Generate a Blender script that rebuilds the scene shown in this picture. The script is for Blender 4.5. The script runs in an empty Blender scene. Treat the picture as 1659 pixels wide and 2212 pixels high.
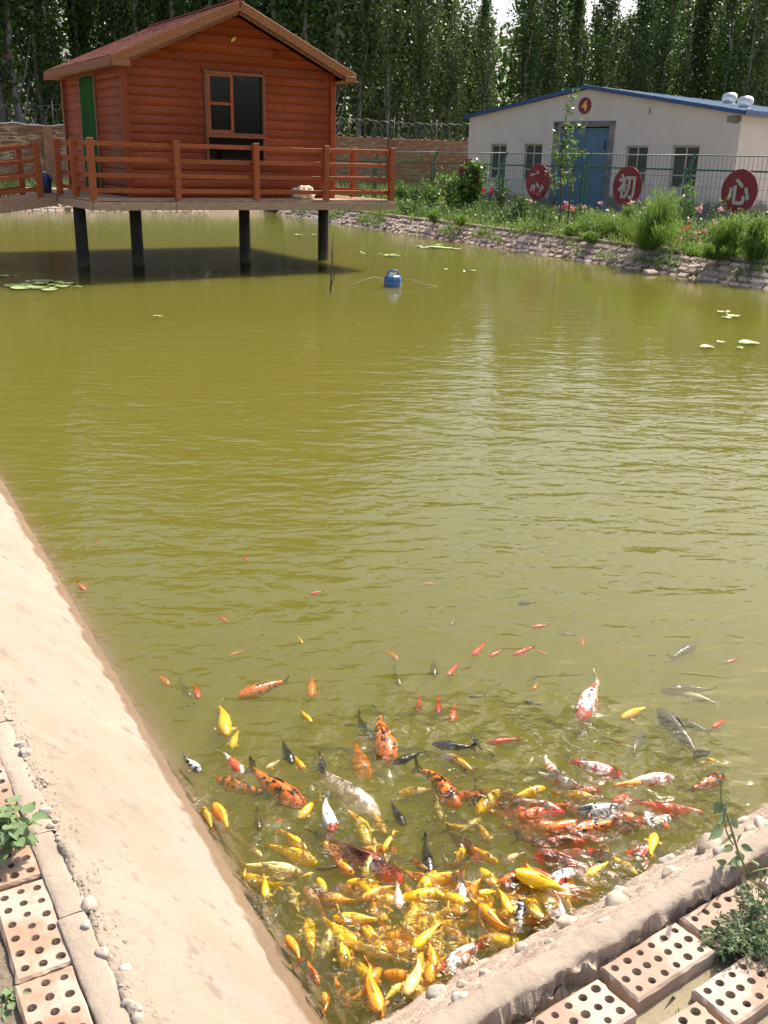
import bpy, math, random
import numpy as np
from mathutils import Vector, Matrix, noise
R = math.radians
random.seed(7); RNG = np.random.default_rng(7)
SC = bpy.context.scene
COL = SC.collection

# ------------------------------------------------------------------ camera
FX, FY, HCAM = 2080.0, 2212.0, 1.95            # focal length in units of a 1659 x 2212 frame
TH = math.atan((1106 - 350) / FX); RO = R(1.5)
cam = bpy.data.cameras.new('camera'); camo = bpy.data.objects.new('camera', cam); COL.objects.link(camo)
cam.sensor_fit = 'VERTICAL'; cam.sensor_height = 24.0; cam.lens = 24.0 * FX / 2212.0
cam.clip_start = 0.05; cam.clip_end = 2000
fw = Vector((0, math.cos(TH), -math.sin(TH))); up0 = Vector((0, math.sin(TH), math.cos(TH))); rt0 = Vector((1, 0, 0))
rt = rt0 * math.cos(RO) + up0 * math.sin(RO); up = -rt0 * math.sin(RO) + up0 * math.cos(RO)
M = Matrix((rt, up, -fw)).transposed().to_4x4(); M.translation = (0, 0, HCAM)
camo.matrix_world = M
SC.camera = camo

# ------------------------------------------------------------------ light
SUN_EL, SUN_AZ = 52.0, 38.0
w = bpy.data.worlds.new('World'); SC.world = w; w.use_nodes = True
nt = w.node_tree; nt.nodes.clear()
sky = nt.nodes.new('ShaderNodeTexSky'); sky.sky_type = 'NISHITA'; sky.sun_disc = False
sky.sun_elevation = R(SUN_EL); sky.sun_rotation = R(SUN_AZ); sky.air_density = 1.0; sky.dust_density = 5.0; sky.ozone_density = 1.0
bg = nt.nodes.new('ShaderNodeBackground'); bg.inputs[1].default_value = 0.15
wo = nt.nodes.new('ShaderNodeOutputWorld')
nt.links.new(sky.outputs[0], bg.inputs[0]); nt.links.new(bg.outputs[0], wo.inputs[0])
sl = bpy.data.lights.new('sun', 'SUN'); sl.energy = 4.6; sl.angle = R(0.53); sl.color = (1.0, 0.92, 0.80)
so = bpy.data.objects.new('sun', sl); COL.objects.link(so)
sd = Vector((math.sin(R(SUN_AZ)) * math.cos(R(SUN_EL)), math.cos(R(SUN_AZ)) * math.cos(R(SUN_EL)), math.sin(R(SUN_EL))))
so.rotation_euler = sd.to_track_quat('Z', 'Y').to_euler()
SC.view_settings.view_transform = 'Standard'; SC.view_settings.look = 'None'
SC.view_settings.exposure = 0.62; SC.view_settings.gamma = 1.0
SC.cycles.max_bounces = 10; SC.cycles.transparent_max_bounces = 24; SC.cycles.volume_bounces = 3
SC.cycles.diffuse_bounces = 4; SC.cycles.glossy_bounces = 4
SC.cycles.sample_clamp_indirect = 6.0

# ------------------------------------------------------------------ helpers
def tag(o, label=None, cat=None, group=None, kind=None):
    if label: o['label'] = label
    if cat: o['category'] = cat
    if group: o['group'] = group
    if kind: o['kind'] = kind
    return o
def empty(name, loc=(0, 0, 0), rz=0.0, parent=None):
    o = bpy.data.objects.new(name, None); COL.objects.link(o)
    o.location = loc; o.rotation_euler = (0, 0, rz); o.empty_display_size = 0.1
    if parent: o.parent = parent
    return o
class MB:
    def __init__(s): s.v = []; s.f = []; s.m = []; s.sm = []
    def face(s, idx, mi=0, sm=False): s.f.append(idx); s.m.append(mi); s.sm.append(sm)
    def add(s, vs, fs, mi=0, sm=False):
        b = len(s.v); s.v += [tuple(p) for p in vs]
        for f in fs: s.face([b + i for i in f], mi, sm)
    def box(s, c, h, ax=None, mi=0, bev=0.0):
        """box by centre and half sizes along axes ax (rows)"""
        c = Vector(c); ax = ax or (Vector((1, 0, 0)), Vector((0, 1, 0)), Vector((0, 0, 1)))
        if bev <= 0:
            vs = [c + ax[0] * (h[0] * i) + ax[1] * (h[1] * j) + ax[2] * (h[2] * k) for i in (-1, 1) for j in (-1, 1) for k in (-1, 1)]
            s.add(vs, [(0, 1, 3, 2), (4, 6, 7, 5), (0, 4, 5, 1), (2, 3, 7, 6), (0, 2, 6, 4), (1, 5, 7, 3)], mi)
        else:
            b = min(bev, min(h) * 0.9); P = {}
            vs = []
            for i in (-1, 1):
                for j in (-1, 1):
                    for k in (-1, 1):
                        for a in range(3):
                            q = [i * (h[0] - b), j * (h[1] - b), k * (h[2] - b)]
                            q[a] = (i, j, k)[a] * h[a]
                            P[i, j, k, a] = len(vs); vs.append(c + ax[0] * q[0] + ax[1] * q[1] + ax[2] * q[2])
            fs = []
            for a in range(3):
                o1, o2 = (a + 1) % 3, (a + 2) % 3
                for sg in (-1, 1):
                    lp = []
                    for (p, q) in ((-1, -1), (1, -1), (1, 1), (-1, 1)):
                        t = [0, 0, 0]; t[a] = sg; t[o1] = p; t[o2] = q; lp.append(P[t[0], t[1], t[2], a])
                    fs.append(lp if sg > 0 else lp[::-1])
                for p in (-1, 1):
                    for q in (-1, 1):
                        t0 = [0, 0, 0]; t1 = [0, 0, 0]; t0[o1] = t1[o1] = p; t0[o2] = t1[o2] = q; t0[a] = -1; t1[a] = 1
                        lp = [P[(*t0, o1)], P[(*t1, o1)], P[(*t1, o2)], P[(*t0, o2)]]
                        fs.append(lp if p * q > 0 else lp[::-1])
            for i in (-1, 1):
                for j in (-1, 1):
                    for k in (-1, 1):
                        lp = [P[i, j, k, 0], P[i, j, k, 1], P[i, j, k, 2]]
                        fs.append(lp if i * j * k > 0 else lp[::-1])
            s.add(vs, fs, mi)
        return s
    def beam(s, a, b, wd, ht, mi=0, upv=(0, 0, 1), bev=0.0):
        a = Vector(a); b = Vector(b); d = b - a; L = d.length; d.normalize()
        x = Vector(upv).cross(d)
        if x.length < 1e-5: x = Vector((1, 0, 0)).cross(d)
        x.normalize(); z = d.cross(x)
        return s.box((a + b) / 2, (L / 2, wd / 2, ht / 2), (d, x, z), mi, bev)
    def tube(s, pts, rad, n=8, mi=0, cap=True, sm=True):
        pts = [Vector(p) for p in pts]; rs = rad if isinstance(rad, (list, tuple)) else [rad] * len(pts)
        b = len(s.v); prev = None
        for i, p in enumerate(pts):
            d = (pts[min(i + 1, len(pts) - 1)] - pts[max(i - 1, 0)]).normalized()
            if prev is None:
                x = d.orthogonal().normalized()
            else:
                x = (prev - d * prev.dot(d)); x = x.normalized() if x.length > 1e-6 else d.orthogonal().normalized()
            prev = x; y = d.cross(x)
            for k in range(n):
                a = 2 * math.pi * k / n; s.v.append(tuple(p + (x * math.cos(a) + y * math.sin(a)) * rs[i]))
        for i in range(len(pts) - 1):
            for k in range(n):
                k2 = (k + 1) % n
                s.face([b + i * n + k, b + i * n + k2, b + (i + 1) * n + k2, b + (i + 1) * n + k], mi, sm)
        if cap:
            s.face([b + k for k in range(n)][::-1], mi); e = b + (len(pts) - 1) * n
            s.face([e + k for k in range(n)], mi)
        return s
    def lathe(s, c, prof, n=16, mi=0, axis=(0, 0, 1), sm=True, sx=1.0, sy=1.0):
        c = Vector(c); z = Vector(axis).normalized(); x = z.orthogonal().normalized(); y = z.cross(x); b = len(s.v)
        if abs(z.z) > 0.99: x = Vector((1, 0, 0)); y = Vector((0, 1, 0))
        for r, h in prof:
            for k in range(n):
                a = 2 * math.pi * k / n; s.v.append(tuple(c + x * (r * sx * math.cos(a)) + y * (r * sy * math.sin(a)) + z * h))
        for i in range(len(prof) - 1):
            for k in range(n):
                k2 = (k + 1) % n
                s.face([b + i * n + k, b + i * n + k2, b + (i + 1) * n + k2, b + (i + 1) * n + k], mi, sm)
        s.face([b + k for k in range(n)][::-1], mi); e = b + (len(prof) - 1) * n
        s.face([e + k for k in range(n)], mi)
        return s
    def mesh(s, name, mats):
        me = bpy.data.meshes.new(name); me.from_pydata(s.v, [], s.f)
        for m in (mats if isinstance(mats, (list, tuple)) else [mats]): me.materials.append(m)
        me.polygons.foreach_set('material_index', s.m); me.polygons.foreach_set('use_smooth', s.sm); me.update()
        return me
    def build(s, name, mats, parent=None):
        return link(name, s.mesh(name, mats), parent)
def link(name, me, parent=None, loc=None):
    o = bpy.data.objects.new(name, me); COL.objects.link(o)
    if parent: o.parent = parent
    if loc is not None: o.location = loc
    return o
def np_mesh(name, V, F, mats, smooth=False, mi=None):
    """V (n,3), F (m,k) all faces with k corners"""
    V = np.asarray(V, np.float32); F = np.asarray(F, np.int32); k = F.shape[1]
    me = bpy.data.meshes.new(name)
    me.vertices.add(len(V)); me.vertices.foreach_set('co', V.ravel())
    me.loops.add(F.size); me.loops.foreach_set('vertex_index', F.ravel())
    me.polygons.add(len(F)); me.polygons.foreach_set('loop_start', np.arange(0, F.size, k, dtype=np.int32))
    me.polygons.foreach_set('loop_total', np.full(len(F), k, np.int32))
    for m in (mats if isinstance(mats, (list, tuple)) else [mats]): me.materials.append(m)
    if mi is not None: me.polygons.foreach_set('material_index', np.asarray(mi, np.int32))
    if smooth: me.polygons.foreach_set('use_smooth', np.ones(len(F), bool))
    me.update(calc_edges=True); me.validate()
    return me
def quads_mesh(name, Q, mats, mi=None, smooth=False):
    Q = np.asarray(Q, np.float32); n = len(Q)
    return np_mesh(name, Q.reshape(-1, 3), np.arange(n * 4).reshape(n, 4), mats, smooth, mi)
def copy_tree(o, parent=None, loc=None, rot=None, scale=None):
    c = o.copy(); COL.objects.link(c); c.parent = parent
    for ch in o.children: copy_tree(ch, c)
    if loc is not None: c.location = loc
    if rot is not None: c.rotation_euler = rot
    if scale is not None: c.scale = scale
    return c
def ray(x, y):                       # direction through a point of the 1659 x 2212 frame
    a = (x - 829.5) / FX; b = (y - 1106.0) / FX
    c, s = math.cos(RO), math.sin(RO); a, b = c * a + s * b, -s * a + c * b
    return Vector((a, math.cos(TH) - b * math.sin(TH), -math.sin(TH) - b * math.cos(TH)))
def at(x, y, z=0.0):
    r = ray(x, y); return Vector((0, 0, HCAM)) + r * ((z - HCAM) / r.z)
def atY(x, y, Y):
    r = ray(x, y); return Vector((0, 0, HCAM)) + r * (Y / r.y)

# ------------------------------------------------------------------ materials
def newmat(name):
    m = bpy.data.materials.new(name); m.use_nodes = True; t = m.node_tree
    b = t.nodes['Principled BSDF']; return m, t, b
def N(t, kind, **kw):
    n = t.nodes.new(kind)
    for k, v in kw.items():
        if k.startswith('i_'):
            n.inputs[k[2:].replace('_', ' ')].default_value = v
        else: setattr(n, k, v)
    return n
def ramp(t, stops):
    r = t.nodes.new('ShaderNodeValToRGB'); e = r.color_ramp.elements
    while len(e) < len(stops): e.new(0.5)
    for q, (p, c) in zip(e, stops): q.position = p; q.color = (*c, 1)
    return r
def rnd_vec(t, coord='Object', scale=1.0):
    """object coordinates shifted by a random amount for each object"""
    tc = N(t, 'ShaderNodeTexCoord'); oi = N(t, 'ShaderNodeObjectInfo')
    ad = N(t, 'ShaderNodeVectorMath', operation='ADD'); ml = N(t, 'ShaderNodeVectorMath', operation='SCALE')
    cm = N(t, 'ShaderNodeCombineXYZ')
    for k in range(3): t.links.new(oi.outputs['Random'], cm.inputs[k])
    t.links.new(cm.outputs[0], ml.inputs[0]); ml.inputs['Scale'].default_value = 37.0
    t.links.new(tc.outputs[coord], ad.inputs[0]); t.links.new(ml.outputs[0], ad.inputs[1])
    return ad.outputs[0]
def pmat(name, stops, scale=4.0, rough=0.8, bump=0.3, bscale=None, detail=6.0, stretch=None, tint=0.0, spec=0.4, metal=0.0, dist=0.02, coord='Object', patches=None):
    """noise-ramped colour, noise bump, a little random value for each object"""
    m, t, b = newmat(name); L = t.links
    vec = rnd_vec(t, coord)
    if stretch:
        mp = N(t, 'ShaderNodeMapping'); mp.inputs['Scale'].default_value = stretch; L.new(vec, mp.inputs[0]); vec = mp.outputs[0]
    n1 = N(t, 'ShaderNodeTexNoise', i_Scale=scale, i_Detail=detail, i_Roughness=0.62); L.new(vec, n1.inputs['Vector'])
    cr = ramp(t, stops); L.new(n1.outputs['Fac'], cr.inputs[0]); col = cr.outputs[0]
    if patches:
        pc, ps, lo, hi = patches
        n3 = N(t, 'ShaderNodeTexNoise', i_Scale=ps, i_Detail=4.0, i_Roughness=0.6); L.new(vec, n3.inputs['Vector'])
        mr = N(t, 'ShaderNodeMapRange'); mr.inputs[1].default_value = lo; mr.inputs[2].default_value = hi; L.new(n3.outputs['Fac'], mr.inputs[0])
        mx = N(t, 'ShaderNodeMix', data_type='RGBA'); L.new(mr.outputs[0], mx.inputs[0]); L.new(col, mx.inputs[6]); mx.inputs[7].default_value = (*pc, 1); col = mx.outputs[2]
    if tint:
        oi = N(t, 'ShaderNodeObjectInfo'); hs = N(t, 'ShaderNodeHueSaturation')
        mr = N(t, 'ShaderNodeMapRange'); mr.inputs[3].default_value = 1 - tint; mr.inputs[4].default_value = 1 + tint
        L.new(oi.outputs['Random'], mr.inputs[0]); L.new(mr.outputs[0], hs.inputs['Value']); L.new(col, hs.inputs['Color']); col = hs.outputs[0]
    L.new(col, b.inputs['Base Color'])
    b.inputs['Roughness'].default_value = rough; b.inputs['Metallic'].default_value = metal
    b.inputs['Specular IOR Level'].default_value = spec
    if bump:
        n2 = N(t, 'ShaderNodeTexNoise', i_Scale=bscale or scale * 4, i_Detail=8.0, i_Roughness=0.65); L.new(vec, n2.inputs['Vector'])
        bp = N(t, 'ShaderNodeBump', i_Strength=bump, i_Distance=dist); L.new(n2.outputs['Fac'], bp.inputs['Height']); L.new(bp.outputs[0], b.inputs['Normal'])
    return m
def leafmat(name, c1, c2, rough=0.42, trans=0.35, spec=0.5, tcol=None):
    m, t, b = newmat(name); L = t.links
    g = N(t, 'ShaderNodeNewGeometry'); cr = ramp(t, [(0.0, c1), (1.0, c2)]); L.new(g.outputs['Random Per Island'], cr.inputs[0])
    L.new(cr.outputs[0], b.inputs['Base Color']); b.inputs['Roughness'].default_value = rough; b.inputs['Specular IOR Level'].default_value = spec
    tr = N(t, 'ShaderNodeBsdfTranslucent'); hs = N(t, 'ShaderNodeHueSaturation'); hs.inputs['Value'].default_value = 1.5; hs.inputs['Hue'].default_value = 0.485
    L.new(cr.outputs[0], hs.inputs['Color']); L.new(hs.outputs[0], tr.inputs[0])
    mx = N(t, 'ShaderNodeMixShader'); mx.inputs[0].default_value = trans
    out = t.nodes['Material Output']; L.new(b.outputs[0], mx.inputs[1]); L.new(tr.outputs[0], mx.inputs[2]); L.new(mx.outputs[0], out.inputs[0])
    return m
def flat(name, c, rough=0.6, metal=0.0, spec=0.5, var=0.12, scale=8):
    lo = tuple(x * (1 - var) for x in c); hi = tuple(min(1, x * (1 + var)) for x in c)
    return pmat(name, [(0.3, lo), (0.7, hi)], scale=scale, rough=rough, bump=0.08, metal=metal, spec=spec, tint=0.05)

m_conc = pmat('concrete_sandy', [(0.30, (0.295, 0.238, 0.184)), (0.5, (0.33, 0.272, 0.213)), (0.70, (0.36, 0.302, 0.242))], scale=2.8, rough=0.92, bump=0.9, bscale=60, detail=9, spec=0.2, dist=0.012, patches=((0.31, 0.275, 0.235), 4.5, 0.52, 0.72))
m_kerb = pmat('kerb_mortar', [(0.3, (0.31, 0.25, 0.195)), (0.7, (0.39, 0.32, 0.255))], scale=5, rough=0.9, bump=0.35, bscale=40, spec=0.2, tint=0.05)
m_rubble = pmat('rough_concrete', [(0.3, (0.34, 0.265, 0.205)), (0.55, (0.45, 0.355, 0.28)), (0.75, (0.54, 0.445, 0.36))], scale=9, rough=0.95, bump=0.8, bscale=42, spec=0.15, dist=0.02)
m_soil = pmat('dry_soil', [(0.3, (0.20, 0.155, 0.11)), (0.6, (0.31, 0.25, 0.18)), (0.8, (0.40, 0.33, 0.25))], scale=7, rough=1.0, bump=0.9, bscale=60, spec=0.1, dist=0.02)
m_core = pmat('shade_dark_hole_clay', [(0.3, (0.13, 0.095, 0.07)), (0.7, (0.22, 0.165, 0.125))], scale=30, rough=1.0, bump=0.3, bscale=90, spec=0.1)  # hole clay coloured darker to stand for the deep shadow inside
m_ground = pmat('pale_earth', [(0.3, (0.20, 0.17, 0.11)), (0.7, (0.33, 0.28, 0.19))], scale=0.6, rough=1.0, bump=0.6, bscale=8, spec=0.1)
m_bed = pmat('pond_mud', [(0.3, (0.22, 0.18, 0.08)), (0.7, (0.32, 0.26, 0.13))], scale=2, rough=0.9, bump=0.2, spec=0.1)
m_pbrick = pmat('pale_fired_clay', [(0.3, (0.33, 0.232, 0.172)), (0.6, (0.40, 0.295, 0.225)), (0.8, (0.46, 0.36, 0.29))], scale=9, rough=0.9, bump=0.25, bscale=90, spec=0.2, tint=0.08, dist=0.006, patches=((0.50, 0.40, 0.33), 6, 0.52, 0.62))
m_pbrick2 = pmat('orange_fired_clay', [(0.3, (0.31, 0.195, 0.13)), (0.6, (0.38, 0.26, 0.185)), (0.8, (0.42, 0.31, 0.235))], scale=9, rough=0.9, bump=0.25, bscale=90, spec=0.2, tint=0.10, dist=0.006, patches=((0.45, 0.35, 0.28), 7, 0.50, 0.62))
m_stone = pmat('river_stone', [(0.3, (0.36, 0.295, 0.23)), (0.6, (0.44, 0.37, 0.30)), (0.8, (0.50, 0.43, 0.36))], scale=12, rough=0.8, bump=0.12, bscale=70, spec=0.3, tint=0.18)
m_stone2 = pmat('grey_river_stone', [(0.3, (0.34, 0.31, 0.27)), (0.6, (0.40, 0.37, 0.325)), (0.8, (0.46, 0.43, 0.38))], scale=12, rough=0.8, bump=0.12, bscale=70, spec=0.3, tint=0.18)
m_bankbrick = pmat('bank_block_clay', [(0.3, (0.36, 0.285, 0.225)), (0.6, (0.50, 0.41, 0.335)), (0.8, (0.60, 0.51, 0.43))], scale=8, rough=0.95, bump=0.4, bscale=40, spec=0.15, tint=0.2)
m_wallbrick = pmat('garden_wall_brick', [(0.3, (0.24, 0.11, 0.065)), (0.6, (0.34, 0.17, 0.10)), (0.8, (0.44, 0.26, 0.16))], scale=6, rough=0.95, bump=0.3, bscale=30, spec=0.15, tint=0.3)
m_wallbrick2 = pmat('garden_wall_yellow_brick', [(0.3, (0.42, 0.30, 0.17)), (0.7, (0.55, 0.42, 0.26))], scale=6, rough=0.95, bump=0.3, bscale=30, spec=0.15, tint=0.25)
m_mortar = pmat('wall_mortar', [(0.3, (0.20, 0.16, 0.12)), (0.7, (0.30, 0.25, 0.19))], scale=4, rough=1, bump=0.5, spec=0.1)
def woodmat(name, lo, mid, hi, rough=0.55, tint=0.12, str_=(1.2, 14, 14)):
    return pmat(name, [(0.28, lo), (0.5, mid), (0.75, hi)], scale=2.2, rough=rough, bump=0.25, bscale=7, stretch=str_, tint=tint, spec=0.35, dist=0.01, patches=(tuple(x * 0.35 for x in lo), 9.0, 0.70, 0.78))
m_log = woodmat('stained_log', (0.19, 0.028, 0.004), (0.29, 0.050, 0.007), (0.37, 0.078, 0.012))
m_rail = woodmat('stained_rail', (0.24, 0.050, 0.013), (0.34, 0.082, 0.021), (0.42, 0.12, 0.034))
m_tan = woodmat('tan_board', (0.23, 0.075, 0.024), (0.32, 0.118, 0.038), (0.41, 0.175, 0.062))
m_brownb = woodmat('brown_board', (0.16, 0.055, 0.022), (0.23, 0.085, 0.035), (0.30, 0.12, 0.055))
m_deck = woodmat('bare_deck_board', (0.30, 0.19, 0.115), (0.40, 0.265, 0.17), (0.50, 0.35, 0.24), rough=0.8)
m_pile = pmat('near_black_pile', [(0.3, (0.012, 0.011, 0.01)), (0.7, (0.035, 0.032, 0.028))], scale=5, rough=0.6, bump=0.3, stretch=(1, 1, 0.3), spec=0.4)  # near-black pile colour with slight noise variation
m_shingle = pmat('red_asphalt_shingle', [(0.3, (0.20, 0.075, 0.055)), (0.7, (0.31, 0.13, 0.10))], scale=14, rough=0.95, bump=0.5, bscale=120, spec=0.15, tint=0.16)
m_dark = flat('unlit_room_dark', (0.03, 0.022, 0.018), rough=0.9)  # near-black inner walls: the dimness of the rooms is in the colour
m_curtain = pmat('green_cloth', [(0.3, (0.005, 0.062, 0.008)), (0.7, (0.008, 0.095, 0.012))], scale=5, rough=0.7, bump=0.2, spec=0.2)
m_plaster = pmat('white_plaster', [(0.25, (0.56, 0.495, 0.445)), (0.5, (0.62, 0.555, 0.50)), (0.75, (0.66, 0.60, 0.545))], scale=0.9, rough=0.9, bump=0.25, bscale=12, detail=8, spec=0.2, coord='Object', patches=((0.55, 0.50, 0.47), 0.8, 0.62, 0.78))
m_plinth = pmat('stained_plinth', [(0.3, (0.22, 0.20, 0.18)), (0.7, (0.42, 0.38, 0.34))], scale=2.5, rough=0.95, bump=0.4, spec=0.15)
m_blue = pmat('blue_roof_steel', [(0.3, (0.025, 0.06, 0.17)), (0.7, (0.035, 0.08, 0.23))], scale=2, rough=0.35, bump=0.03, spec=0.5)
m_roof = pmat('pale_roof_sheet', [(0.3, (0.30, 0.38, 0.47)), (0.7, (0.42, 0.50, 0.58))], scale=1.5, rough=0.35, bump=0.05, spec=0.5)
m_door = pmat('blue_door_paint', [(0.3, (0.075, 0.145, 0.225)), (0.7, (0.105, 0.185, 0.27))], scale=1.2, rough=0.55, bump=0.08, spec=0.4, stretch=(1, 1, 0.4))
m_soot = pmat('dark_door_surround', [(0.3, (0.10, 0.10, 0.12)), (0.7, (0.30, 0.28, 0.28))], scale=3, rough=0.9, bump=0.2, spec=0.2)
m_patch = pmat('bare_mortar_patch', [(0.3, (0.16, 0.15, 0.14)), (0.7, (0.30, 0.28, 0.26))], scale=8, rough=0.95, bump=0.4)
m_wframe = flat('white_window_frame', (0.42, 0.41, 0.39), rough=0.45)
m_zinc = pmat('spun_aluminium', [(0.3, (0.55, 0.56, 0.58)), (0.7, (0.72, 0.73, 0.75))], scale=6, rough=0.35, bump=0.05, metal=0.85)
m_green = flat('green_fence_paint', (0.012, 0.11, 0.055), rough=0.45)
m_wire = flat('grey_wire', (0.20, 0.22, 0.21), rough=0.5, metal=0.3)
m_razor = flat('galvanised_wire', (0.34, 0.34, 0.33), rough=0.5, metal=0.5)
m_red = pmat('red_sign_paint', [(0.3, (0.20, 0.022, 0.032)), (0.7, (0.26, 0.035, 0.045))], scale=3, rough=0.6, bump=0.04)
m_sign_white = flat('sign_lettering_white', (0.46, 0.44, 0.38), rough=0.7)
m_sign_yellow = flat('sign_lettering_yellow', (0.75, 0.52, 0.10), rough=0.7)
m_pumpblue = flat('blue_plastic', (0.045, 0.13, 0.30), rough=0.4)
m_jug = flat('dark_blue_plastic', (0.015, 0.045, 0.14), rough=0.3)
m_white = flat('white_plastic', (0.72, 0.72, 0.70), rough=0.45)
m_blackp = flat('black_plastic', (0.015, 0.015, 0.017), rough=0.45)
m_sack = pmat('printed_sack', [(0.42, (0.80, 0.76, 0.66)), (0.50, (0.78, 0.66, 0.25)), (0.56, (0.70, 0.66, 0.58)), (0.66, (0.55, 0.08, 0.05))], scale=5, rough=0.6, bump=0.4, bscale=14, detail=2)
m_foam = flat('yellow_foam', (0.75, 0.55, 0.12), rough=0.8)
m_rope = flat('pale_rope', (0.55, 0.50, 0.38), rough=0.9)
m_twig = pmat('bare_twig_bark', [(0.3, (0.06, 0.042, 0.028)), (0.7, (0.13, 0.095, 0.06))], scale=14, rough=0.9, bump=0.4)
m_bark = pmat('poplar_bark', [(0.3, (0.17, 0.155, 0.125)), (0.6, (0.32, 0.295, 0.245)), (0.8, (0.45, 0.42, 0.36))], scale=3, rough=0.95, bump=0.5, stretch=(1, 1, 0.25), tint=0.2)
m_poplar = leafmat('poplar_leaf', (0.018, 0.046, 0.006), (0.068, 0.135, 0.018), rough=0.45, trans=0.25)
m_poplar2 = leafmat('silver_poplar_leaf', (0.045, 0.085, 0.020), (0.12, 0.185, 0.05), rough=0.42, trans=0.25)
m_shrub = leafmat('shrub_leaf', (0.05, 0.115, 0.02), (0.12, 0.23, 0.045))
m_shrubd = leafmat('dark_shrub_leaf', (0.03, 0.075, 0.018), (0.08, 0.15, 0.035))
m_feather = leafmat('feathery_leaf', (0.08, 0.165, 0.02), (0.16, 0.28, 0.045), rough=0.6, trans=0.4)
m_grass = leafmat('grass_blade', (0.07, 0.14, 0.025), (0.20, 0.27, 0.07), rough=0.55, trans=0.4)
m_weed = leafmat('grey_green_weed_leaf', (0.13, 0.19, 0.10), (0.22, 0.28, 0.15), rough=0.6, trans=0.2, spec=0.3)
m_weed2 = leafmat('broad_weed_leaf', (0.13, 0.21, 0.095), (0.21, 0.29, 0.135), rough=0.7, trans=0.25, spec=0.35)
m_stem = flat('green_stem', (0.20, 0.24, 0.10), rough=0.6)
m_pink = leafmat('pink_petal', (0.50, 0.24, 0.25), (0.62, 0.42, 0.38), rough=0.6)
m_crim = leafmat('crimson_petal', (0.45, 0.01, 0.02), (0.62, 0.03, 0.05), rough=0.6)
m_pad = pmat('lily_pad_green', [(0.3, (0.26, 0.36, 0.12)), (0.6, (0.36, 0.46, 0.18)), (0.8, (0.48, 0.50, 0.18))], scale=4, rough=0.35, bump=0.1, tint=0.22, spec=0.5)
m_pane = None
def glass(name, tint_=(0.008, 0.008, 0.009), alpha=0.6):
    m, t, b = newmat(name); L = t.links
    tr = N(t, 'ShaderNodeBsdfTransparent'); gl = N(t, 'ShaderNodeBsdfGlossy'); gl.inputs['Roughness'].default_value = 0.03
    df = N(t, 'ShaderNodeBsdfDiffuse'); df.inputs[0].default_value = (*tint_, 1)
    m1 = N(t, 'ShaderNodeMixShader'); m1.inputs[0].default_value = alpha; m2 = N(t, 'ShaderNodeMixShader')
    fr = N(t, 'ShaderNodeFresnel', i_IOR=1.5)
    L.new(tr.outputs[0], m1.inputs[1]); L.new(df.outputs[0], m1.inputs[2]); L.new(fr.outputs[0], m2.inputs[0]); L.new(m1.outputs[0], m2.inputs[1]); L.new(gl.outputs[0], m2.inputs[2])
    L.new(m2.outputs[0], t.nodes['Material Output'].inputs[0]); return m
m_pane = glass('window_glass')
m_dusty = glass('dusty_window_glass', (0.10, 0.10, 0.09), 0.75)

def specks(m, col, s, lo, hi):
    t = m.node_tree; L = t.links; b = t.nodes['Principled BSDF']; src = b.inputs['Base Color'].links[0].from_socket; g = N(t, 'ShaderNodeNewGeometry')
    nz = N(t, 'ShaderNodeTexNoise', i_Scale=s, i_Detail=3.0, i_Roughness=0.7); L.new(g.outputs['Position'], nz.inputs['Vector'])
    mr = N(t, 'ShaderNodeMapRange'); mr.inputs[1].default_value = lo; mr.inputs[2].default_value = hi; L.new(nz.outputs['Fac'], mr.inputs[0])
    mx = N(t, 'ShaderNodeMix', data_type='RGBA'); L.new(mr.outputs[0], mx.inputs[0]); L.new(src, mx.inputs[6]); mx.inputs[7].default_value = (*col, 1); L.new(mx.outputs[2], b.inputs['Base Color'])
specks(m_conc, (0.22, 0.18, 0.15), 55.0, 0.66, 0.72); specks(m_conc, (0.25, 0.205, 0.165), 11.0, 0.58, 0.68)
specks(m_kerb, (0.27, 0.22, 0.18), 60.0, 0.66, 0.72)
# wet sloping concrete: darker where the water keeps it wet, just above the water line
def wet_mat(base, name, zwet):
    m = base.copy(); m.name = name; t = m.node_tree; L = t.links; b = t.nodes['Principled BSDF']
    src = b.inputs['Base Color'].links[0].from_socket
    g = N(t, 'ShaderNodeNewGeometry'); sp = N(t, 'ShaderNodeSeparateXYZ'); L.new(g.outputs['Position'], sp.inputs[0])
    nz = N(t, 'ShaderNodeTexNoise', i_Scale=9.0, i_Detail=5.0); L.new(g.outputs['Position'], nz.inputs['Vector'])
    ml = N(t, 'ShaderNodeMath', operation='MULTIPLY_ADD'); ml.inputs[1].default_value = -0.09; ml.inputs[2].default_value = 0.045 - zwet; L.new(nz.outputs['Fac'], ml.inputs[0])
    ad = N(t, 'ShaderNodeMath', operation='ADD'); L.new(sp.outputs[2], ad.inputs[0]); L.new(ml.outputs[0], ad.inputs[1])
    mr = N(t, 'ShaderNodeMapRange'); mr.inputs[1].default_value = 0.008; mr.inputs[2].default_value = -0.008; L.new(ad.outputs[0], mr.inputs[0])
    mx = N(t, 'ShaderNodeMix', data_type='RGBA', blend_type='MULTIPLY'); L.new(mr.outputs[0], mx.inputs[0]); L.new(src, mx.inputs[6]); mx.inputs[7].default_value = (0.60, 0.50, 0.38, 1)
    L.new(mx.outputs[2], b.inputs['Base Color'])
    r2 = N(t, 'ShaderNodeMapRange'); r2.inputs[3].default_value = 0.92; r2.inputs[4].default_value = 0.4; L.new(mr.outputs[0], r2.inputs[0]); L.new(r2.outputs[0], b.inputs['Roughness'])
    return m
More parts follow.
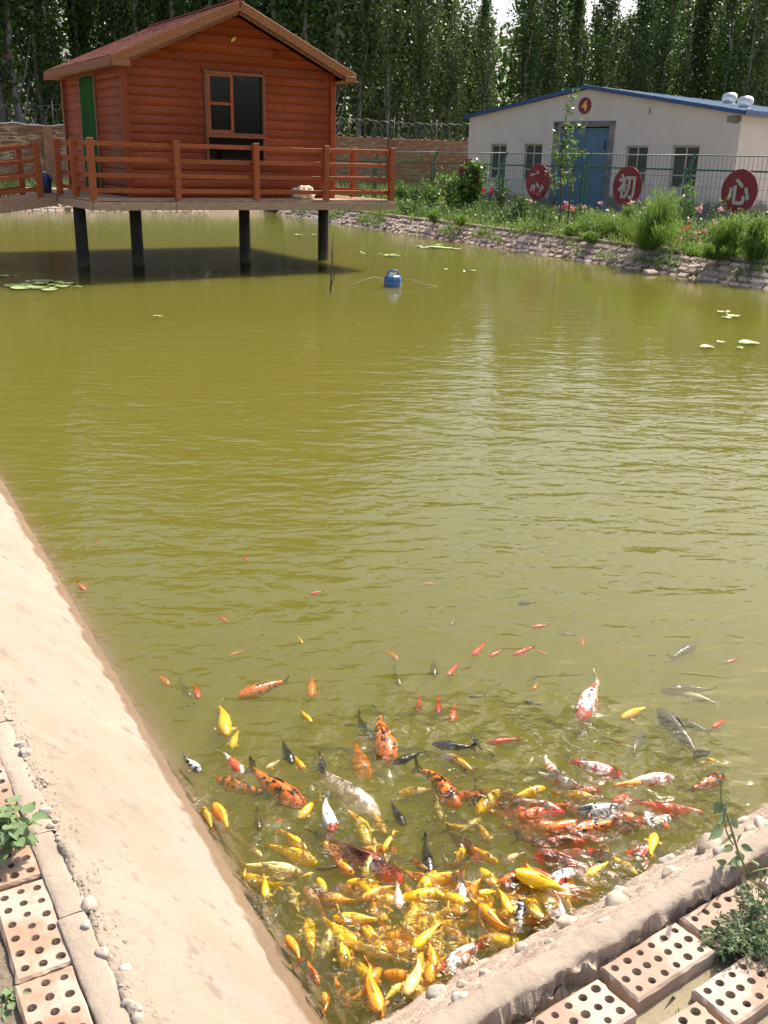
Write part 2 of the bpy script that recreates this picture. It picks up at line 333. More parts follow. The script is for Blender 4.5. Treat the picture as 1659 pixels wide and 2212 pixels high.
def pile_stain(m):
    t = m.node_tree; L = t.links; b = t.nodes['Principled BSDF']; src = b.inputs['Base Color'].links[0].from_socket; g = N(t, 'ShaderNodeNewGeometry'); sp = N(t, 'ShaderNodeSeparateXYZ'); L.new(g.outputs['Position'], sp.inputs[0])
    nz = N(t, 'ShaderNodeTexNoise', i_Scale=12.0, i_Detail=4.0); L.new(g.outputs['Position'], nz.inputs['Vector']); ml = N(t, 'ShaderNodeMath', operation='MULTIPLY_ADD'); ml.inputs[1].default_value = -0.3; L.new(nz.outputs['Fac'], ml.inputs[0]); L.new(sp.outputs[2], ml.inputs[2])
    mr = N(t, 'ShaderNodeMapRange'); mr.inputs[1].default_value = 0.06; mr.inputs[2].default_value = -0.04; L.new(ml.outputs[0], mr.inputs[0]); mx = N(t, 'ShaderNodeMix', data_type='RGBA'); L.new(mr.outputs[0], mx.inputs[0]); L.new(src, mx.inputs[6]); mx.inputs[7].default_value = (0.055, 0.06, 0.025, 1); L.new(mx.outputs[2], b.inputs['Base Color'])
pile_stain(m_pile)
m_concw = wet_mat(m_conc, 'concrete_sandy_wet', 0.045)
m_rubw = wet_mat(m_rubble, 'rough_concrete_wet', 0.03)
m_bankw = wet_mat(m_rubble, 'bank_mortar_wet', 0.07)

# ------------------------------------------------------------------ pond frame (banks as lines: direction d, outward / pondward normal n)
dL = Vector((-0.525, 0.851, 0)); nL = Vector((0.851, 0.525, 0))        # left concrete bank, n grows towards the pond
dRb = Vector((0.82, 0.57, 0)).normalized(); nRb = Vector((-0.57, 0.82, 0)).normalized()   # near right bank, n grows towards the pond
dB = Vector((0.47, -0.883, 0)).normalized(); nB = Vector((0.883, 0.47, 0)).normalized()   # far right bank, n grows away from the pond
U = Vector((0.8852, 0.4652, 0)); Vv = Vector((-0.4652, 0.8852, 0))       # far bank, wall and hut share this frame; Vv grows away
def isect(n1, c1, n2, c2):
    det = n1.x * n2.y - n1.y * n2.x
    return Vector(((c1 * n2.y - c2 * n1.y) / det, (n1.x * c2 - n2.x * c1) / det, 0))
def quad_poly(l, r, b, f):
    """pond outline: left n=l, near right n=r, far right n=b, far n=f"""
    return [isect(nL, l, nRb, r), isect(nRb, r, nB, b), isect(nB, b, Vv, f), isect(Vv, f, nL, l)]
def fbm(p, s, oct=4):
    return noise.fractal(Vector(p) * s, 1.0, 2.0, oct)

# ground: one sheet to the horizon with the pond left open
hole = quad_poly(0.30, 1.06, 14.56, 38.28); ctr = sum(hole, Vector()) / 4
mb = MB(); zg = 0.36
ring = []
for a, b in zip(hole, hole[1:] + hole[:1]):
    for k in range(12): ring.append(a.lerp(b, k / 12))
def out(p, r): d = (p - ctr); return ctr + d.normalized() * max(r, d.length)
rings = [ring, [p + (p - ctr).normalized() * 0.8 for p in ring], [p + (p - ctr).normalized() * 4 for p in ring], [p + (p - ctr).normalized() * 20 for p in ring], [p + (p - ctr).normalized() * 900 for p in ring]]
for rg in rings:
    for p in rg: mb.v.append((p.x, p.y, zg))
n = len(ring)
for i in range(len(rings) - 1):
    for k in range(n):
        k2 = (k + 1) % n
        mb.face([i * n + k, (i + 1) * n + k, (i + 1) * n + k2, i * n + k2])
tag(mb.build('ground', m_ground), 'pale dry earth ground around the pond', None, None, 'structure')
mb = MB(); q = quad_poly(0.0, 0.6, 15, 38.8); mb.add([(p.x, p.y, -0.9) for p in q], [(0, 1, 2, 3)])
tag(mb.build('pond_bed', m_bed), 'muddy bed of the fish pond', None, None, 'structure')

# water: clear surface over a murky green body
def water_mat():
    m = bpy.data.materials.new('murky_green_water'); m.use_nodes = True; t = m.node_tree; t.nodes.clear(); L = t.links
    g = N(t, 'ShaderNodeNewGeometry')
    def wave(sx, sy, rot, sc, det, rough=0.5, dis=0.0):
        mp = N(t, 'ShaderNodeMapping'); mp.inputs['Scale'].default_value = (sx, sy, 1); mp.inputs['Rotation'].default_value = (0, 0, rot)
        L.new(g.outputs['Position'], mp.inputs[0])
        n = N(t, 'ShaderNodeTexNoise', i_Scale=sc, i_Detail=det, i_Roughness=rough, i_Distortion=dis); L.new(mp.outputs[0], n.inputs['Vector']); return n.outputs['Fac']
    def math_(op, a, b):
        n = N(t, 'ShaderNodeMath', operation=op)
        for i, x in enumerate((a, b)):
            if isinstance(x, (int, float)): n.inputs[i].default_value = x
            else: L.new(x, n.inputs[i])
        return n.outputs[0]
    # distance from the feeding crowd in the near corner
    def disturbance(cx, cy, r0, r1):
        d = N(t, 'ShaderNodeVectorMath', operation='DISTANCE'); L.new(g.outputs['Position'], d.inputs[0]); d.inputs[1].default_value = (cx, cy, 0)
        mr = N(t, 'ShaderNodeMapRange', interpolation_type='SMOOTHSTEP'); mr.inputs[1].default_value = r1; mr.inputs[2].default_value = r0; L.new(d.outputs['Value'], mr.inputs[0]); return mr.outputs[0]
    churn = disturbance(0.40, 2.20, 0.15, 1.45)
    cl = N(t, 'ShaderNodeMapRange'); cl.inputs[1].default_value = 0.40; cl.inputs[2].default_value = 0.60; cl.inputs[3].default_value = 0.25; L.new(wave(1.0, 1.0, 0.2, 5.0, 2.0), cl.inputs[0]); churn = math_('MULTIPLY', churn, cl.outputs[0])
    near = disturbance(0.8, 3.0, 1.0, 11.0)
    swell = wave(1.0, 2.4, R(8), 1.5, 2.0, 0.45, 0.6)            # long low ripples
    rip = wave(1.0, 1.8, R(-14), 6.5, 2.0, 0.5, 0.4)            # short ripples
    fine = wave(1.0, 1.0, 0.0, 42.0, 3.0, 0.55, 0.8)            # churned water over the fish
    calm = wave(0.25, 0.25, 0.0, 0.35, 1.0)
    cm = N(t, 'ShaderNodeMapRange'); cm.inputs[1].default_value = 0.35; cm.inputs[2].default_value = 0.65; cm.inputs[3].default_value = 0.55; cm.inputs[4].default_value = 1.25; L.new(calm, cm.inputs[0])
    h1 = math_('MULTIPLY', math_('MULTIPLY', swell, math_('MULTIPLY', cm.outputs[0], math_('ADD', math_('MULTIPLY', near, 1.15), 0.17))), 0.024)
    h2 = math_('MULTIPLY', math_('MULTIPLY', rip, math_('ADD', math_('MULTIPLY', near, 0.7), 0.22)), 0.012)
    mid = wave(1.0, 1.0, 0.4, 14.0, 3.0, 0.5, 0.5)               # wakes of the fish
    h = math_('ADD', math_('ADD', h1, h2), math_('MULTIPLY', math_('MULTIPLY', mid, churn), 0.15))
    h = math_('ADD', h, math_('MULTIPLY', math_('MULTIPLY', fine, churn), 0.012))
    bp = N(t, 'ShaderNodeBump', i_Strength=1.0, i_Distance=1.0); L.new(h, bp.inputs['Height'])
    fr = N(t, 'ShaderNodeFresnel', i_IOR=1.333); L.new(bp.outputs[0], fr.inputs['Normal'])
    tr = N(t, 'ShaderNodeBsdfTransparent'); gl = N(t, 'ShaderNodeBsdfGlossy'); rg_ = N(t, 'ShaderNodeMapRange'); rg_.inputs[3].default_value = 0.02; rg_.inputs[4].default_value = 0.075; L.new(churn, rg_.inputs[0]); L.new(rg_.outputs[0], gl.inputs['Roughness']); L.new(bp.outputs[0], gl.inputs['Normal'])
    mx = N(t, 'ShaderNodeMixShader'); L.new(fr.outputs[0], mx.inputs[0]); L.new(tr.outputs[0], mx.inputs[1]); L.new(gl.outputs[0], mx.inputs[2])
    pv = N(t, 'ShaderNodeVolumePrincipled'); pv.inputs['Color'].default_value = WATER_COL; pv.inputs['Density'].default_value = WATER_DENS; pv.inputs['Anisotropy'].default_value = 0.0
    o = N(t, 'ShaderNodeOutputMaterial'); L.new(mx.outputs[0], o.inputs['Surface']); L.new(pv.outputs[0], o.inputs['Volume'])
    return m
WATER_COL = (0.445, 0.435, 0.105, 1); WATER_DENS = 4.8
m_water = water_mat()
q = quad_poly(0.5, 1.25, 14.36, 38.05)
mb = MB(); mb.v = [(p.x, p.y, 0.0) for p in q] + [(p.x, p.y, -0.95) for p in q]
mb.face([0, 1, 2, 3]); mb.face([7, 6, 5, 4])
for k in range(4): mb.face([k, k + 4, (k + 1) % 4 + 4, (k + 1) % 4])
tag(mb.build('water', m_water), 'murky olive green pond water with ripples and glints', None, None, 'structure')

# banks as displaced strips: profile in (n, z), run along d
def strip(name, d, nv, s_list, prof, amp, freq, mats, parent=None, drift=lambda s: 0.0, seed=0.0, zj=1.0):
    V = []; F = []; m = len(prof)
    for s in s_list:
        for i, (nn, z) in enumerate(prof):
            p = d * s + nv * (nn + drift(s) * (i / (m - 1)))
            a = amp[i] if isinstance(amp, (list, tuple)) else amp
            q = Vector((p.x + seed, p.y, z * 1.7))
            k = fbm(q, freq, 5)
            V.append((p.x + nv.x * k * a * 0.5, p.y + nv.y * k * a * 0.5, z + fbm(q + Vector((9, 4, 2)), freq, 5) * a * zj))
    for j in range(len(s_list) - 1):
        for i in range(m - 1):
            F.append((j * m + i, j * m + i + 1, (j + 1) * m + i + 1, (j + 1) * m + i))
    return link(name, np_mesh(name, V, F, mats, True), parent)
def srange(a, b, fine_to, st, growth=1.12):
    out_ = [a]; st0 = st
    while out_[-1] < b:
        if out_[-1] > fine_to: st = min(st * growth, 0.8)
        out_.append(out_[-1] + st)
    return out_
# left: sloping concrete apron
prof = [(0.316, 0.486), (0.324, 0.498), (0.337, 0.496)] + [(0.35 + 0.0125 * k, 0.486 - 0.0125 * k * 1.045) for k in range(0, 40)] + [(0.86 + 0.05 * k, -0.048 - 0.05 * k) for k in range(18)]
amp = [0.010, 0.022, 0.028] + [max(0.0065, 0.030 - 0.0025 * k) for k in range(0, 40)] + [0.006] * 18
slope = strip('concrete_slope', dL, nL, srange(0.1, 42, 4.2, 0.016), prof, amp, 9.0, m_concw, drift=lambda s: max(0, 0.022 * (s - 1.5)) * 2.2)
tag(slope, 'sunlit sandy concrete slope running down into the pond on the left', None, None, 'structure')
kerb = empty('kerb'); tag(kerb, 'narrow smooth mortar kerb between perforated bricks and the concrete slope', None, None, 'structure')
s0 = 0.35
kp = [(0.263, 0.36), (0.264, 0.494), (0.2645, 0.4985), (0.267, 0.5005), (0.280, 0.502), (0.300, 0.502), (0.314, 0.501), (0.3185, 0.499), (0.322, 0.494), (0.332, 0.44)]
for Ls in (0.42, 0.37, 0.50, 0.285, 0.52, 0.44, 0.6, 0.55, 0.7, 0.8, 0.9, 1.2, 1.5):
    n_ = max(4, int(Ls / 0.014)); off = lambda s: 0.0
    strip('kerb_segment', dL, nL, [s0 + 0.0012 + (Ls - 0.0024) * k / n_ for k in range(n_ + 1)], [(a + 0.02 * max(0, s0 - 1.4), z) for a, z in kp], [0.003, 0.0035, 0.0035, 0.002, 0.0015, 0.0015, 0.002, 0.005, 0.009, 0.01], 26.0, m_kerb, kerb, seed=s0)
    s0 += Ls
# near right: rough concrete slope with stones, and its kerb
prof = [(1.080, 0.395), (1.090, 0.399)] + [(1.10 + 0.0125 * k, 0.392 - 0.0125 * k * 1.15) for k in range(0, 30)] + [(1.50 + 0.05 * k, -0.07 - 0.05 * k) for k in range(17)]
amp = [0.010, 0.014] + [0.020] * 30 + [0.02] * 17
rs = strip('stony_slope', dRb, nRb, srange(-0.3, 14.6, 2.9, 0.014), prof, amp, 12.0, m_rubw)
tag(rs, 'rough pebbly concrete slope along the near right edge of the pond', None, None, 'structure')
kp = [(0.985, 0.300), (1.010, 0.318), (1.016, 0.335), (1.019, 0.350), (1.021, 0.365), (1.023, 0.380), (1.025, 0.395), (1.026, 0.412), (1.030, 0.421), (1.045, 0.423), (1.058, 0.424), (1.071, 0.423), (1.078, 0.420), (1.086, 0.415), (1.097, 0.402), (1.108, 0.37)]
rk = strip('concrete_edge', dRb, nRb, srange(0.0, 14.4, 2.8, 0.007), kp, [0.03, 0.036, 0.042, 0.042, 0.040, 0.038, 0.032, 0.016, 0.005, 0.003, 0.002, 0.002, 0.003, 0.004, 0.012, 0.02], 22.0, [m_rubble, m_kerb], seed=3.3)
rk.data.polygons.foreach_set('use_smooth', [7 <= (i % (len(kp) - 1)) <= 13 for i in range(len(rk.data.polygons))])
rk.data.polygons.foreach_set('material_index', [1 if 7 <= (i % (len(kp) - 1)) <= 12 else 0 for i in range(len(rk.data.polygons))])
tag(rk, 'crumbling concrete edge strip between the stones and the perforated bricks', None, None, 'structure')
# far banks: mortar slope under the laid blocks
bs = strip('right_bank', dB, nB, [-36 + 0.15 * k for k in range(214)], [(13.3, -0.6), (13.9, -0.12), (14.1, 0.0), (14.2, 0.085), (14.3, 0.17), (14.4, 0.255), (14.5, 0.33), (14.6, 0.368), (14.9, 0.375)], 0.07, 2.6, m_bankw)
tag(bs, 'sloping far right bank of the pond', None, None, 'structure')
fb = strip('far_bank', U, Vv, [-6 + 0.35 * k for k in range(92)], [(36.8, -0.7), (37.6, -0.15), (37.85, 0.0), (37.97, 0.1), (38.1, 0.21), (38.2, 0.30), (38.3, 0.365), (38.7, 0.375)], 0.03, 2.2, m_bankw)
tag(fb, 'sloping far bank of the pond behind the hut', None, None, 'structure')

# dirt under the laid bricks
def dirt(name, d, nv, s0, s1, n0, n1, z, amp, st, label):
    ss = [s0 + st * k for k in range(int((s1 - s0) / st) + 1)]; pr = [(n0 + (n1 - n0) * i / int((n1 - n0) / st), z) for i in range(int((n1 - n0) / st) + 1)]
    o = strip(name, d, nv, ss, pr, amp, 10.0, m_soil, seed=7.7); tag(o, label, None, None, 'structure'); return o
dpl = dirt('earth_path', dL, nL, 0.2, 4.2, -0.75, 0.262, 0.482, 0.014, 0.025, 'dry earth behind the left row of perforated bricks')
dpr = dirt('earth_path', dRb, nRb, 0.2, 3.6, -0.1, 1.032, 0.322, 0.022, 0.025, 'dry earth under the right rows of perforated bricks')

# perforated bricks
def brick_mesh(name, L, W, H, mats, seed):
    rg = random.Random(seed); mb = MB(); e = 0.005
    rows = [(-W / 3, 6), (0.0, 7), (W / 3, 6)]
    Lt, Wt = L / 2 - e, W / 2 - e
    ys = [-Wt, -W / 6, W / 6, Wt]
    nn = 12
    for ri, (cy, cnt) in enumerate(rows):
        y0, y1 = ys[ri], ys[ri + 1]; cw = 2 * Lt / cnt
        for c in range(cnt):
            x0 = -Lt + c * cw; x1 = x0 + cw; cx = (x0 + x1) / 2 + rg.uniform(-0.0012, 0.0012); cyy = (y0 + y1) / 2 + rg.uniform(-0.0012, 0.0012)
            r = 0.0092 * rg.uniform(0.85, 1.12); rx = rg.uniform(0.93, 1.08); dep = rg.choice([0.012, 0.02, 0.06, 0.075, 0.08, 0.08, 0.08, 0.08])
            b = len(mb.v); ringp = []; edge = []
            for k in range(nn):
                a = 2 * math.pi * (k + 0.5) / nn; ca, sa = math.cos(a), math.sin(a)
                ringp.append((cx + r * rx * ca, cyy + r * sa))
                tx = ((x1 - cx) if ca > 0 else (cx - x0)) / max(abs(ca), 1e-6); ty = ((y1 - cyy) if sa > 0 else (cyy - y0)) / max(abs(sa), 1e-6); tt = min(tx, ty)
                edge.append((cx + ca * tt, cyy + sa * tt))
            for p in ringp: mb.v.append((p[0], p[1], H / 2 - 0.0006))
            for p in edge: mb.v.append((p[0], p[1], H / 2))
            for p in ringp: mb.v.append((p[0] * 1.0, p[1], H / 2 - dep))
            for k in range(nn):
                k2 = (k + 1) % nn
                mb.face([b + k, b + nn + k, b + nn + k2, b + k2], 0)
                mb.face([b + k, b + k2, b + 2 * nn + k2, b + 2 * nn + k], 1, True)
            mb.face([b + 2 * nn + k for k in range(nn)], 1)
            # the cell's four corners
            for (X, Y) in ((x0, y0), (x1, y0), (x1, y1), (x0, y1)):
                ia = min(range(nn), key=lambda k: (edge[k][0] - X) ** 2 + (edge[k][1] - Y) ** 2)
                cand = [(ia + 1) % nn, (ia - 1) % nn]; ib = min(cand, key=lambda k: (edge[k][0] - X) ** 2 + (edge[k][1] - Y) ** 2)
                mb.add([(X, Y, H / 2)], []); j = len(mb.v) - 1
                tri = [b + nn + ia, j, b + nn + ib]
                p0, p1, p2 = (mb.v[i] for i in tri)
                if (p1[0] - p0[0]) * (p2[1] - p0[1]) - (p1[1] - p0[1]) * (p2[0] - p0[0]) < 0: tri = tri[::-1]
                mb.face(tri, 0)
    # bevel and sides, slightly chipped
    def rect(x, y, z): return [(-x, -y, z), (x, -y, z), (x, y, z), (-x, y, z)]
    def sub(lp, n=10, amp=0.0):
        o_ = []
        for a, b_ in zip(lp, lp[1:] + lp[:1]):
            for k in range(n):
                t = k / n; o_.append(tuple(a[i] + (b_[i] - a[i]) * t + (rg.uniform(-amp, amp) if i < 3 else 0) for i in range(3)))
        return o_
    l0 = sub(rect(Lt, Wt, H / 2)); l1 = sub(rect(L / 2, W / 2, H / 2 - e), amp=0.0018); l2 = sub(rect(L / 2, W / 2, -H / 2), amp=0.001)
    b = len(mb.v); n_ = len(l0); mb.v += l0 + l1 + l2
    for i in range(2):
        for k in range(n_):
            k2 = (k + 1) % n_; mb.face([b + i * n_ + k, b + (i + 1) * n_ + k, b + (i + 1) * n_ + k2, b + i * n_ + k2], 0)
    return mb.mesh(name, mats)
bmR = [brick_mesh('perforated_brick', 0.238, 0.106, 0.09, [m_pbrick, m_core], k) for k in range(3)]
bmL = [brick_mesh('perforated_brick', 0.262, 0.108, 0.09, [m_pbrick2, m_core], 10 + k) for k in range(3)]
pavL = empty('brick_edging'); tag(pavL, 'row of pinkish perforated bricks laid along the left kerb', None, None, 'structure')
angL = math.atan2(dL.y, dL.x)
k = 0
for s in np.arange(0.42, 4.3, 0.272):
    s = float(s); sc_ = s + 0.147
    p = dL * sc_ + nL * (0.208 + 0.022 * max(0, sc_ - 1.4) + random.uniform(-0.003, 0.003)) + Vector((0, 0, 0.455 + random.uniform(-0.004, 0.003)))
    o = link('brick', bmL[k % 3], pavL); o.location = p; o.rotation_euler = (R(random.uniform(-1.2, 1.2)), R(random.uniform(-0.8, 0.8)), angL + R(random.uniform(-1.2, 1.2))); k += 1
for s, nn in ((1.02, 0.085), (1.30, 0.078)):
    p = dL * s + nL * nn + Vector((0, 0, 0.445)); o = link('brick', bmL[k % 3], pavL); o.location = p; o.rotation_euler = (0, 0, angL + 0.03); k += 1
pavR = empty('brick_edging'); tag(pavR, 'two rows of pale perforated bricks laid along the right concrete edge', None, None, 'structure')
angR = math.atan2(dRb.y, dRb.x)
row1 = [(0.63, -0.03), (0.885, -0.026), (1.135, -0.017), (1.397, 0.0), (1.648, 0.0), (1.905, -0.018), (2.16, -0.014), (2.42, -0.016), (2.68, -0.016)]
for s, dn in row1:
    p = dRb * s + nRb * (0.958 + dn) + Vector((0, 0, 0.345 + random.uniform(-0.004, 0.004)))
    o = link('brick', bmR[k % 3], pavR); o.location = p; o.rotation_euler = (R(random.uniform(-2, 2)), R(random.uniform(-1.2, 1.2)), angR + R(random.uniform(-1.5, 1.5))); k += 1
for s, nn in ((0.75, 0.795), (1.003, 0.80), (1.26, 0.797), (1.517, 0.815), (1.775, 0.82), (2.03, 0.82), (2.3, 0.82)):
    p = dRb * s + nRb * nn + Vector((0, 0, 0.343 + random.uniform(-0.005, 0.005)))
    o = link('brick', bmR[k % 3], pavR); o.location = p; o.rotation_euler = (R(random.uniform(-2.5, 2.5)), R(random.uniform(-1.5, 1.5)), angR + R(random.uniform(-2, 2))); k += 1

# stones
def stone_mesh(name, mat, seed, nlat=9, nlon=14):
    rg = random.Random(seed); V = []; F = []; off = Vector((rg.uniform(0, 50), rg.uniform(0, 50), rg.uniform(0, 50)))
    ex = rg.uniform(2.0, 2.6)
    for i in range(nlat + 1):
        th = math.pi * i / nlat
        for j in range(nlon):
            ph = 2 * math.pi * j / nlon
            d = Vector((math.sin(th) * math.cos(ph), math.sin(th) * math.sin(ph), math.cos(th)))
            r = (abs(d.x) ** ex + abs(d.y) ** ex + abs(d.z) ** ex) ** (-1 / ex)
            r *= 1 + 0.42 * noise.noise(d * 1.2 + off) + 0.12 * noise.noise(d * 2.6 + off)
            V.append(d * r)
    for i in range(nlat):
        for j in range(nlon): F.append((i * nlon + j, (i + 1) * nlon + j, (i + 1) * nlon + (j + 1) % nlon, i * nlon + (j + 1) % nlon))
    return np_mesh(name, [tuple(v) for v in V], F, mat, True)
sm1 = [stone_mesh('stone', m_stone, k) for k in range(5)]; sm2 = [stone_mesh('stone', m_stone2, 20 + k) for k in range(4)]
def on_plane(px, py, nv, n0, z0, slope_):
    r = ray(px, py); # z = z0 - (n-n0)*slope
    # HCAM + t r.z = z0 - (t r.n - n0)*slope
    rn = r.x * nv.x + r.y * nv.y; t = (z0 + n0 * slope_ - HCAM) / (r.z + rn * slope_)
    return Vector((0, 0, HCAM)) + r * t
def place_stone(name, px, py, wpx, hpx, nv, n0, z0, sl, ms, sink=0.35, parent=None, rot=None):
    p = on_plane(px, py, nv, n0, z0, sl)
    if p.z > z0: p = at(px, py, z0)
    dist = (p - Vector((0, 0, HCAM))).length / FX
    a, b = wpx * dist / 2 * (0.95 if nv is nRb else 1), hpx * dist / 2 * (0.95 if nv is nRb else 1)
    o = link(name, ms, parent); c = min(a, b) * 0.85
    o.location = p + Vector((0, 0, c * (0.5 - sink))); o.scale = (a, b * 1.05, c)
    o.rotation_euler = (random.uniform(-0.3, 0.3), random.uniform(-0.3, 0.3), random.uniform(-0.4, 0.4) if rot is None else rot)
    return o
def c2(x, y): return 1059 + 0.3615 * x, 1672 + 0.3615 * y
def c4(x, y): return 836.1 + 0.3696 * x, 1616.5 + 0.3696 * y
ST = [(c2(1315, 445), 50, 58, 0, 'largest pale boulder on the stony slope, beside the vine'),
      (c2(1250, 392), 34, 21, 0, 'oval stone behind the largest boulder'), (c2(1272, 342), 27, 17, 0, 'flat oval stone at the water behind the largest boulder'),
      (c2(1060, 462), 34, 26, 0, 'wet brown stone at the water below the rearing yellow koi'), (c2(1062, 528), 34, 28, 1, 'pale grey stone just above the wet brown one'),
      (c2(1080, 602), 44, 32, 0, 'broad pale stone leaning on the upper slope'), (c2(800, 645), 34, 26, 0, 'rounded brown stone half in the water'),
      (c2(780, 712), 36, 25, 1, 'smooth stone above the rounded brown one'), (c2(752, 775), 48, 42, 0, 'big wedge shaped pale stone above the corner'),
      (c2(468, 900), 56, 32, 0, 'flat stone touching the water by the small golden koi'), (c2(690, 885), 36, 17, 1, 'flat grey stone set in the edge concrete'),
      (c2(188, 1055), 30, 27, 0, 'round stone at the water right of the red and white koi'), (c2(1385, 472), 30, 26, 1, 'small stone leaning on the largest boulder'),
      (c2(1448, 232), 26, 20, 0, 'wet pinkish stone at the water behind the vine'), (c2(1505, 295), 34, 22, 1, 'dark angular stone behind the vine leaves'),
      (c2(1560, 345), 30, 22, 0, 'pale flat stone right of the dark angular one'), (c2(1622, 312), 26, 38, 1, 'upright grey stone at the far right of the slope'),
      (c2(1645, 98), 36, 24, 0, 'brown stone standing in the water at the right frame edge'),
      (c4(575, 1328), 24, 30, 0, 'small upright stone at the water below the red and white koi'), (c4(295, 1445), 50, 36, 1, 'grey stone embedded at the water in the lowest corner'),
      (c4(432, 1475), 32, 34, 1, 'blue-grey upright stone in the edge concrete near the lowest corner'), (c4(440, 1388), 28, 20, 0, 'wet brown pebble at the water in the lowest corner'),
      (c2(1130, 625), 20, 15, 1, 'little grey pebble beside the broad pale stone'), (c2(985, 560), 18, 13, 0, 'little pale pebble between water and broad stone'),
      (c2(560, 985), 22, 15, 1, 'little pebble below the flat shore stone'), (c2(360, 1010), 26, 17, 0, 'small embedded pebble right of the round stone')]
for i, ((px, py), a, b, g, lab) in enumerate(ST):
    o = place_stone('stone', px, py, a, b, nRb, 1.085, 0.41, 1.155, (sm2 if g else sm1)[i % 4])
    tag(o, lab, 'stone', 'loose stones on the right slope')
def c1(x, y): return 0.3195 * x, 1505 + 0.3195 * y
EM = [(170, 370, 24, 30, 1), (312, 762, 30, 20, 1), (376, 836, 15, 12, 1), (340, 868, 19, 17, 0), (600, 1395, 36, 36, 0), (848, 1835, 30, 33, 1), (855, 2062, 32, 22, 0), (915, 2092, 28, 20, 0),
      (80, 165, 17, 14, 0), (135, 312, 22, 17, 1), (265, 548, 18, 14, 0), (302, 575, 20, 15, 0), (452, 1172, 20, 17, 1), (410, 1092, 17, 15, 1), (578, 1542, 20, 26, 1), (690, 1722, 33, 27, 0), (845, 1932, 17, 15, 0),
      (872, 1995, 17, 14, 0), (520, 1245, 15, 12, 0), (480, 1330, 14, 11, 1), (640, 1640, 15, 14, 1), (225, 470, 13, 12, 1), (930, 2160, 26, 22, 0), (655, 145, 15, 12, 1), (760, 205, 16, 12, 1), (880, 330, 13, 10, 1), (1000, 1830, 14, 12, 1), (1300, 2110, 16, 13, 1), (390, 960, 14, 12, 0), (560, 1480, 12, 10, 1)]
for i, (x, y, a, b, g) in enumerate(EM):
    if i in (8, 12, 13, 16, 17, 18, 19, 20, 21, 29, 26, 27, 23): continue
    px, py = c1(x, y); place_stone('pebble', px, py, a * 0.85, b * 0.85, nL, 0.335, 0.505, 1.04, (sm2 if g else sm1)[i % 4], sink=0.98, parent=slope)
# gravel crumbs along both ridges
V = []; F = []
def crumb(p, r):
    b = len(V); 
    for d in ((1, 0, 0), (-0.6, 0.8, 0), (-0.5, -0.8, 0.1), (0, 0, 0.9)): V.append((p.x + d[0] * r * random.uniform(0.7, 1.2), p.y + d[1] * r * random.uniform(0.7, 1.2), p.z + d[2] * r))
    for f in ((0, 1, 3), (1, 2, 3), (2, 0, 3)): F.append(tuple(b + i for i in f))
for _ in range(1300):
    s = random.uniform(0.6, 3.6); n_ = 0.325 + abs(random.gauss(0, 0.035)); crumb(dL * s + nL * n_ + Vector((0, 0, 0.503 - max(0, n_ - 0.335) * 1.04)), random.uniform(0.0015, 0.0065))
for _ in range(2600):
    s = random.uniform(0.2, 3.2); n_ = random.uniform(1.09, 1.43); crumb(dRb * s + nRb * n_ + Vector((0, 0, 0.405 - (n_ - 1.085) * 1.155)), random.uniform(0.002, 0.008))
for _ in range(420):
    s = random.uniform(0.2, 3.4); n_ = 1.10 + 0.34 * random.random() ** 0.8; crumb(dRb * s + nRb * n_ + Vector((0, 0, 0.402 - (n_ - 1.085) * 1.155)), random.uniform(0.008, 0.017))
for _ in range(1200):
    s = random.uniform(0.3, 3.0); n_ = random.uniform(0.45, 1.03); crumb(dRb * s + nRb * n_ + Vector((0, 0, 0.325)), random.uniform(0.002, 0.007))
for _ in range(500):
    s = random.uniform(0.5, 2.6); n_ = random.uniform(-0.2, 0.15); crumb(dL * s + nL * n_ + Vector((0, 0, 0.458)), random.uniform(0.002, 0.007))
tag(link('gravel', np_mesh('gravel', V, F, m_stone)), 'fine gravel crumbs along the banks', None, None, 'stuff')

# ------------------------------------------------------------------ hut on its platform
UH = Vector((math.cos(R(32)), math.sin(R(32)), 0)); VH = Vector((-UH.y, UH.x, 0))
KH = 0.9; A0 = Vector((-5.417, 18.253, 0))
def H(a, b, z):
    p = (A0 + UH * a + VH * b) * KH; p.z = HCAM + KH * (z - HCAM); return p
ZD = 1.185
def hpart(name, mat, parent, *beams, bev=0.004):
    mb = MB()
    for a, b, wd, ht, upv in beams: mb.beam(H(*a), H(*b), wd, ht, 0, upv, bev)
    return mb.build(name, mat, parent)
Z3 = (0, 0, 1)
deck = empty('wooden_platform', H(0, 0, ZD)); tag(deck, 'wooden platform on black piles that carries the red hut over the pond', 'platform')
deck.location = (0, 0, 0)
npl = 44
for k in range(npl):
    a = 6.40 * (k + 0.5) / npl; o = random.uniform(-0.012, 0.012)
    hpart('plank', m_deck, deck, ((a, -0.03 + o, ZD - 0.016 + random.uniform(-0.003, 0.003)), (a, 6.3, ZD - 0.016), 6.40 / npl * KH - 0.008, 0.028, Z3), bev=0.003)
hpart('fascia_board', m_deck, deck, ((0.0, -0.055, ZD - 0.117), (1.55, -0.055, ZD - 0.117), 0.035, 0.135, Z3))
hpart('fascia_board', m_deck, deck, ((1.556, -0.055, ZD - 0.114), (6.40, -0.055, ZD - 0.114), 0.035, 0.14, Z3))
hpart('fascia_board', m_deck, deck, ((-0.022, -0.05, ZD - 0.115), (-0.022, 6.3, ZD - 0.115), 0.035, 0.135, Z3))
hpart('fascia_board', m_deck, deck, ((6.422, -0.05, ZD - 0.115), (6.422, 6.3, ZD - 0.115), 0.035, 0.135, Z3))
for b in (0.4, 2.03, 3.6, 5.0, 6.1): hpart('joist', m_brownb, deck, ((0.05, b, ZD - 0.11), (6.35, b, ZD - 0.11), 0.09, 0.12, Z3))
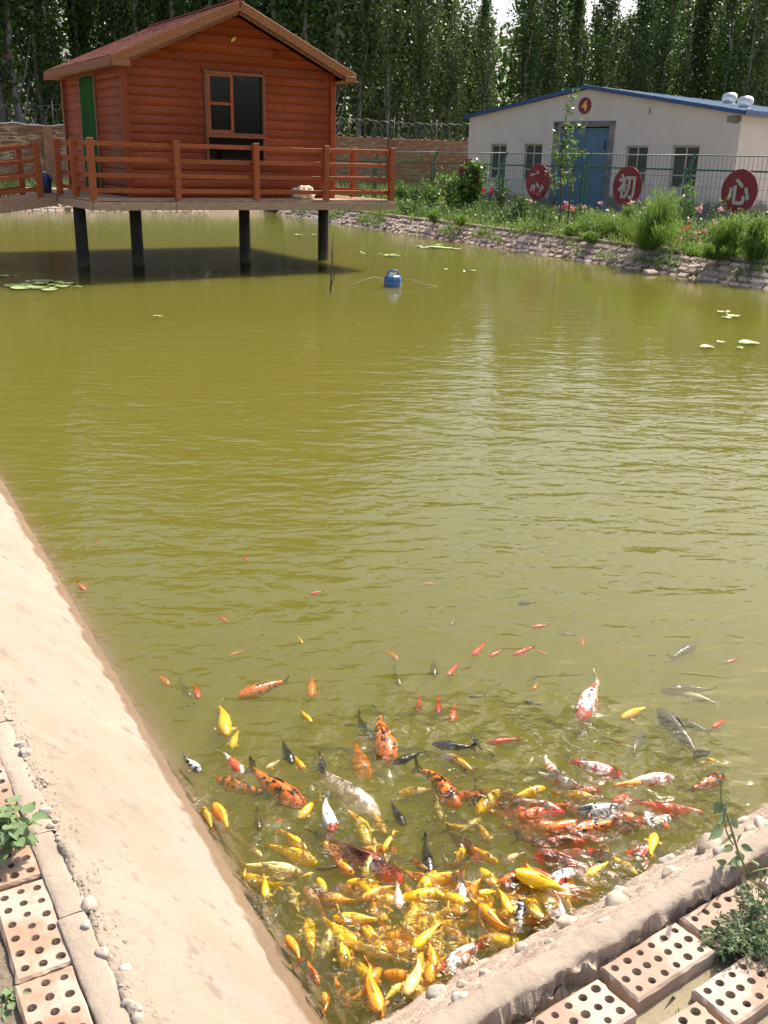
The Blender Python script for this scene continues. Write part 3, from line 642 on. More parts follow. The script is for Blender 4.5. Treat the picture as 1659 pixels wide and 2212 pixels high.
for (px, py) in ((181, 577), (299, 573), (530, 567), (698, 560)):
    p = at(px, py, 0); zt = H(0, 0, ZD - 0.16).z
    mb = MB(); mb.tube([(p.x, p.y, -0.9), (p.x, p.y, 0.0), (p.x, p.y, 0.6), (p.x, p.y, zt)], [0.115, 0.113, 0.11, 0.108], 14)
    mb.build('pile', m_pile, deck)

def railing(name, label, runs, group=None):
    root = empty(name); tag(root, label, 'railing', group)
    return root
def post(root, a, b, z0, lean=0.0):
    hpart('post', m_rail, root, ((a, b, z0), (a + lean, b, z0 + 1.05), 0.10, 0.10, VH), bev=0.005)
RZ = (0.955, 0.685, 0.415, 0.15)
rl = empty('wooden_railing'); tag(rl, 'orange-brown wooden railing of square posts and four rails around the platform', 'railing', 'wooden railings')
PA = [0.02, 1.615, 3.227, 4.782, 6.35]
for a in PA: post(rl, a, 0.0, ZD - 0.005)
for a0, a1 in zip(PA, PA[1:]):
    for i, z in enumerate(RZ):
        short = 0.11 if i in (1, 2) else 0.0
        hpart('rail', m_rail, rl, ((a0 - 0.02, 0.085, ZD + z), (a1 + 0.02 - short, 0.085, ZD + z + random.uniform(-0.012, 0.012)), 0.04, 0.072, Z3))
for bs_ in ([0.0, 1.62, 3.2, 4.7, 6.2],):
    for b in bs_[1:]: post(rl, 6.35, b, ZD - 0.005)
    for b0, b1 in zip(bs_, bs_[1:]):
        for z in RZ: hpart('rail', m_rail, rl, ((6.27, b0, ZD + z), (6.27, b1, ZD + z), 0.04, 0.072, Z3))
for b in (1.16, 2.38): post(rl, 0.02, b, ZD - 0.005)
for b0, b1 in ((0, 1.16), (1.16, 2.38)):
    for z in RZ: hpart('rail', m_rail, rl, ((0.10, b0, ZD + z), (0.10, b1, ZD + z), 0.04, 0.072, Z3))
# ramp to the left bank
rampo = empty('wooden_ramp'); tag(rampo, 'plank footbridge sloping from the platform down to the left bank', 'footbridge')
rr = empty('wooden_railing'); tag(rr, 'low orange-brown railing along both sides of the sloping footbridge', 'railing', 'wooden railings')
zr = lambda a: ZD + a * 0.135
nr = 34
for k in range(nr):
    a = -0.05 - 5.0 * (k + 0.5) / nr
    hpart('plank', m_deck, rampo, ((a, 2.42, zr(a) - 0.01), (a, 3.62, zr(a) - 0.01), 5.0 / nr * KH - 0.008, 0.028, Z3), bev=0.003)
for b in (2.42, 3.62): hpart('side_beam', m_deck, rampo, ((-0.05, b, zr(-0.05) - 0.12), (-5.05, b, zr(-5.05) - 0.12), 0.05, 0.17, Z3))
for b in (2.45, 3.59):
    pa = [-0.35, -1.45, -2.55, -3.65, -4.75] if b < 3 else [-0.45, -0.95, -1.5, -2.6, -3.7, -4.75]
    for a in pa: post(rr, a, b, zr(a) - 0.05, random.uniform(-0.03, 0.03))
    for i, z in enumerate(RZ):
        for a0, a1 in zip(pa, pa[1:]):
            sg = 0.07 if b < 3 else -0.07
            hpart('rail', m_rail, rr, ((a0 + 0.04, b + sg, zr(a0) + z), (a1 - 0.02, b + sg, zr(a1) + z - 0.01), 0.04, 0.072, Z3))

hut = empty('log_hut'); tag(hut, 'orange-red log cabin hut with gable roof and green curtain in its doorway', 'hut')
TA, BF, WF, DP = 1.036, 0.977, 4.337, 4.25
ZA, SLP = 4.615, 0.44
def under(t): return ZA - SLP * abs(t - WF / 2)
def logs(face, holes, z0, z1, gable):
    """half round log boards on one face; face(t, out, z) -> point; holes (t0,t1,z0,z1)"""
    hgt = 0.166; z = z0
    Ltot = WF if gable else DP
    while z < z1 - 0.02:
        zt = z + hgt; cuts = [(0.0, Ltot)]
        for (a, b, c, d) in holes:
            if zt > c + 0.03 and z < d - 0.03:
                nc = []
                for (p, q) in cuts:
                    if p < a: nc.append((p, min(q, a)))
                    if q > b: nc.append((max(p, b), q))
                cuts = nc
        # long runs are made of two boards with a butt joint
        for (p, q) in cuts:
            runs = [(p, q)]
            if q - p > 3.2 and random.random() < 0.6:
                j = random.uniform(p + 1.0, q - 1.0); runs = [(p, j - 0.003), (j + 0.003, q)]
            for (p_, q_) in runs:
                mb = MB(); prof = [(0.0, 0.002), (0.013, 0.02), (0.019, 0.055), (0.021, 0.083), (0.019, 0.111), (0.013, 0.146), (0.0, 0.164)]
                L0 = []; L1 = []; jit = random.uniform(-0.004, 0.005)
                for o_, dz in prof:
                    t0, t1 = p_, q_
                    if gable:
                        hw = (ZA - 0.03 - (z + dz)) / SLP
                        t0 = max(t0, WF / 2 - hw); t1 = min(t1, WF / 2 + hw)
                    if t1 < t0: t0 = t1 = (t0 + t1) / 2
                    L0.append(face(t0, o_ + jit, z + dz)); L1.append(face(t1, o_ + jit, z + dz))
                n_ = len(prof); mb.v = [tuple(x) for x in L0 + L1]
                for k in range(n_ - 1): mb.face([k, n_ + k, n_ + k + 1, k + 1], 0, True)
                mb.face(list(range(n_))[::-1]); mb.face([n_ + k for k in range(n_)])
                if (L0[0] - L1[0]).length > 0.05: mb.build('log', m_log, hut)
        z = zt
WIN = [(1.54, 2.83, 1.87, 3.54)]
logs(lambda t, o, z: H(TA + t, BF - o, z), WIN, ZD + 0.01, ZA, True)
logs(lambda t, o, z: H(TA - o, BF + t, z), [(1.88, 3.03, ZD, 3.47)], ZD + 0.01, under(0) - 0.02, False)
logs(lambda t, o, z: H(TA + WF + o, BF + t, z), [], ZD + 0.01, under(0) - 0.02, False)
logs(lambda t, o, z: H(TA + t, BF + DP + o, z), [], ZD + 0.01, ZA, True)
# inner sheathing behind the logs
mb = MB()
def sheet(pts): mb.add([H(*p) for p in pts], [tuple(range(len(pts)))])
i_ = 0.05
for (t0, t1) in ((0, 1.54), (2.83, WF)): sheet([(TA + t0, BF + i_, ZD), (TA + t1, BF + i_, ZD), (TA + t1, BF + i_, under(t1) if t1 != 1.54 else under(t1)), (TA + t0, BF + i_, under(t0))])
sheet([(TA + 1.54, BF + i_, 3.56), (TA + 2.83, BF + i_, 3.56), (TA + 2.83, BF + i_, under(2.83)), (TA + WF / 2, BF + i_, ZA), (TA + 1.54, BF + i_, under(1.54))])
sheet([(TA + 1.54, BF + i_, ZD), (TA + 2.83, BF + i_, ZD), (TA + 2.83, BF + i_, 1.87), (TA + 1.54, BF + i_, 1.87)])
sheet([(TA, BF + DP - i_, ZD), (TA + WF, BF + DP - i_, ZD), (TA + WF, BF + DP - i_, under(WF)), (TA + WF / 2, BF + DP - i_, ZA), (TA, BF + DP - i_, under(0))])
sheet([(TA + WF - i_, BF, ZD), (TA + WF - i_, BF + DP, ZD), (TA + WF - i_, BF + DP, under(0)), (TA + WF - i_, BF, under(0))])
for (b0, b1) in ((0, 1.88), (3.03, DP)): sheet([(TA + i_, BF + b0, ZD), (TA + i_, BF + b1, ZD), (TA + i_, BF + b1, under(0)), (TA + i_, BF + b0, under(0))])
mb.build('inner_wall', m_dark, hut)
for (a, b) in ((TA - 0.045, BF - 0.045), (TA + WF + 0.045, BF - 0.045)):
    hpart('corner_board', m_log, hut, ((a, b, ZD), (a, b, under(0) - 0.03), 0.10, 0.10, VH))
hpart('corner_board', m_brownb, hut, ((TA - 0.045, BF + DP + 0.03, ZD), (TA - 0.045, BF + DP + 0.03, under(0) - 0.03), 0.09, 0.09, VH))
# roof slabs, shingle tabs, boards
b0, b1 = BF - 0.42, BF + DP + 0.25; te = -0.36
ztop = lambda t: 4.755 - SLP * abs(t - WF / 2)
for sg in (0, 1):
    t_e = te if sg == 0 else WF - te; mb = MB()
    pts = []
    for (t, b) in ((t_e, b0), (t_e, b1), (WF / 2, b1), (WF / 2, b0)):
        pts.append(H(TA + t, b, ztop(t)))
    low = [p - Vector((0, 0, 0.06)) for p in pts]
    mb.add(pts + low, [(0, 1, 2, 3), (7, 6, 5, 4), (0, 4, 5, 1), (1, 5, 6, 2), (2, 6, 7, 3), (3, 7, 4, 0)])
    roof = mb.build('roof', m_shingle if False else m_brownb, hut)
    nrow, ncol = 17, 17
    ln = (WF / 2 - te)
    tabm = None
    for r_ in range(nrow):
        for c_ in range(ncol):
            f0 = r_ / nrow; f1 = (r_ + 1.25) / nrow
            tA = t_e + (WF / 2 - t_e) * f0; tB = t_e + (WF / 2 - t_e) * min(f1, 1.0)
            wv = (b1 - b0) / ncol; sh = (0.5 if r_ % 2 else 0) * wv
            y0 = max(b0 - 0.01, b0 + c_ * wv - sh + 0.008); y1 = min(b1, b0 + (c_ + 1) * wv - sh - 0.008)
            if c_ == ncol - 1: y1 = b1
            if sg == 1 and r_ % 2 == 1 and False: continue
            mb = MB(); lift0 = 0.016 + random.uniform(0, 0.004); lift1 = 0.004
            P = [H(TA + tA, y0, ztop(tA)) + Vector((0, 0, lift0)), H(TA + tA, y1, ztop(tA)) + Vector((0, 0, lift0)), H(TA + tB, y1, ztop(tB)) + Vector((0, 0, lift1)), H(TA + tB, y0, ztop(tB)) + Vector((0, 0, lift1))]
            Q = [p - Vector((0, 0, 0.012)) for p in P]
            fs = [(0, 1, 2, 3), (0, 4, 5, 1), (1, 5, 6, 2), (3, 7, 4, 0)] if sg == 0 else [(3, 2, 1, 0), (1, 5, 4, 0), (2, 6, 5, 1), (0, 4, 7, 3)]
            mb.add(P + Q, fs)
            if sg == 0: mb.build('shingle', m_shingle, roof)
            elif sg == 1:
                if r_ == 0 and c_ == 0: acc = MB()
                acc.add(P + Q, fs)
    if sg == 1: tag(acc.build('shingles', m_shingle, roof), kind='stuff')
mbr = MB(); mbr.beam(H(TA + WF / 2, b0, 4.752), H(TA + WF / 2, b1, 4.752), 0.2, 0.02); mbr.build('ridge_cap', m_shingle, hut)
def rake(tA, tB, b, mat=m_tan, h=0.15, dz=-0.085):
    pA, pB = H(TA + tA, b, ztop(tA) + dz), H(TA + tB, b, ztop(tB) + dz)
    mb = MB(); d = (pB - pA).normalized(); side = VH; upv = side.cross(d) * (1 if side.cross(d).z > 0 else -1)
    mb.beam(pA, pB, 0.03, h, 0, upv, 0.004); return mb.build('rake_board', mat, hut)
rake(te, WF / 2 - 0.02, b0 - 0.022); rake(WF - te, WF / 2 + 0.02, b0 - 0.022)
rake(te + 0.12, WF / 2 - 0.02, b0 + 0.03, m_brownb, 0.07, -0.19); rake(WF - te - 0.12, WF / 2 + 0.02, b0 + 0.03, m_brownb, 0.07, -0.19)
hpart('eave_board', m_brownb, hut, ((TA + te - 0.02, b0 - 0.04, ztop(te) - 0.10), (TA + te - 0.02, b1, ztop(te) - 0.10), 0.03, 0.145, Z3))
hpart('eave_board', m_brownb, hut, ((TA + WF - te + 0.02, b0 - 0.04, ztop(te) - 0.10), (TA + WF - te + 0.02, b1, ztop(te) - 0.10), 0.03, 0.145, Z3))
for tA, tB in ((te - 0.01, -0.03), (WF + 0.12, WF - te + 0.01)):
    hpart('eave_return', m_tan, hut, ((TA + tA, b0 - 0.05, ztop(te) - 0.115), (TA + tB, b0 - 0.05, ztop(te) - 0.115), 0.03, 0.10, Z3))
    hpart('soffit', m_brownb, hut, ((TA + (tA + tB) / 2, b0 - 0.03, ztop(te) - 0.155), (TA + (tA + tB) / 2, b1 - 0.02, ztop(te) - 0.155), 0.42 * KH, 0.018, Z3))
# window
wz = empty('window'); wz.parent = hut
def hb(name, mat, par, a, b, wd, ht, upv=Z3, bev=0.004):
    mb = MB(); mb.beam(H(*a), H(*b), wd, ht, 0, upv, bev); return mb.build(name, mat, par)
t0, t1 = TA + 1.54, TA + 2.83; bf = BF - 0.05
for (z_) in (3.505, 2.39): hb('frame', m_brownb, wz, (t0, bf, z_), (t1, bf, z_), 0.09, 0.05)
for t_ in (t0 + 0.025, t1 - 0.025): hb('frame', m_brownb, wz, (t_, bf, 1.87), (t_, bf, 3.56), 0.05, 0.09, VH)
hb('sill', m_rail, wz, (t0 - 0.02, bf - 0.02, 2.345), (t1 + 0.02, bf - 0.02, 2.345), 0.12, 0.035)
hb('frame', m_rail, wz, (t0, bf, 1.885), (t1, bf, 1.885), 0.09, 0.04)
ts = t0 + 0.06; te_ = t0 + 0.60
for t_ in (ts + 0.025, te_ - 0.03): hb('sash', m_rail, wz, (t_, bf - 0.012, 2.42), (t_, bf - 0.012, 3.485), 0.055, 0.05, VH)
for z_ in (2.44, 2.95, 3.462): hb('sash', m_rail, wz, (ts + 0.05, bf - 0.012, z_), (te_ - 0.06, bf - 0.012, z_), 0.05, 0.05)
def hp(name, mat, par, a0, a1, b, z0, z1):
    mb = MB(); P = [H(a0, b, z0), H(a1, b, z0), H(a1, b, z1), H(a0, b, z1)]; Q = [p + VH * 0.006 for p in P]
    mb.add(P + Q, [(0, 1, 2, 3), (7, 6, 5, 4), (0, 4, 5, 1), (1, 5, 6, 2), (2, 6, 7, 3), (3, 7, 4, 0)]); return mb.build(name, mat, par)
hp('pane', m_pane, wz, ts + 0.055, te_ - 0.06, bf, 2.465, 2.925); hp('pane', m_pane, wz, ts + 0.055, te_ - 0.06, bf, 2.975, 3.44)
hp('screen', m_dusty if False else m_pane, wz, te_, t1 - 0.055, bf + 0.03, 2.42, 3.485)
hp('pane', m_pane, wz, t0 + 0.055, t1 - 0.055, bf + 0.01, 1.91, 2.32)
# door curtain with folds, and door frame
V = []; F = []; n_ = 60; mrows = 6
for j in range(mrows + 1):
    for i in range(n_ + 1):
        f = i / n_; fold = 0.045 * math.sin(f * 30 + 0.8 * math.sin(f * 9)) * (0.6 + 0.4 * j / mrows)
        p = H(TA - 0.03 + fold * 0.6, BF + 1.92 + 1.07 * f, ZD + 0.04 + (3.46 - ZD - 0.06) * (1 - j / mrows)); V.append(tuple(p))
for j in range(mrows):
    for i in range(n_): F.append((j * (n_ + 1) + i, j * (n_ + 1) + i + 1, (j + 1) * (n_ + 1) + i + 1, (j + 1) * (n_ + 1) + i))
link('door_curtain', np_mesh('door_curtain', V, F, m_curtain, True), hut)
for b in (BF + 1.89, BF + 3.02): hb('door_frame', m_brownb, hut, (TA - 0.02, b, ZD), (TA - 0.02, b, 3.49), 0.07, 0.06, UH)
hb('door_frame', m_brownb, hut, (TA - 0.02, BF + 1.87, 3.49), (TA - 0.02, BF + 3.04, 3.49), 0.07, 0.06)
mb = MB(); mb.lathe(H(TA + 2.18, BF - 0.05, 4.12), [(0.0, 0), (0.035, 0.004), (0.04, 0.015), (0.02, 0.028)], 10, 0, tuple(-VH), sx=1.6, sy=0.7); mb.build('foam_blob', m_foam, hut)

# things on the platform
V = []; F = []; nu, nv_ = 22, 12
for i in range(nv_ + 1):
    th = math.pi * i / nv_
    for j in range(nu):
        ph = 2 * math.pi * j / nu; d = Vector((math.sin(th) * math.cos(ph), math.sin(th) * math.sin(ph), math.cos(th)))
        r = 1 + 0.35 * noise.noise(d * 2.1 + Vector((3, 1, 0))) + 0.15 * noise.noise(d * 5)
        V.append((d.x * r * 0.23, d.y * r * 0.13, max(0, d.z * r * 0.15 + 0.09)))
for i in range(nv_):
    for j in range(nu): F.append((i * nu + j, (i + 1) * nu + j, (i + 1) * nu + (j + 1) % nu, i * nu + (j + 1) % nu))
sk = link('feed_sack', np_mesh('feed_sack', V, F, m_sack, True)); sk.location = H(4.42, 0.30, ZD + 0.0); sk.rotation_euler = (0, 0, math.atan2(UH.y, UH.x))
tag(sk, 'crumpled white and yellow printed sack lying on the platform behind the railing', 'sack')
jg = empty('water_jug', H(-0.12, 2.9, ZD)); jg.scale = (0.75,) * 3; tag(jg, 'dark blue plastic jug with pale cap standing where footbridge meets platform', 'jug')
mb = MB(); mb.lathe((0, 0, 0), [(0.10, 0), (0.125, 0.02), (0.13, 0.3), (0.12, 0.36), (0.07, 0.42), (0.045, 0.44), (0.045, 0.46)], 18); mb.build('body', m_jug, jg)
mb = MB(); mb.lathe((0, 0, 0.46), [(0.05, 0), (0.052, 0.03), (0.045, 0.04)], 14); mb.build('cap', m_white, jg)
mb = MB(); mb.tube([(0.05, 0, 0.42), (0.13, 0, 0.41), (0.16, 0, 0.34), (0.13, 0, 0.24)], 0.013, 8); mb.build('handle', m_jug, jg)

# ------------------------------------------------------------------ long brick wall behind
P0 = Vector((-15.4, 38.6, 0)); wallroot = empty('brick_wall'); tag(wallroot, 'long garden wall of tan and reddish bricks behind the pond', 'wall')
WT, WB = 2.93, 0.36
mb = MB(); mb.beam(P0 + U * -14 + Vector((0, 0, (WT + WB) / 2 - 0.03)), P0 + U * 34 + Vector((0, 0, (WT + WB) / 2 - 0.03)), 0.20, WT - WB - 0.06); mb.build('mortar_core', m_mortar, wallroot)
mb = MB(); mb.box((0, 0, 0), (0.117, 0.055, 0.0265), bev=0.004); bA = mb.mesh('brick', m_wallbrick)
mb = MB(); mb.box((0, 0, 0), (0.117, 0.055, 0.0265), bev=0.004); bB = mb.mesh('brick', m_wallbrick2)
acc = [MB(), MB()]; cnt = 0; angU = math.atan2(U.y, U.x); rows_ = int((WT - WB) / 0.064)
cand = []
for r_ in range(rows_):
    for c_ in range(-30, 190):
        t = c_ * 0.25 + (0.125 if r_ % 2 else 0)
        if -4 < t < 3.2 or 13.6 < t < 27: cand.append((abs(t - 1.3) if t < 4 else 10 + t, r_, t))
vis = sorted([c for c in cand if -0.4 < c[2] < 2.9 and c[1] > 12], key=lambda c: -c[1])[:290]; vs_ = {(c[1], c[2]) for c in vis}
for _, r_, t in cand:
    p = P0 + U * t + Vv * (-0.06 + random.uniform(-0.008, 0.004)); p.z = WB + 0.032 + r_ * 0.064
    y = random.random() < (0.30 if t > 10 else 0.62 if noise.noise(Vector((t * 0.8, r_ * 0.12, 0))) > -0.1 else 0.15)
    if (r_, t) in vs_:
        o = link('brick', bB if y else bA, wallroot); o.location = p; o.rotation_euler = (0, 0, angU + random.uniform(-0.02, 0.02))
    else: acc[y].box(p, (0.117, 0.055, 0.0265), (U, Vv, Vector((0, 0, 1))), 0, 0.004)
tag(acc[0].build('bricks', m_wallbrick, wallroot), kind='stuff'); tag(acc[1].build('bricks', m_wallbrick2, wallroot), kind='stuff')
mb = MB()
for k in range(-20, 50): 
    p = P0 + U * (k * 0.7); q = P0 + U * (k * 0.7 + 0.69); zz = WT - 0.015 + random.uniform(-0.012, 0.012); p.z = q.z = zz; mb.beam(p, q, 0.27, 0.05, 0, Z3, 0.008)
tag(mb.build('coping', m_mortar if False else m_wallbrick, wallroot), kind='stuff')
for t in (2.3, 17.2, 24.0):
    p = P0 + U * t - Vv * 0.14; mb = MB(); mb.box(p + Vector((0, 0, (WT + WB) / 2)), (0.18, 0.06, (WT - WB) / 2), (U, Vv, Vector((0, 0, 1))), 0, 0.01); mb.build('pier', m_wallbrick, wallroot)
# razor wire coils on the wall and a white hose
rz = empty('razor_wire'); tag(rz, 'coils of razor wire strung along the top of the brick wall', 'razor wire')
for (ta, tb) in ((-4, 4), (13, 22)):
    mb = MB(); pts = []; nco = int((tb - ta) / 0.42)
    for k in range(nco * 18):
        a = 2 * math.pi * k / 18; f = k / (nco * 18); rr_ = 0.36 * (1 + 0.10 * math.sin(k * 0.37) + 0.06 * math.sin(k * 0.113))
        p = P0 + U * (ta + (tb - ta) * f + rr_ * math.sin(a)) + Vv * (0.06 * math.cos(a * 0.5)); p.z = WT + 0.40 + rr_ * math.cos(a); pts.append(p)
    mb.tube(pts, 0.0045, 4, cap=False); mb.build('coil', m_razor, rz)
    for k in range(int((tb - ta) / 2.2) + 1):
        p = P0 + U * (ta + k * 2.2); mb = MB(); mb.tube([(p.x, p.y, WT), (p.x, p.y, WT + 0.9)], 0.014, 6); mb.build('stake', m_razor, rz)
mb = MB(); pts = []
for k in range(30):
    p = P0 + U * (-4 + 0.25 * k) - Vv * 0.1; p.z = WT + 0.03 + 0.03 * math.sin(k * 0.7) + 0.02 * math.sin(k * 1.9); pts.append(p)
mb.tube(pts, 0.022, 8); tag(mb.build('hose', m_white), 'white hose lying along the top of the brick wall left of the hut', 'hose')

# ------------------------------------------------------------------ white building
G0 = Vector((2.892, 40.0, 0)); gd = Vector((0.696, -0.718, 0)).normalized(); gb = Vector((0.718, 0.696, 0)).normalized()
BW, BD = 11.16, 26.0; TX = 5.36
def G(t, b, z): p = G0 + gd * t + gb * b; p.z = z; return p
bld = empty('white_building'); tag(bld, 'long white plastered farm building with low blue edged gable roof and blue door', 'building')
zw = lambda t: 3.62 + (4.47 - 3.62) * (1 - abs(t - TX) / (TX if t < TX else BW - TX))
HOLES = [(1.17, 1.93, 1.45, 2.69), (2.78, 3.60, 1.45, 2.70), (4.30, 6.40, 0.36, 3.28), (7.16, 8.0, 1.45, 2.66), (8.91, 9.87, 1.38, 2.68)]
def stain_plaster():
    m = m_plaster; t = m.node_tree; L = t.links; b = t.nodes['Principled BSDF']; src = b.inputs['Base Color'].links[0].from_socket
    g = N(t, 'ShaderNodeNewGeometry'); sp = N(t, 'ShaderNodeSeparateXYZ'); L.new(g.outputs['Position'], sp.inputs[0])
    nz = N(t, 'ShaderNodeTexNoise', i_Scale=1.3, i_Detail=7.0, i_Roughness=0.65); L.new(g.outputs['Position'], nz.inputs['Vector'])
    ml = N(t, 'ShaderNodeMath', operation='MULTIPLY_ADD'); ml.inputs[1].default_value = -1.1; L.new(nz.outputs['Fac'], ml.inputs[0]); L.new(sp.outputs[2], ml.inputs[2])
    mr = N(t, 'ShaderNodeMapRange'); mr.inputs[1].default_value = 0.52; mr.inputs[2].default_value = 0.30; L.new(ml.outputs[0], mr.inputs[0])
    mx = N(t, 'ShaderNodeMix', data_type='RGBA'); L.new(mr.outputs[0], mx.inputs[0]); L.new(src, mx.inputs[6]); mx.inputs[7].default_value = (0.20, 0.18, 0.165, 1); L.new(mx.outputs[2], b.inputs['Base Color'])
stain_plaster()
mb = MB(); xs = sorted({0.0, BW, TX} | {h[0] for h in HOLES} | {h[1] for h in HOLES})
for x0, x1 in zip(xs, xs[1:]):
    hs = [h for h in HOLES if h[0] <= x0 + 1e-6 and h[1] >= x1 - 1e-6]
    if not hs: mb.add([G(x0, 0, 0.3), G(x1, 0, 0.3), G(x1, 0, zw(x1)), G(x0, 0, zw(x0))], [(0, 1, 2, 3)])
    else:
        h = hs[0]
        if h[2] > 0.4: mb.add([G(x0, 0, 0.3), G(x1, 0, 0.3), G(x1, 0, h[2]), G(x0, 0, h[2])], [(0, 1, 2, 3)])
        mb.add([G(x0, 0, h[3]), G(x1, 0, h[3]), G(x1, 0, zw(x1)), G(x0, 0, zw(x0))], [(0, 1, 2, 3)])
for h in HOLES:
    for (p, q) in (((h[0], h[2]), (h[0], h[3])), ((h[0], h[3]), (h[1], h[3])), ((h[1], h[3]), (h[1], h[2])), ((h[1], h[2]), (h[0], h[2]))):
        mb.add([G(p[0], 0, p[1]), G(q[0], 0, q[1]), G(q[0], 0.14, q[1]), G(p[0], 0.14, p[1])], [(0, 1, 2, 3)])
mb.add([G(BW, 0, 0.3), G(BW, BD, 0.3), G(BW, BD, 3.62), G(BW, 0, 3.62)], [(0, 1, 2, 3)])
mb.add([G(0, BD, 0.3), G(0, 0, 0.3), G(0, 0, 3.62), G(0, BD, 3.62)], [(0, 1, 2, 3)])
mb.add([G(BW, BD, 0.3), G(0, BD, 0.3), G(0, BD, 3.62), G(TX, BD, 4.47), G(BW, BD, 3.62)], [(0, 1, 2, 3, 4)])
mb.build('wall', m_plaster, bld)
# roof sheets and blue edge
for (ta, tb) in ((-0.12, TX), (BW + 0.14, TX)):
    mb = MB(); za = 4.57 - (4.57 - 3.66) * (abs(ta - TX) / (TX + 0.12 if ta < TX else BW + 0.14 - TX)); zb = 4.57
    P = [G(ta, -0.14, za), G(ta, BD, za), G(tb, BD, zb), G(tb, -0.14, zb)]; Q = [p - Vector((0, 0, 0.05)) for p in P]
    mb.add(P + Q, [(0, 1, 2, 3), (7, 6, 5, 4), (0, 4, 5, 1), (1, 5, 6, 2), (3, 7, 4, 0)])
    # corrugation ribs
    sgn = 1
    for k in range(26):
        b_ = -0.05 + k * 1.0; a1 = G(ta, b_, za + 0.018); a2 = G(tb, b_, zb + 0.018); mb.beam(a1, a2, 0.05, 0.035)
    mb.build('roof', m_roof, bld)
    mb = MB(); mb.beam(G(ta, -0.165, za - 0.030), G(tb, -0.165, zb - 0.030), 0.035, 0.125, 0, Z3); mb.build('roof_edge', m_blue, bld)
mb = MB(); mb.beam(G(BW + 0.16, -0.15, 3.63), G(BW + 0.16, BD, 3.63), 0.05, 0.16); mb.build('roof_edge', m_blue, bld)
# windows
for h in (HOLES[0], HOLES[1], HOLES[3], HOLES[4]):
    wr = empty('window', parent=bld)
    zt_ = h[2] + (h[3] - h[2]) * 0.30
    def gbm(name, a, b_, wd, ht, mat, upv=Z3):
        mb = MB(); mb.beam(a, b_, wd, ht, 0, upv, 0.004); return mb.build(name, mat, wr)
    for z_ in (h[2] + 0.03, zt_, h[3] - 0.03): gbm('frame', G(h[0], 0.09, z_), G(h[1], 0.09, z_), 0.07, 0.05, m_wframe)
    for t_ in (h[0] + 0.028, (h[0] + h[1]) / 2, h[1] - 0.028): gbm('frame', G(t_, 0.09, h[2]), G(t_, 0.09, h[3]), 0.045, 0.06, m_wframe, gb)
    for (ta, tb) in ((h[0] + 0.05, (h[0] + h[1]) / 2 - 0.02), ((h[0] + h[1]) / 2 + 0.02, h[1] - 0.05)):
        for (z0, z1) in ((h[2] + 0.055, zt_ - 0.025), (zt_ + 0.025, h[3] - 0.055)):
            mb = MB(); P = [G(ta, 0.10, z0), G(tb, 0.10, z0), G(tb, 0.10, z1), G(ta, 0.10, z1)]; Q = [p + gb * 0.006 for p in P]
            mb.add(P + Q, [(0, 1, 2, 3), (7, 6, 5, 4), (0, 4, 5, 1), (1, 5, 6, 2), (2, 6, 7, 3), (3, 7, 4, 0)]); mb.build('pane', m_dusty, wr)
    gbm('sill', G(h[0] - 0.05, -0.02, h[2] - 0.03), G(h[1] + 0.05, -0.02, h[2] - 0.03), 0.12, 0.05, m_plaster)
    gbm('lintel', G(h[0] - 0.04, -0.012, h[3] + 0.03), G(h[1] + 0.04, -0.012, h[3] + 0.03), 0.03, 0.05, m_plaster)
mb = MB(); mb.add([G(0.3, 1.4, 0.3), G(BW - 0.3, 1.4, 0.3), G(BW - 0.3, 1.4, 3.5), G(0.3, 1.4, 3.5)], [(0, 1, 2, 3)]); mb.build('inner_wall', m_dark, bld)  # near-black backing sheet standing for the unlit room behind the panes
# door
dr = empty('door', parent=bld)
mb = MB(); mb.box(G(5.35, 0.11, 1.80), (1.02, 0.025, 1.44), (gd, gb, Vector((0, 0, 1))), 0, 0.006); mb.build('door_leaf', m_door, dr)
for t_ in (4.36, 5.35, 6.34):
    mb = MB(); mb.beam(G(t_, 0.075, 0.40), G(t_, 0.075, 3.22), 0.07 if t_ != 5.35 else 0.04, 0.02, 0, gb, 0.004); mb.build('stile', m_door, dr)
for z_ in (0.62, 1.9, 3.18):
    mb = MB(); mb.beam(G(4.42, 0.0745, z_), G(6.28, 0.0745, z_), 0.02, 0.08, 0, Z3, 0.004); mb.build('rail', m_door, dr)
for (a, b_) in (((4.18, 0.36), (4.18, 3.42)), ((6.52, 0.36), (6.52, 3.42)), ((4.06, 3.37), (6.64, 3.37))):
    mb = MB(); p, q = G(a[0], -0.01, a[1]), G(b_[0], -0.01, b_[1]); v_ = abs(a[0] - b_[0]) < 0.01
    mb.beam(p, q, 0.22 if v_ else 0.05, 0.05 if v_ else 0.16, 0, gb if v_ else Z3, 0.006); mb.build('surround', m_soot, dr)
mb = MB(); mb.tube([G(6.30, 0.0, 2.55), G(6.30, -0.06, 2.6), G(6.30, -0.06, 2.75), G(6.30, 0.0, 2.8)], 0.025, 8); mb.build('handle', m_blackp, dr)
mb = MB()
for (t_, z_, a, b_) in ((10.80, 3.46, 0.13, 0.10), (10.98, 3.45, 0.10, 0.12), (11.08, 3.47, 0.07, 0.09), (7.9, 3.75, 0.03, 0.10)):
    mb.box(G(t_, -0.004, z_), (a, 0.006, b_), (gd, gb, Vector((0, 0, 1))), 0, 0.004)
mb.build('bare_patch', m_patch, bld)

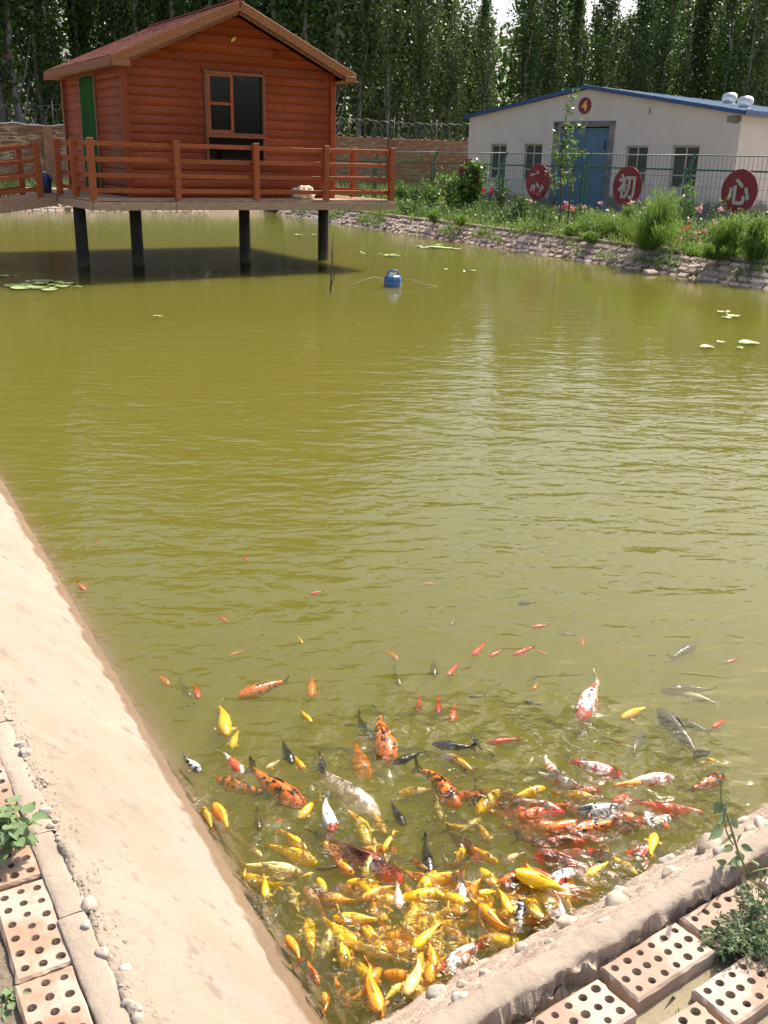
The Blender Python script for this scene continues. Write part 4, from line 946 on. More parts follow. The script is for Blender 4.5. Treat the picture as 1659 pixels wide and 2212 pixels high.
# lettering (flat paint cut from font outlines)
def glyph(txt, size, mat, name, parent, offset=0.02, ext=0.004):
    cu = bpy.data.curves.new('lettering', 'FONT'); cu.body = txt; cu.size = size; cu.align_x = 'CENTER'; cu.align_y = 'CENTER'; cu.offset = offset; cu.extrude = ext
    o = bpy.data.objects.new('lettering', cu); COL.objects.link(o)
    bpy.context.view_layer.update(); dg = bpy.context.evaluated_depsgraph_get()
    me = bpy.data.meshes.new_from_object(o.evaluated_get(dg)); bpy.data.objects.remove(o)
    me.materials.clear(); me.materials.append(mat)
    co = np.empty(len(me.vertices) * 3, np.float32); me.vertices.foreach_get('co', co); co = co.reshape(-1, 3)
    if len(co): co[:, :2] -= (co[:, :2].max(0) + co[:, :2].min(0)) / 2; me.vertices.foreach_set('co', co.ravel())
    return link(name, me, parent)
def face_matrix(p, right, outn):
    up_ = Vector((0, 0, 1)); m = Matrix((right, up_, outn)).transposed().to_4x4(); m.translation = p; return m
dsk = empty('number_disc', parent=bld)
mb = MB(); mb.lathe((0, 0, 0), [(0.262, -0.01), (0.268, 0.0), (0.262, 0.012)], 40); mb.build('disc', m_red, dsk)
gl4 = glyph('4', 0.44, m_sign_yellow, 'numeral', dsk, 0.012); gl4.location = (0, 0, 0.016)
dsk.matrix_world = face_matrix(G(5.31, -0.015, 3.95), gd, -gb)
# turbine vents on the roof
def vent(t, b_, r, label):
    z_ = 4.57 - (t - TX) * (0.91 / (BW + 0.14 - TX)); v = empty('roof_vent', G(t, b_, z_)); tag(v, label, 'roof vent', 'turbine vents on the roof')
    mb = MB(); mb.lathe((0, 0, -0.1), [(r * 0.8, 0), (r * 0.78, 0.18)], 20); mb.build('base', m_zinc, v)
    mb = MB(); mb.lathe((0, 0, 0.08), [(r * 0.8, 0), (r, r * 0.35), (r * 1.04, r * 0.75), (r * 0.92, r * 1.1), (r * 0.55, r * 1.32), (0.02, r * 1.38)], 20)
    mb.build('turbine', m_zinc, v)
    mb = MB()
    for k in range(20):
        a = 2 * math.pi * k / 20; pts = [Vector((math.cos(a + q * 0.35) * rr_ * 1.02, math.sin(a + q * 0.35) * rr_ * 1.02, 0.08 + z2)) for q, (rr_, z2) in enumerate([(r * 0.8, 0), (r, r * 0.35), (r * 1.04, r * 0.75), (r * 0.92, r * 1.1), (r * 0.55, r * 1.32)])]
        mb.tube(pts, 0.012, 4, cap=False)
    mb.build('blades', m_zinc, v)
vent(9.65, 3.0, 0.24, 'right and nearer silver turbine vent on the building roof')
vent(7.45, 6.0, 0.25, 'left silver turbine vent on the building roof')

# ------------------------------------------------------------------ green mesh fence with red character discs
F0 = Vector((3.24, 30.4, 0)); FS = Vector((1.94, -2.85, 0)); fd = FS.normalized(); fn = Vector((-fd.y, fd.x, 0)) * -1
if fn.y > 0: fn = -fn
def FP(k, z): p = F0 + FS * k; p.z = z; return p
fence = empty('mesh_fence'); tag(fence, 'green steel mesh fence with slanted post tops between garden and white building', 'fence')
for k in range(-5, 6):
    for s in (-1, 1):
        mb = MB(); b_ = FP(k, 0.3) + fd * 0.07 * s; mb.beam(b_, Vector((b_.x, b_.y, 1.98)), 0.045, 0.045, 0, tuple(fd), 0.004); mb.build('post', m_green, fence)
    b_ = FP(k, 1.95); mb = MB(); mb.beam(b_, b_ + fd * 0.05 - fn * 0.12 + Vector((0, 0, 0.36)), 0.05, 0.05, 0, tuple(fd), 0.004); mb.build('post_arm', m_green, fence)
    if k < 5:
        for z_ in (1.95, 0.62):
            mb = MB(); mb.beam(FP(k, z_) + fd * 0.09, FP(k + 1, z_) - fd * 0.09, 0.038, 0.038); mb.build('rail', m_green, fence)
        mb = MB(); mb.tube([FP(k, 2.29) - fn * 0.12, FP(k + 0.5, 2.275) - fn * 0.12, FP(k + 1, 2.29) - fn * 0.12], 0.016, 5); mb.build('top_wire', m_wire, fence)
        mb = MB(); Ls = FS.length
        for i in range(1, int(Ls / 0.12)): q = FP(k, 0.64) + fd * (0.12 * i); mb.beam(q, Vector((q.x, q.y, 2.28)), 0.0065, 0.0065, 0, tuple(fd))
        for z_ in np.arange(0.84, 1.95, 0.24): mb.beam(FP(k, float(z_)) + fd * 0.1, FP(k + 1, float(z_)) - fd * 0.1, 0.0065, 0.0065)
        mb.build('wire_mesh', m_green, fence)
for ch, px, py, lab in (('不', 1018, 379, 'red disc sign half hidden behind the leafy shrub, leftmost on the fence'), ('忘', 1167, 393, 'red disc sign with white character partly behind a shrub, second from left'),
                       ('初', 1360, 403, 'red disc sign with white character in the middle of the right fence'), ('心', 1602, 414, 'red disc sign with white character above the round bushes at far right')):
    r = ray(px, py)   # where that line of sight meets the fence
    den = r.x * FS.y - r.y * FS.x; tt = (F0.x * FS.y - F0.y * FS.x) / den; p = Vector((0, 0, HCAM)) + r * tt
    s_ = empty('disc_sign'); tag(s_, lab, 'sign', 'red discs with white characters on the fence'); R_ = 0.49
    mb = MB(); mb.lathe((0, 0, 0), [(R_ - 0.006, -0.015), (R_, -0.008), (R_, 0.008), (R_ - 0.006, 0.015)], 48); mb.build('disc', m_red, s_)
    gc = glyph(ch, 0.62, m_sign_white, 'character', s_, 0.016); gc.location = (0, 0, 0.02)
    mb = MB(); mb.tube([(0, -1.3, -0.03), (0, 0.3, -0.03)], 0.025, 8); mb.build('pole', m_green, s_)
    s_.matrix_world = face_matrix(p + fn * 0.09, fd, fn)

# ------------------------------------------------------------------ vegetation
def leaf_quads(P, size, rng, up=0.0, aspect=0.62, nrm=None):
    """diamond shaped leaves at points P (n,3); returns (n,4,3)"""
    n = len(P); d = rng.normal(size=(n, 3)); d[:, 2] += up; d /= np.linalg.norm(d, axis=1)[:, None]
    e = rng.normal(size=(n, 3)); e -= d * (e * d).sum(1)[:, None]; e /= np.linalg.norm(e, axis=1)[:, None]
    s = (size * rng.uniform(0.65, 1.3, n))[:, None]
    f = np.cross(d, e)
    a = P - d * s * 0.5; b = P + e * s * aspect * 0.5 + f * s * 0.06; c = P + d * s * 0.5; g = P - e * s * aspect * 0.5 + f * s * 0.06
    return np.stack([a, b, c, g], 1)
def poplar(seed, h, rad, nb, per, size, low=0.12):
    rg = np.random.default_rng(seed); pts = []
    lean = rg.normal(size=2) * 0.15
    for _ in range(nb):
        z0 = h * (low + (0.93 - low) * rg.uniform() ** 0.85); L = (h - z0) * 0.30 + 1.1 * rg.uniform(0.6, 1.3)
        a = rg.uniform(0, 2 * math.pi); f = z0 / h
        rmax = rad * (0.55 + 0.75 * math.sin(math.pi * min(1, 0.25 + 0.7 * f))) * rg.uniform(0.55, 1.15) * (1.0 if f < 0.75 else (1.0 - f) / 0.25 * 0.8 + 0.2)
        n = int(per * rg.uniform(0.5, 1.4)); t = rg.uniform(0.05, 1, n)
        rr_ = rmax * t ** 0.6; z = z0 + L * t ** 1.1
        p = np.stack([math.cos(a) * rr_, math.sin(a) * rr_, z], 1) + rg.normal(size=(n, 3)) * np.array([0.13, 0.13, 0.16])
        pts.append(p)
    P = np.concatenate(pts); P[:, 0] += lean[0] * (P[:, 2] / h) ** 2 * 3; P[:, 1] += lean[1] * (P[:, 2] / h) ** 2 * 3
    return leaf_quads(P, size, rg)
def tree_trunk(h, r, seed, nbr=10):
    rg = random.Random(seed); mb = MB(); n = 9
    pts = [Vector((0.10 * math.sin(k * 1.3 + seed), 0.10 * math.cos(k * 1.1 + seed), h * 0.95 * k / n)) for k in range(n + 1)]; pts[0] = Vector((0, 0, -0.2))
    mb.tube(pts, [r * (1.25 if k == 0 else 1.0 - 0.88 * k / n) for k in range(n + 1)], 9)
    for _ in range(nbr):
        f = rg.uniform(0.12, 0.7); p = Vector((0, 0, h * f)); a = rg.uniform(0, 6.28); L = rg.uniform(1.2, 2.4)
        q = p + Vector((math.cos(a) * 0.45 * L, math.sin(a) * 0.45 * L, L)); mb.tube([p, (p + q) / 2 + Vector((math.cos(a), math.sin(a), 0)) * 0.12, q], [r * 0.32 * (1 - f * 0.6), r * 0.2, 0.008], 5, cap=False)
    return mb
kinds = []
for i, (h, rad, nb, per, mat, low) in enumerate([(17.5, 0.95, 150, 46, m_poplar, 0.10), (16.0, 0.85, 140, 46, m_poplar, 0.14), (18.5, 1.05, 165, 46, m_poplar, 0.08), (15.0, 1.1, 135, 50, m_poplar2, 0.05), (16.5, 0.8, 120, 44, m_poplar, 0.22), (17.0, 0.95, 130, 46, m_poplar2, 0.20)]):
    kinds.append((quads_mesh('crown', poplar(100 + i, h, rad, nb, per, 0.215, low), mat), tree_trunk(h, 0.15 + 0.02 * (i % 3), i).mesh('trunk', m_bark), h))
rg = random.Random(11)
TW = 'slender poplar in the dense tree belt behind the brick wall'
def add_tree(t, v, kind=None, sc=1.0, name='poplar_tree', row=0):
    p = P0 + U * t + Vv * v; e = empty(name, (p.x, p.y, zg), rg.uniform(0, 6.28)); e.scale = (sc * rg.uniform(0.9, 1.15),) * 2 + (sc,)
    k = kinds[rg.choice([0, 1, 2, 3, 4]) if kind is None else kind]
    link('trunk', k[1], e); link('crown', k[0], e); a_ = p.x / p.y
    where = ('left of the hut' if a_ < -0.31 else 'right behind the hut' if a_ < -0.10 else 'between hut roof and white building' if a_ < 0.09 else 'over the left half of the white building' if a_ < 0.21 else 'over the right half of the white building')
    look = 'pale silvery poplar' if kinds.index(k) in (3, 5) else 'slim bare-footed dark poplar' if kinds.index(k) == 4 else 'dense dark green poplar'
    rw = ('in the front row', 'in the second row', 'in the third row', 'in the hindmost row')[row]
    tag(e, look + ' ' + rw + ' ' + where, 'tree', look + 's ' + rw + ' ' + where); return e
for row, (v, sp, t0_, t1_) in enumerate(((4.2, 1.75, -9, 66), (7.6, 1.9, -10, 74), (11.5, 2.2, -12, 84), (16.0, 2.6, -14, 92))):
    t = t0_ + rg.uniform(0, 1)
    while t < t1_:
        q_ = P0 + U * t + Vv * v; az_ = q_.x / q_.y; hs_ = 1.0
        if 0.050 < az_ < 0.103: hs_ = 0.68
        elif 0.14 < az_ < 0.235: hs_ = 0.78
        gap = (-0.056 < az_ < -0.044) or 0.098 < az_ < 0.112
        if not gap and not (row == 0 and rg.random() < 0.12):
            light = 15.5 < t < 26 and row == 0 and rg.random() < 0.75
            add_tree(t, v + rg.uniform(-0.5, 0.5), (3 if rg.random() < 0.6 else 5) if light else (5 if t > 24 and row < 2 and rg.random() < 0.15 else None), rg.uniform(0.9, 1.12) * (1.0 if t < 17 else 0.86 if t < 24 else 0.82) * hs_, row=row)
        t += sp * rg.uniform(0.75, 1.25)
# undergrowth and the dark wood further back
rgn = np.random.default_rng(5)
n = 60000; T = rgn.uniform(-18, 100, n); W_ = rgn.uniform(18, 30, n); Z = zg + 10.5 * rgn.uniform(0, 1, n) ** 1.25
P = np.stack([P0.x + U.x * T + Vv.x * W_, P0.y + U.y * T + Vv.y * W_, Z], 1)
tag(link('undergrowth', quads_mesh('undergrowth', leaf_quads(P, 0.55, rgn), m_poplar)), 'dark wood beyond the poplar belt', None, None, 'stuff')
n = 15000; T = rgn.uniform(-10, 70, n); W_ = rgn.uniform(1.5, 17, n); Z = zg + 1.7 * rgn.uniform(0, 1, n) ** 1.6
P = np.stack([P0.x + U.x * T + Vv.x * W_, P0.y + U.y * T + Vv.y * W_, Z], 1)
tag(link('low_scrub', quads_mesh('low_scrub', leaf_quads(P, 0.22, rgn), m_shrubd)), 'low scrub between the poplar trunks', None, None, 'stuff')

# grass
def blades(P, hmin, hmax, wd, rng, lean=0.35):
    n = len(P); h = rng.uniform(hmin, hmax, n); a = rng.uniform(0, 2 * math.pi, n); l = rng.normal(0, lean, n)
    d = np.stack([np.cos(a), np.sin(a), np.zeros(n)], 1); s = np.stack([-np.sin(a), np.cos(a), np.zeros(n)], 1) * (wd * rng.uniform(0.6, 1.4, n))[:, None]
    b0 = P - s * 0.5; b1 = P + s * 0.5; top = P + d * (l * h)[:, None]; top[:, 2] += h
    mid = P + d * (l * h * 0.3)[:, None]; mid[:, 2] += h * 0.6
    return np.stack([b0, b1, mid + s * 0.4, mid - s * 0.4], 1), np.stack([mid - s * 0.4, mid + s * 0.4, top + s * 0.04, top - s * 0.04], 1)
def grass(name, f, n, hmin, hmax, wd, seed, label, mat):
    rng = np.random.default_rng(seed); P = f(rng, n); a, b = blades(P, hmin, hmax, wd, rng); tag(link(name, quads_mesh(name, np.concatenate([a, b]), mat)), label, None, None, 'stuff')
def on_right(n0, n1, s0, s1, clump=0.9):
    def f(rng, n):
        S = rng.uniform(s0, s1, n); Nn = n0 + (n1 - n0) * rng.uniform(0, 1, n)
        keep = np.array([noise.noise(Vector((S[i] * clump, Nn[i] * clump, 3))) > -0.12 + 0.3 * rng.uniform() for i in range(n)])
        S, Nn = S[keep], Nn[keep]
        return np.stack([dB.x * S + nB.x * Nn, dB.y * S + nB.y * Nn, np.full(len(S), 0.36)], 1)
    return f
grass('bank_grass', on_right(14.45, 18.6, -34, -9), 30000, 0.08, 0.32, 0.018, 1, 'uneven green grass on the far right bank along the fence', m_grass)
grass('tall_grass', on_right(15.3, 19.6, -34, -9, 0.6), 7000, 0.25, 0.6, 0.016, 2, 'tall seeding grass in front of the mesh fence', m_grass)
def weeds_f(seed, n):
    rng = np.random.default_rng(seed); P = on_right(14.5, 18.2, -34, -9, 1.3)(rng, n); k = rng.integers(1, 4, len(P)); P = np.repeat(P, 9, 0)
    P = P + rng.normal(size=P.shape) * np.array([0.09, 0.09, 0.0]); P[:, 2] = 0.36 + np.abs(rng.normal(0, 0.21, len(P))); return leaf_quads(P, 0.062, rng, 0.2, 0.6)
tag(link('leafy_weeds', quads_mesh('leafy_weeds', weeds_f(9, 5200), m_shrub)), 'low leafy weeds mixed into the bank grass', None, None, 'stuff')
def far_f(rng, n):
    S = rng.uniform(-8, 26, n); Nn = rng.uniform(38.3, 41.3, n)
    return np.stack([U.x * S + Vv.x * Nn, U.y * S + Vv.y * Nn, np.full(n, 0.36)], 1)
grass('far_grass', far_f, 15000, 0.2, 0.8, 0.03, 3, 'green grass between the far bank and the brick wall', m_grass)

def leafy(name, loc, h, r, nst, nl, size, mat, label, cat, group=None, stem_mat=None, droop=0.2, seed=0, aspect=0.7):
    rng = np.random.default_rng(seed); e = empty(name, loc); tag(e, label, cat, group); mb = MB(); pts = []
    for k in range(nst):
        a = rng.uniform(0, 6.28); rr_ = r * rng.uniform(0.15, 1.0); hh = h * rng.uniform(0.55, 1.0)
        c = [Vector((math.cos(a) * rr_ * q ** 1.3 + rng.normal() * 0.02, math.sin(a) * rr_ * q ** 1.3 + rng.normal() * 0.02, hh * (q - droop * q ** 3))) for q in (0, 0.3, 0.6, 0.85, 1.0)]
        mb.tube(c, [0.012 * h, 0.010 * h, 0.007 * h, 0.005 * h, 0.002], 5, cap=False)
        t = rng.uniform(0.2, 1, nl); idx = np.clip((t * 4).astype(int), 0, 3); ca = np.array([tuple(x) for x in c]); fr = (t * 4 - idx)[:, None]
        pts.append(ca[idx] * (1 - fr) + ca[idx + 1] * fr + rng.normal(size=(nl, 3)) * size * 0.9)
    mb.build('stem', stem_mat or m_stem, e)
    link('foliage', quads_mesh('foliage', leaf_quads(np.concatenate(pts), size, rng, 0.2, aspect), mat), e); return e
def px_ground(px, py, n_off=None, nn=None):
    return at(px, py, 0.36)
def R_on(px, nn):
    """point on the right bank at pondside offset nn seen in column px"""
    r = ray(px, 420); den = r.x * nB.x + r.y * nB.y; t = nn / den; return Vector((r.x * t, r.y * t, 0.36))
V_ = [
 ('leafy_shrub', 985, 16.5, 1.62, 0.80, 20, 70, 0.13, m_shrub, 'big leafy hop-like shrub with broad bright leaves at the fence', 'shrub'),
 ('leafy_shrub', 930, 16.6, 1.35, 0.5, 9, 50, 0.11, m_shrub, 'upright pale green shrub left of the big leafy one', 'shrub'),
 ('leafy_shrub', 1128, 15.9, 0.92, 0.5, 12, 50, 0.11, m_shrubd, 'dark leafy shrub in front of the second red disc', 'shrub'),
 ('leafy_shrub', 885, 15.2, 0.62, 0.55, 16, 50, 0.07, m_shrub, 'low bushy weed on the bank just right of the platform', 'bush'),
 ('leafy_shrub', 845, 15.4, 0.55, 0.5, 14, 50, 0.07, m_shrub, 'low bush half behind the platform corner', 'bush'),
 ('climbing_plant', 1085, 17.2, 1.55, 0.32, 9, 60, 0.07, m_shrubd, 'narrow plant climbing the fence post left of the second disc', 'climber'),
 ('climbing_plant', 1490, 17.3, 1.75, 0.35, 6, 26, 0.10, m_shrub, 'sparse vine with yellowish leaves climbing over the fence at a window', 'climber'),
 ('climbing_plant', 1560, 17.2, 1.3, 0.2, 4, 22, 0.07, m_shrub, 'thin climbing vine on the fence left of the last disc', 'climber'),
 ('leafy_shrub', 1340, 16.9, 0.65, 0.4, 10, 36, 0.09, m_shrub, 'small bright yellow-green shrub at the foot of the middle disc', 'shrub'),
 ('leafy_shrub', 1022, 17.0, 2.0, 0.46, 16, 90, 0.13, m_shrub, 'leafy plant hiding the leftmost red disc', 'shrub'),
 ('leafy_shrub', 1185, 16.2, 0.75, 0.5, 14, 50, 0.07, m_shrubd, 'low dark bush between second disc and young tree', 'bush'),
 ('leafy_shrub', 1255, 16.9, 0.95, 0.45, 12, 46, 0.06, m_shrub, 'wispy bush at the foot of the fence post by the blue door', 'bush'),
 ('leafy_shrub', 1450, 17.0, 1.0, 0.45, 10, 46, 0.07, m_shrub, 'loose weedy bush between middle disc and climbing vine', 'bush'),
 ('leafy_shrub', 1640, 16.6, 1.0, 0.5, 14, 50, 0.08, m_shrubd, 'dark bush at the fence right of the last disc', 'bush'),
 ('leafy_shrub', 800, 15.6, 0.6, 0.5, 12, 46, 0.07, m_shrub, 'bush showing through the platform railing on its right', 'bush'),
 ('leafy_shrub', 1010, 15.2, 0.5, 0.45, 14, 44, 0.06, m_shrub, 'low leafy clump at the bank edge under the leafy shrub', 'bush'),
 ('leafy_shrub', 1090, 15.3, 0.5, 0.4, 12, 44, 0.06, m_shrubd, 'low dark clump at the bank edge left of the dark shrub', 'bush'),
 ('leafy_shrub', 870, 16.8, 1.25, 0.55, 14, 60, 0.09, m_shrub, 'tall bush behind the platform corner at the left end of the fence', 'shrub'),
 ('leafy_shrub', 905, 17.0, 1.1, 0.5, 12, 54, 0.08, m_shrubd, 'dark bush before the brick wall left of the pale green shrub', 'shrub'),
 ('leafy_shrub', 770, 17.5, 0.9, 0.6, 14, 54, 0.09, m_shrub, 'bush seen between the rails before the brick wall', 'bush'),
 ('leafy_shrub', 1040, 16.4, 0.7, 0.5, 14, 40, 0.06, m_shrub, 'weedy bush under the leafy shrub by the fence', 'bush'),
]
for i, (nm, px, nn, h, r_, nst, nl, sz, mat, lab, cat) in enumerate(V_):
    leafy(nm, R_on(px, nn), h, r_, nst, nl, sz, mat, lab, cat, 'green plants in the garden strip by the fence', seed=40 + i)
# feathery kochia bushes
def feathery(px, nn, h, r, label, seed, nn_=2600, grp='feathery bushes on the far right bank'):
    nn_ = int(nn_ * 1.7); rng = np.random.default_rng(seed); p = R_on(px, nn); e = empty('feathery_bush', p); tag(e, label, 'bush', grp)
    a = rng.uniform(0, 6.28, nn_); f = rng.uniform(0, 1, nn_) ** 0.5; th = rng.uniform(0, 1, nn_)
    nb_ = 26; br = rng.integers(0, nb_, nn_); ba = rng.uniform(0, 6.28, nb_); bt = rng.uniform(0.0, 1.0, nb_); bh = rng.uniform(0.6, 1.05, nb_)
    rr_ = r * bt[br] * th; P = np.stack([np.cos(ba[br]) * rr_, np.sin(ba[br]) * rr_, th * h * bh[br] * (1 - 0.45 * bt[br] ** 2)], 1) + rng.normal(size=(nn_, 3)) * np.array([0.07, 0.07, 0.06]) * h
    P[:, 2] = np.abs(P[:, 2]); aa, bb = blades(P, 0.05, 0.15, 0.011, rng, 0.9)
    link('foliage', quads_mesh('foliage', np.concatenate([aa, bb]), m_feather), e)
    mb = MB()
    for k in range(9): mb.tube([(0, 0, 0), (math.cos(ba[k]) * r * 0.6, math.sin(ba[k]) * r * 0.6, h * 0.7)], [0.01, 0.003], 4, cap=False)
    mb.build('stem', m_stem, e)
for i, a in enumerate([(1415, 14.55, 1.15, 0.95, 'largest feathery bright green bush spilling over the bank edge', 60, 7000), (1360, 15.3, 0.75, 0.8, 'feathery bush under the middle disc', 61, 3600), (1300, 15.4, 0.6, 0.7, 'lower feathery bush left of the largest one', 62, 2800),
                       (1590, 14.75, 0.80, 0.55, 'rounded feathery bush below the last disc', 63, 4600), (1652, 14.6, 0.75, 0.5, 'rounded feathery bush cut by the right frame edge', 64, 4200), (1560, 14.25, 0.3, 0.7, 'low creeping feathery plant on the blocks at the right', 65, 2600), (1240, 14.7, 0.3, 0.25, 'small tuft on the block slope', 66, 500), (940, 14.4, 0.32, 0.3, 'little green tuft at the bank edge beside the platform bush', 67, 600), (1000, 14.35, 0.3, 0.3, 'little green tuft on the bank below the leafy shrub', 68, 600), (1285, 14.4, 0.22, 0.25, 'tiny weed low on the block slope', 69, 400)]): feathery(a[0], a[1], a[2], a[3], a[4], a[5], a[6])
# roses
def rose(px, nn, h, r, cols, label, seed, nl=240):
    e = leafy('rose_bush', R_on(px, nn), h, r, 9, nl // 9, 0.06, m_shrubd, label, 'rose bush', 'rose bushes along the fence', seed=seed)
    rng = random.Random(seed)
    for k, (m, cnt) in enumerate(cols):
        for _ in range(cnt):
            a = rng.uniform(0, 6.28); rr_ = r * rng.uniform(0.2, 1.0); c = np.array([math.cos(a) * rr_, math.sin(a) * rr_, h * rng.uniform(0.6, 1.05)])
            rg2 = np.random.default_rng(rng.randrange(10 ** 6)); q = leaf_quads(np.repeat(c[None], 26, 0) + rg2.normal(size=(26, 3)) * 0.026, 0.055, rg2, 0.0, 0.95)
            link('flower', quads_mesh('flower', q, m), e)
for i, a in enumerate([(1230, 16.3, 0.75, 0.4, [(m_pink, 3), (m_crim, 3)], 'rose bush with pink and crimson blooms by the young tree'), (1290, 16.6, 0.75, 0.5, [(m_pink, 3)], 'pale pink rose bush left of the middle disc'), (1395, 16.4, 0.85, 0.45, [(m_pink, 6)], 'rose bush thick with pink blooms right of the middle disc'),
                       (1520, 15.9, 0.6, 0.45, [(m_crim, 5), (m_pink, 2)], 'crimson rose bush left of the last disc'), (1545, 16.3, 0.85, 0.45, [(m_pink, 4)], 'tall rose bush with few pink blooms near the last disc'), (1140, 17.0, 0.95, 0.5, [(m_pink, 3), (m_crim, 2)], 'rose bush behind the dark leafy shrub'), (1060, 16.8, 0.9, 0.45, [(m_crim, 3)], 'rose bush with a few red blooms near the leftmost disc'), (1500, 15.2, 0.35, 0.35, [(m_pink, 4)], 'low pink flowered bush near the bank edge')]):
    rose(*a, 80 + i)
# young trees (saplings) in front of the blue door
def sapling(px, nn, h, label, seed, lean, nbr=9, nl=16):
    rng = np.random.default_rng(seed); p = R_on(px, nn); e = empty('young_tree', p); tag(e, label, 'young tree', 'young trees in the garden strip'); mb = MB(); pts = []
    c = [Vector((lean[0] * q ** 1.5 * h + 0.03 * math.sin(q * 9), lean[1] * q * h, h * q)) for q in np.linspace(0, 1, 8)]
    mb.tube(c, [0.028 * (1 - 0.85 * k / 7) for k in range(8)], 7)
    for k in range(nbr):
        f = rng.uniform(0.28, 0.97); i = int(f * 7); b = c[i].lerp(c[min(i + 1, 7)], f * 7 - i); a = rng.uniform(0, 6.28); L = rng.uniform(0.25, 0.6)
        d = Vector((math.cos(a) * 0.7, math.sin(a) * 0.7, 0.75)) * L; mb.tube([b, b + d * 0.5 + Vector((0, 0, -0.02)), b + d], [0.009, 0.006, 0.002], 5, cap=False)
        t = rng.uniform(0.3, 1.05, nl)[:, None]; pts.append(np.array(b)[None] + np.array(d)[None] * t + rng.normal(size=(nl, 3)) * 0.055)
    mb.build('trunk', m_twig, e); link('crown', quads_mesh('crown', leaf_quads(np.concatenate(pts), 0.115, rng, -0.2, 0.55), m_shrub), e)
sapling(1212, 15.7, 3.15, 'slender young tree with sparse leaves before the blue door', 91, (-0.03, 0.0), 15, 20)
sapling(1228, 15.75, 2.5, 'shorter young tree leaning right in front of the blue door', 92, (0.09, 0.0), 9, 14)

# ------------------------------------------------------------------ blocks laid on the far banks
mb = MB(); mb.box((0, 0, 0), (0.118, 0.056, 0.04), bev=0.012); blk = mb.mesh('block', m_bankbrick)
def lay(nm, root, d, nv, n0, rows, s0, s1, dz0, slope_, near, cap=300, stp=0.262):
    cand = []
    for r_ in range(rows):
        s = s0 + (0.12 if r_ % 2 else 0)
        while s < s1:
            nn = n0 + r_ * 0.128; p = d * (s + random.uniform(-0.012, 0.012)) + nv * nn; p.z = dz0 + r_ * 0.128 * slope_ + 0.010 + random.uniform(-0.028, 0.020)
            if random.random() > 0.10: cand.append((near(p), p))
            s += stp
    cand.sort(key=lambda q: q[0]); a = math.atan2(d.y, d.x); sl_ = math.atan(slope_); acc = MB()
    for i, (_, p) in enumerate(cand):
        ro_ = (sl_ + random.uniform(-0.16, 0.16), random.uniform(-0.12, 0.12), a + random.uniform(-0.11, 0.11))
        if nv.cross(d).z > 0: ro_ = (ro_[0] * -1, ro_[1], ro_[2])
        if i < cap:
            o = link(nm, blk, root); o.location = p; o.rotation_euler = ro_; o.scale = (random.uniform(0.72, 1.04), random.uniform(0.85, 1.08), 1.0)
        else:
            e = Matrix.Rotation(ro_[2], 3, 'Z') @ Matrix.Rotation(ro_[0], 3, 'X'); acc.box(p, (0.118, 0.056, 0.04), (e.col[0], e.col[1], e.col[2]), 0, 0.012)
    if acc.v: tag(acc.build(nm + 's', m_bankbrick, root), kind='stuff')
lay('block', bs, dB, nB, 14.06, 4, -35, -6, -0.02, 0.80, lambda p: p.length)
lay('block', fb, U, Vv, 37.83, 4, -5, 12, -0.02, 0.85, lambda p: abs(p.x + 9))
mb = MB(); s = -35.0
while s < -6:
    L_ = random.uniform(0.7, 1.4); p = dB * (s + 0.01) + nB * 14.62; q = dB * (s + L_ - 0.015) + nB * 14.62; p.z = q.z = 0.40 + random.uniform(-0.01, 0.01); mb.beam(p, q, 0.17, 0.07, 0, Z3, 0.012); s += L_
tag(mb.build('coping', m_kerb, bs), kind='stuff')
V = []; F = []
for _ in range(1500): s = random.uniform(-34, -8); n_ = random.uniform(0, 0.55); crumb(dB * s + nB * (14.06 + n_) + Vector((0, 0, 0.02 + n_ * 0.75)), random.uniform(0.015, 0.05))
tag(link('bank_rubble', np_mesh('bank_rubble', V, F, m_bankbrick)), 'broken rubble and crumbs scattered over the far right bank', None, None, 'stuff')
def bank_tufts(rng, n):
    S = rng.uniform(-34, -9, n); Nn = 14.12 + rng.uniform(0, 0.5, n); keep = np.array([noise.noise(Vector((S[i] * 0.8, Nn[i] * 2.0, 8))) > 0.16 for i in range(n)]); S, Nn = S[keep], Nn[keep]
    return np.stack([dB.x * S + nB.x * Nn, dB.y * S + nB.y * Nn, 0.02 + (Nn - 14.06) * 0.78], 1)
grass('bank_weeds', bank_tufts, 9000, 0.05, 0.20, 0.016, 6, 'weeds rooted between the blocks of the far right bank', m_grass)
# loose debris at the far right water line
for i, (px, py, a_, lab) in enumerate([(1405, 590, 0.16, 'block slipped into the water below the largest feathery bush'), (1520, 600, 0.2, 'broken slab at the water line on the far right'), (1640, 618, 0.2, 'tilted block in the water at the right frame edge')]):
    p = at(px, py, 0.02); o = link('loose_block', blk); o.location = p; o.scale = (1.2, 1.6, 1.3); o.rotation_euler = (0.3, 0.15 * i, 0.5 + i); tag(o, lab, 'block', 'loose blocks at the far right water line')
def rope(name, pts, r, mat, label, cat):
    mb = MB(); mb.tube(pts, r, 5); tag(mb.build(name, mat), label, cat)
rope('bare_branch', [at(1380, 578, 0.02), at(1420, 562, 0.2), at(1465, 535, 0.45)], 0.012, m_rope, 'pale dry branch leaning from the water onto the far right bank', 'branch')

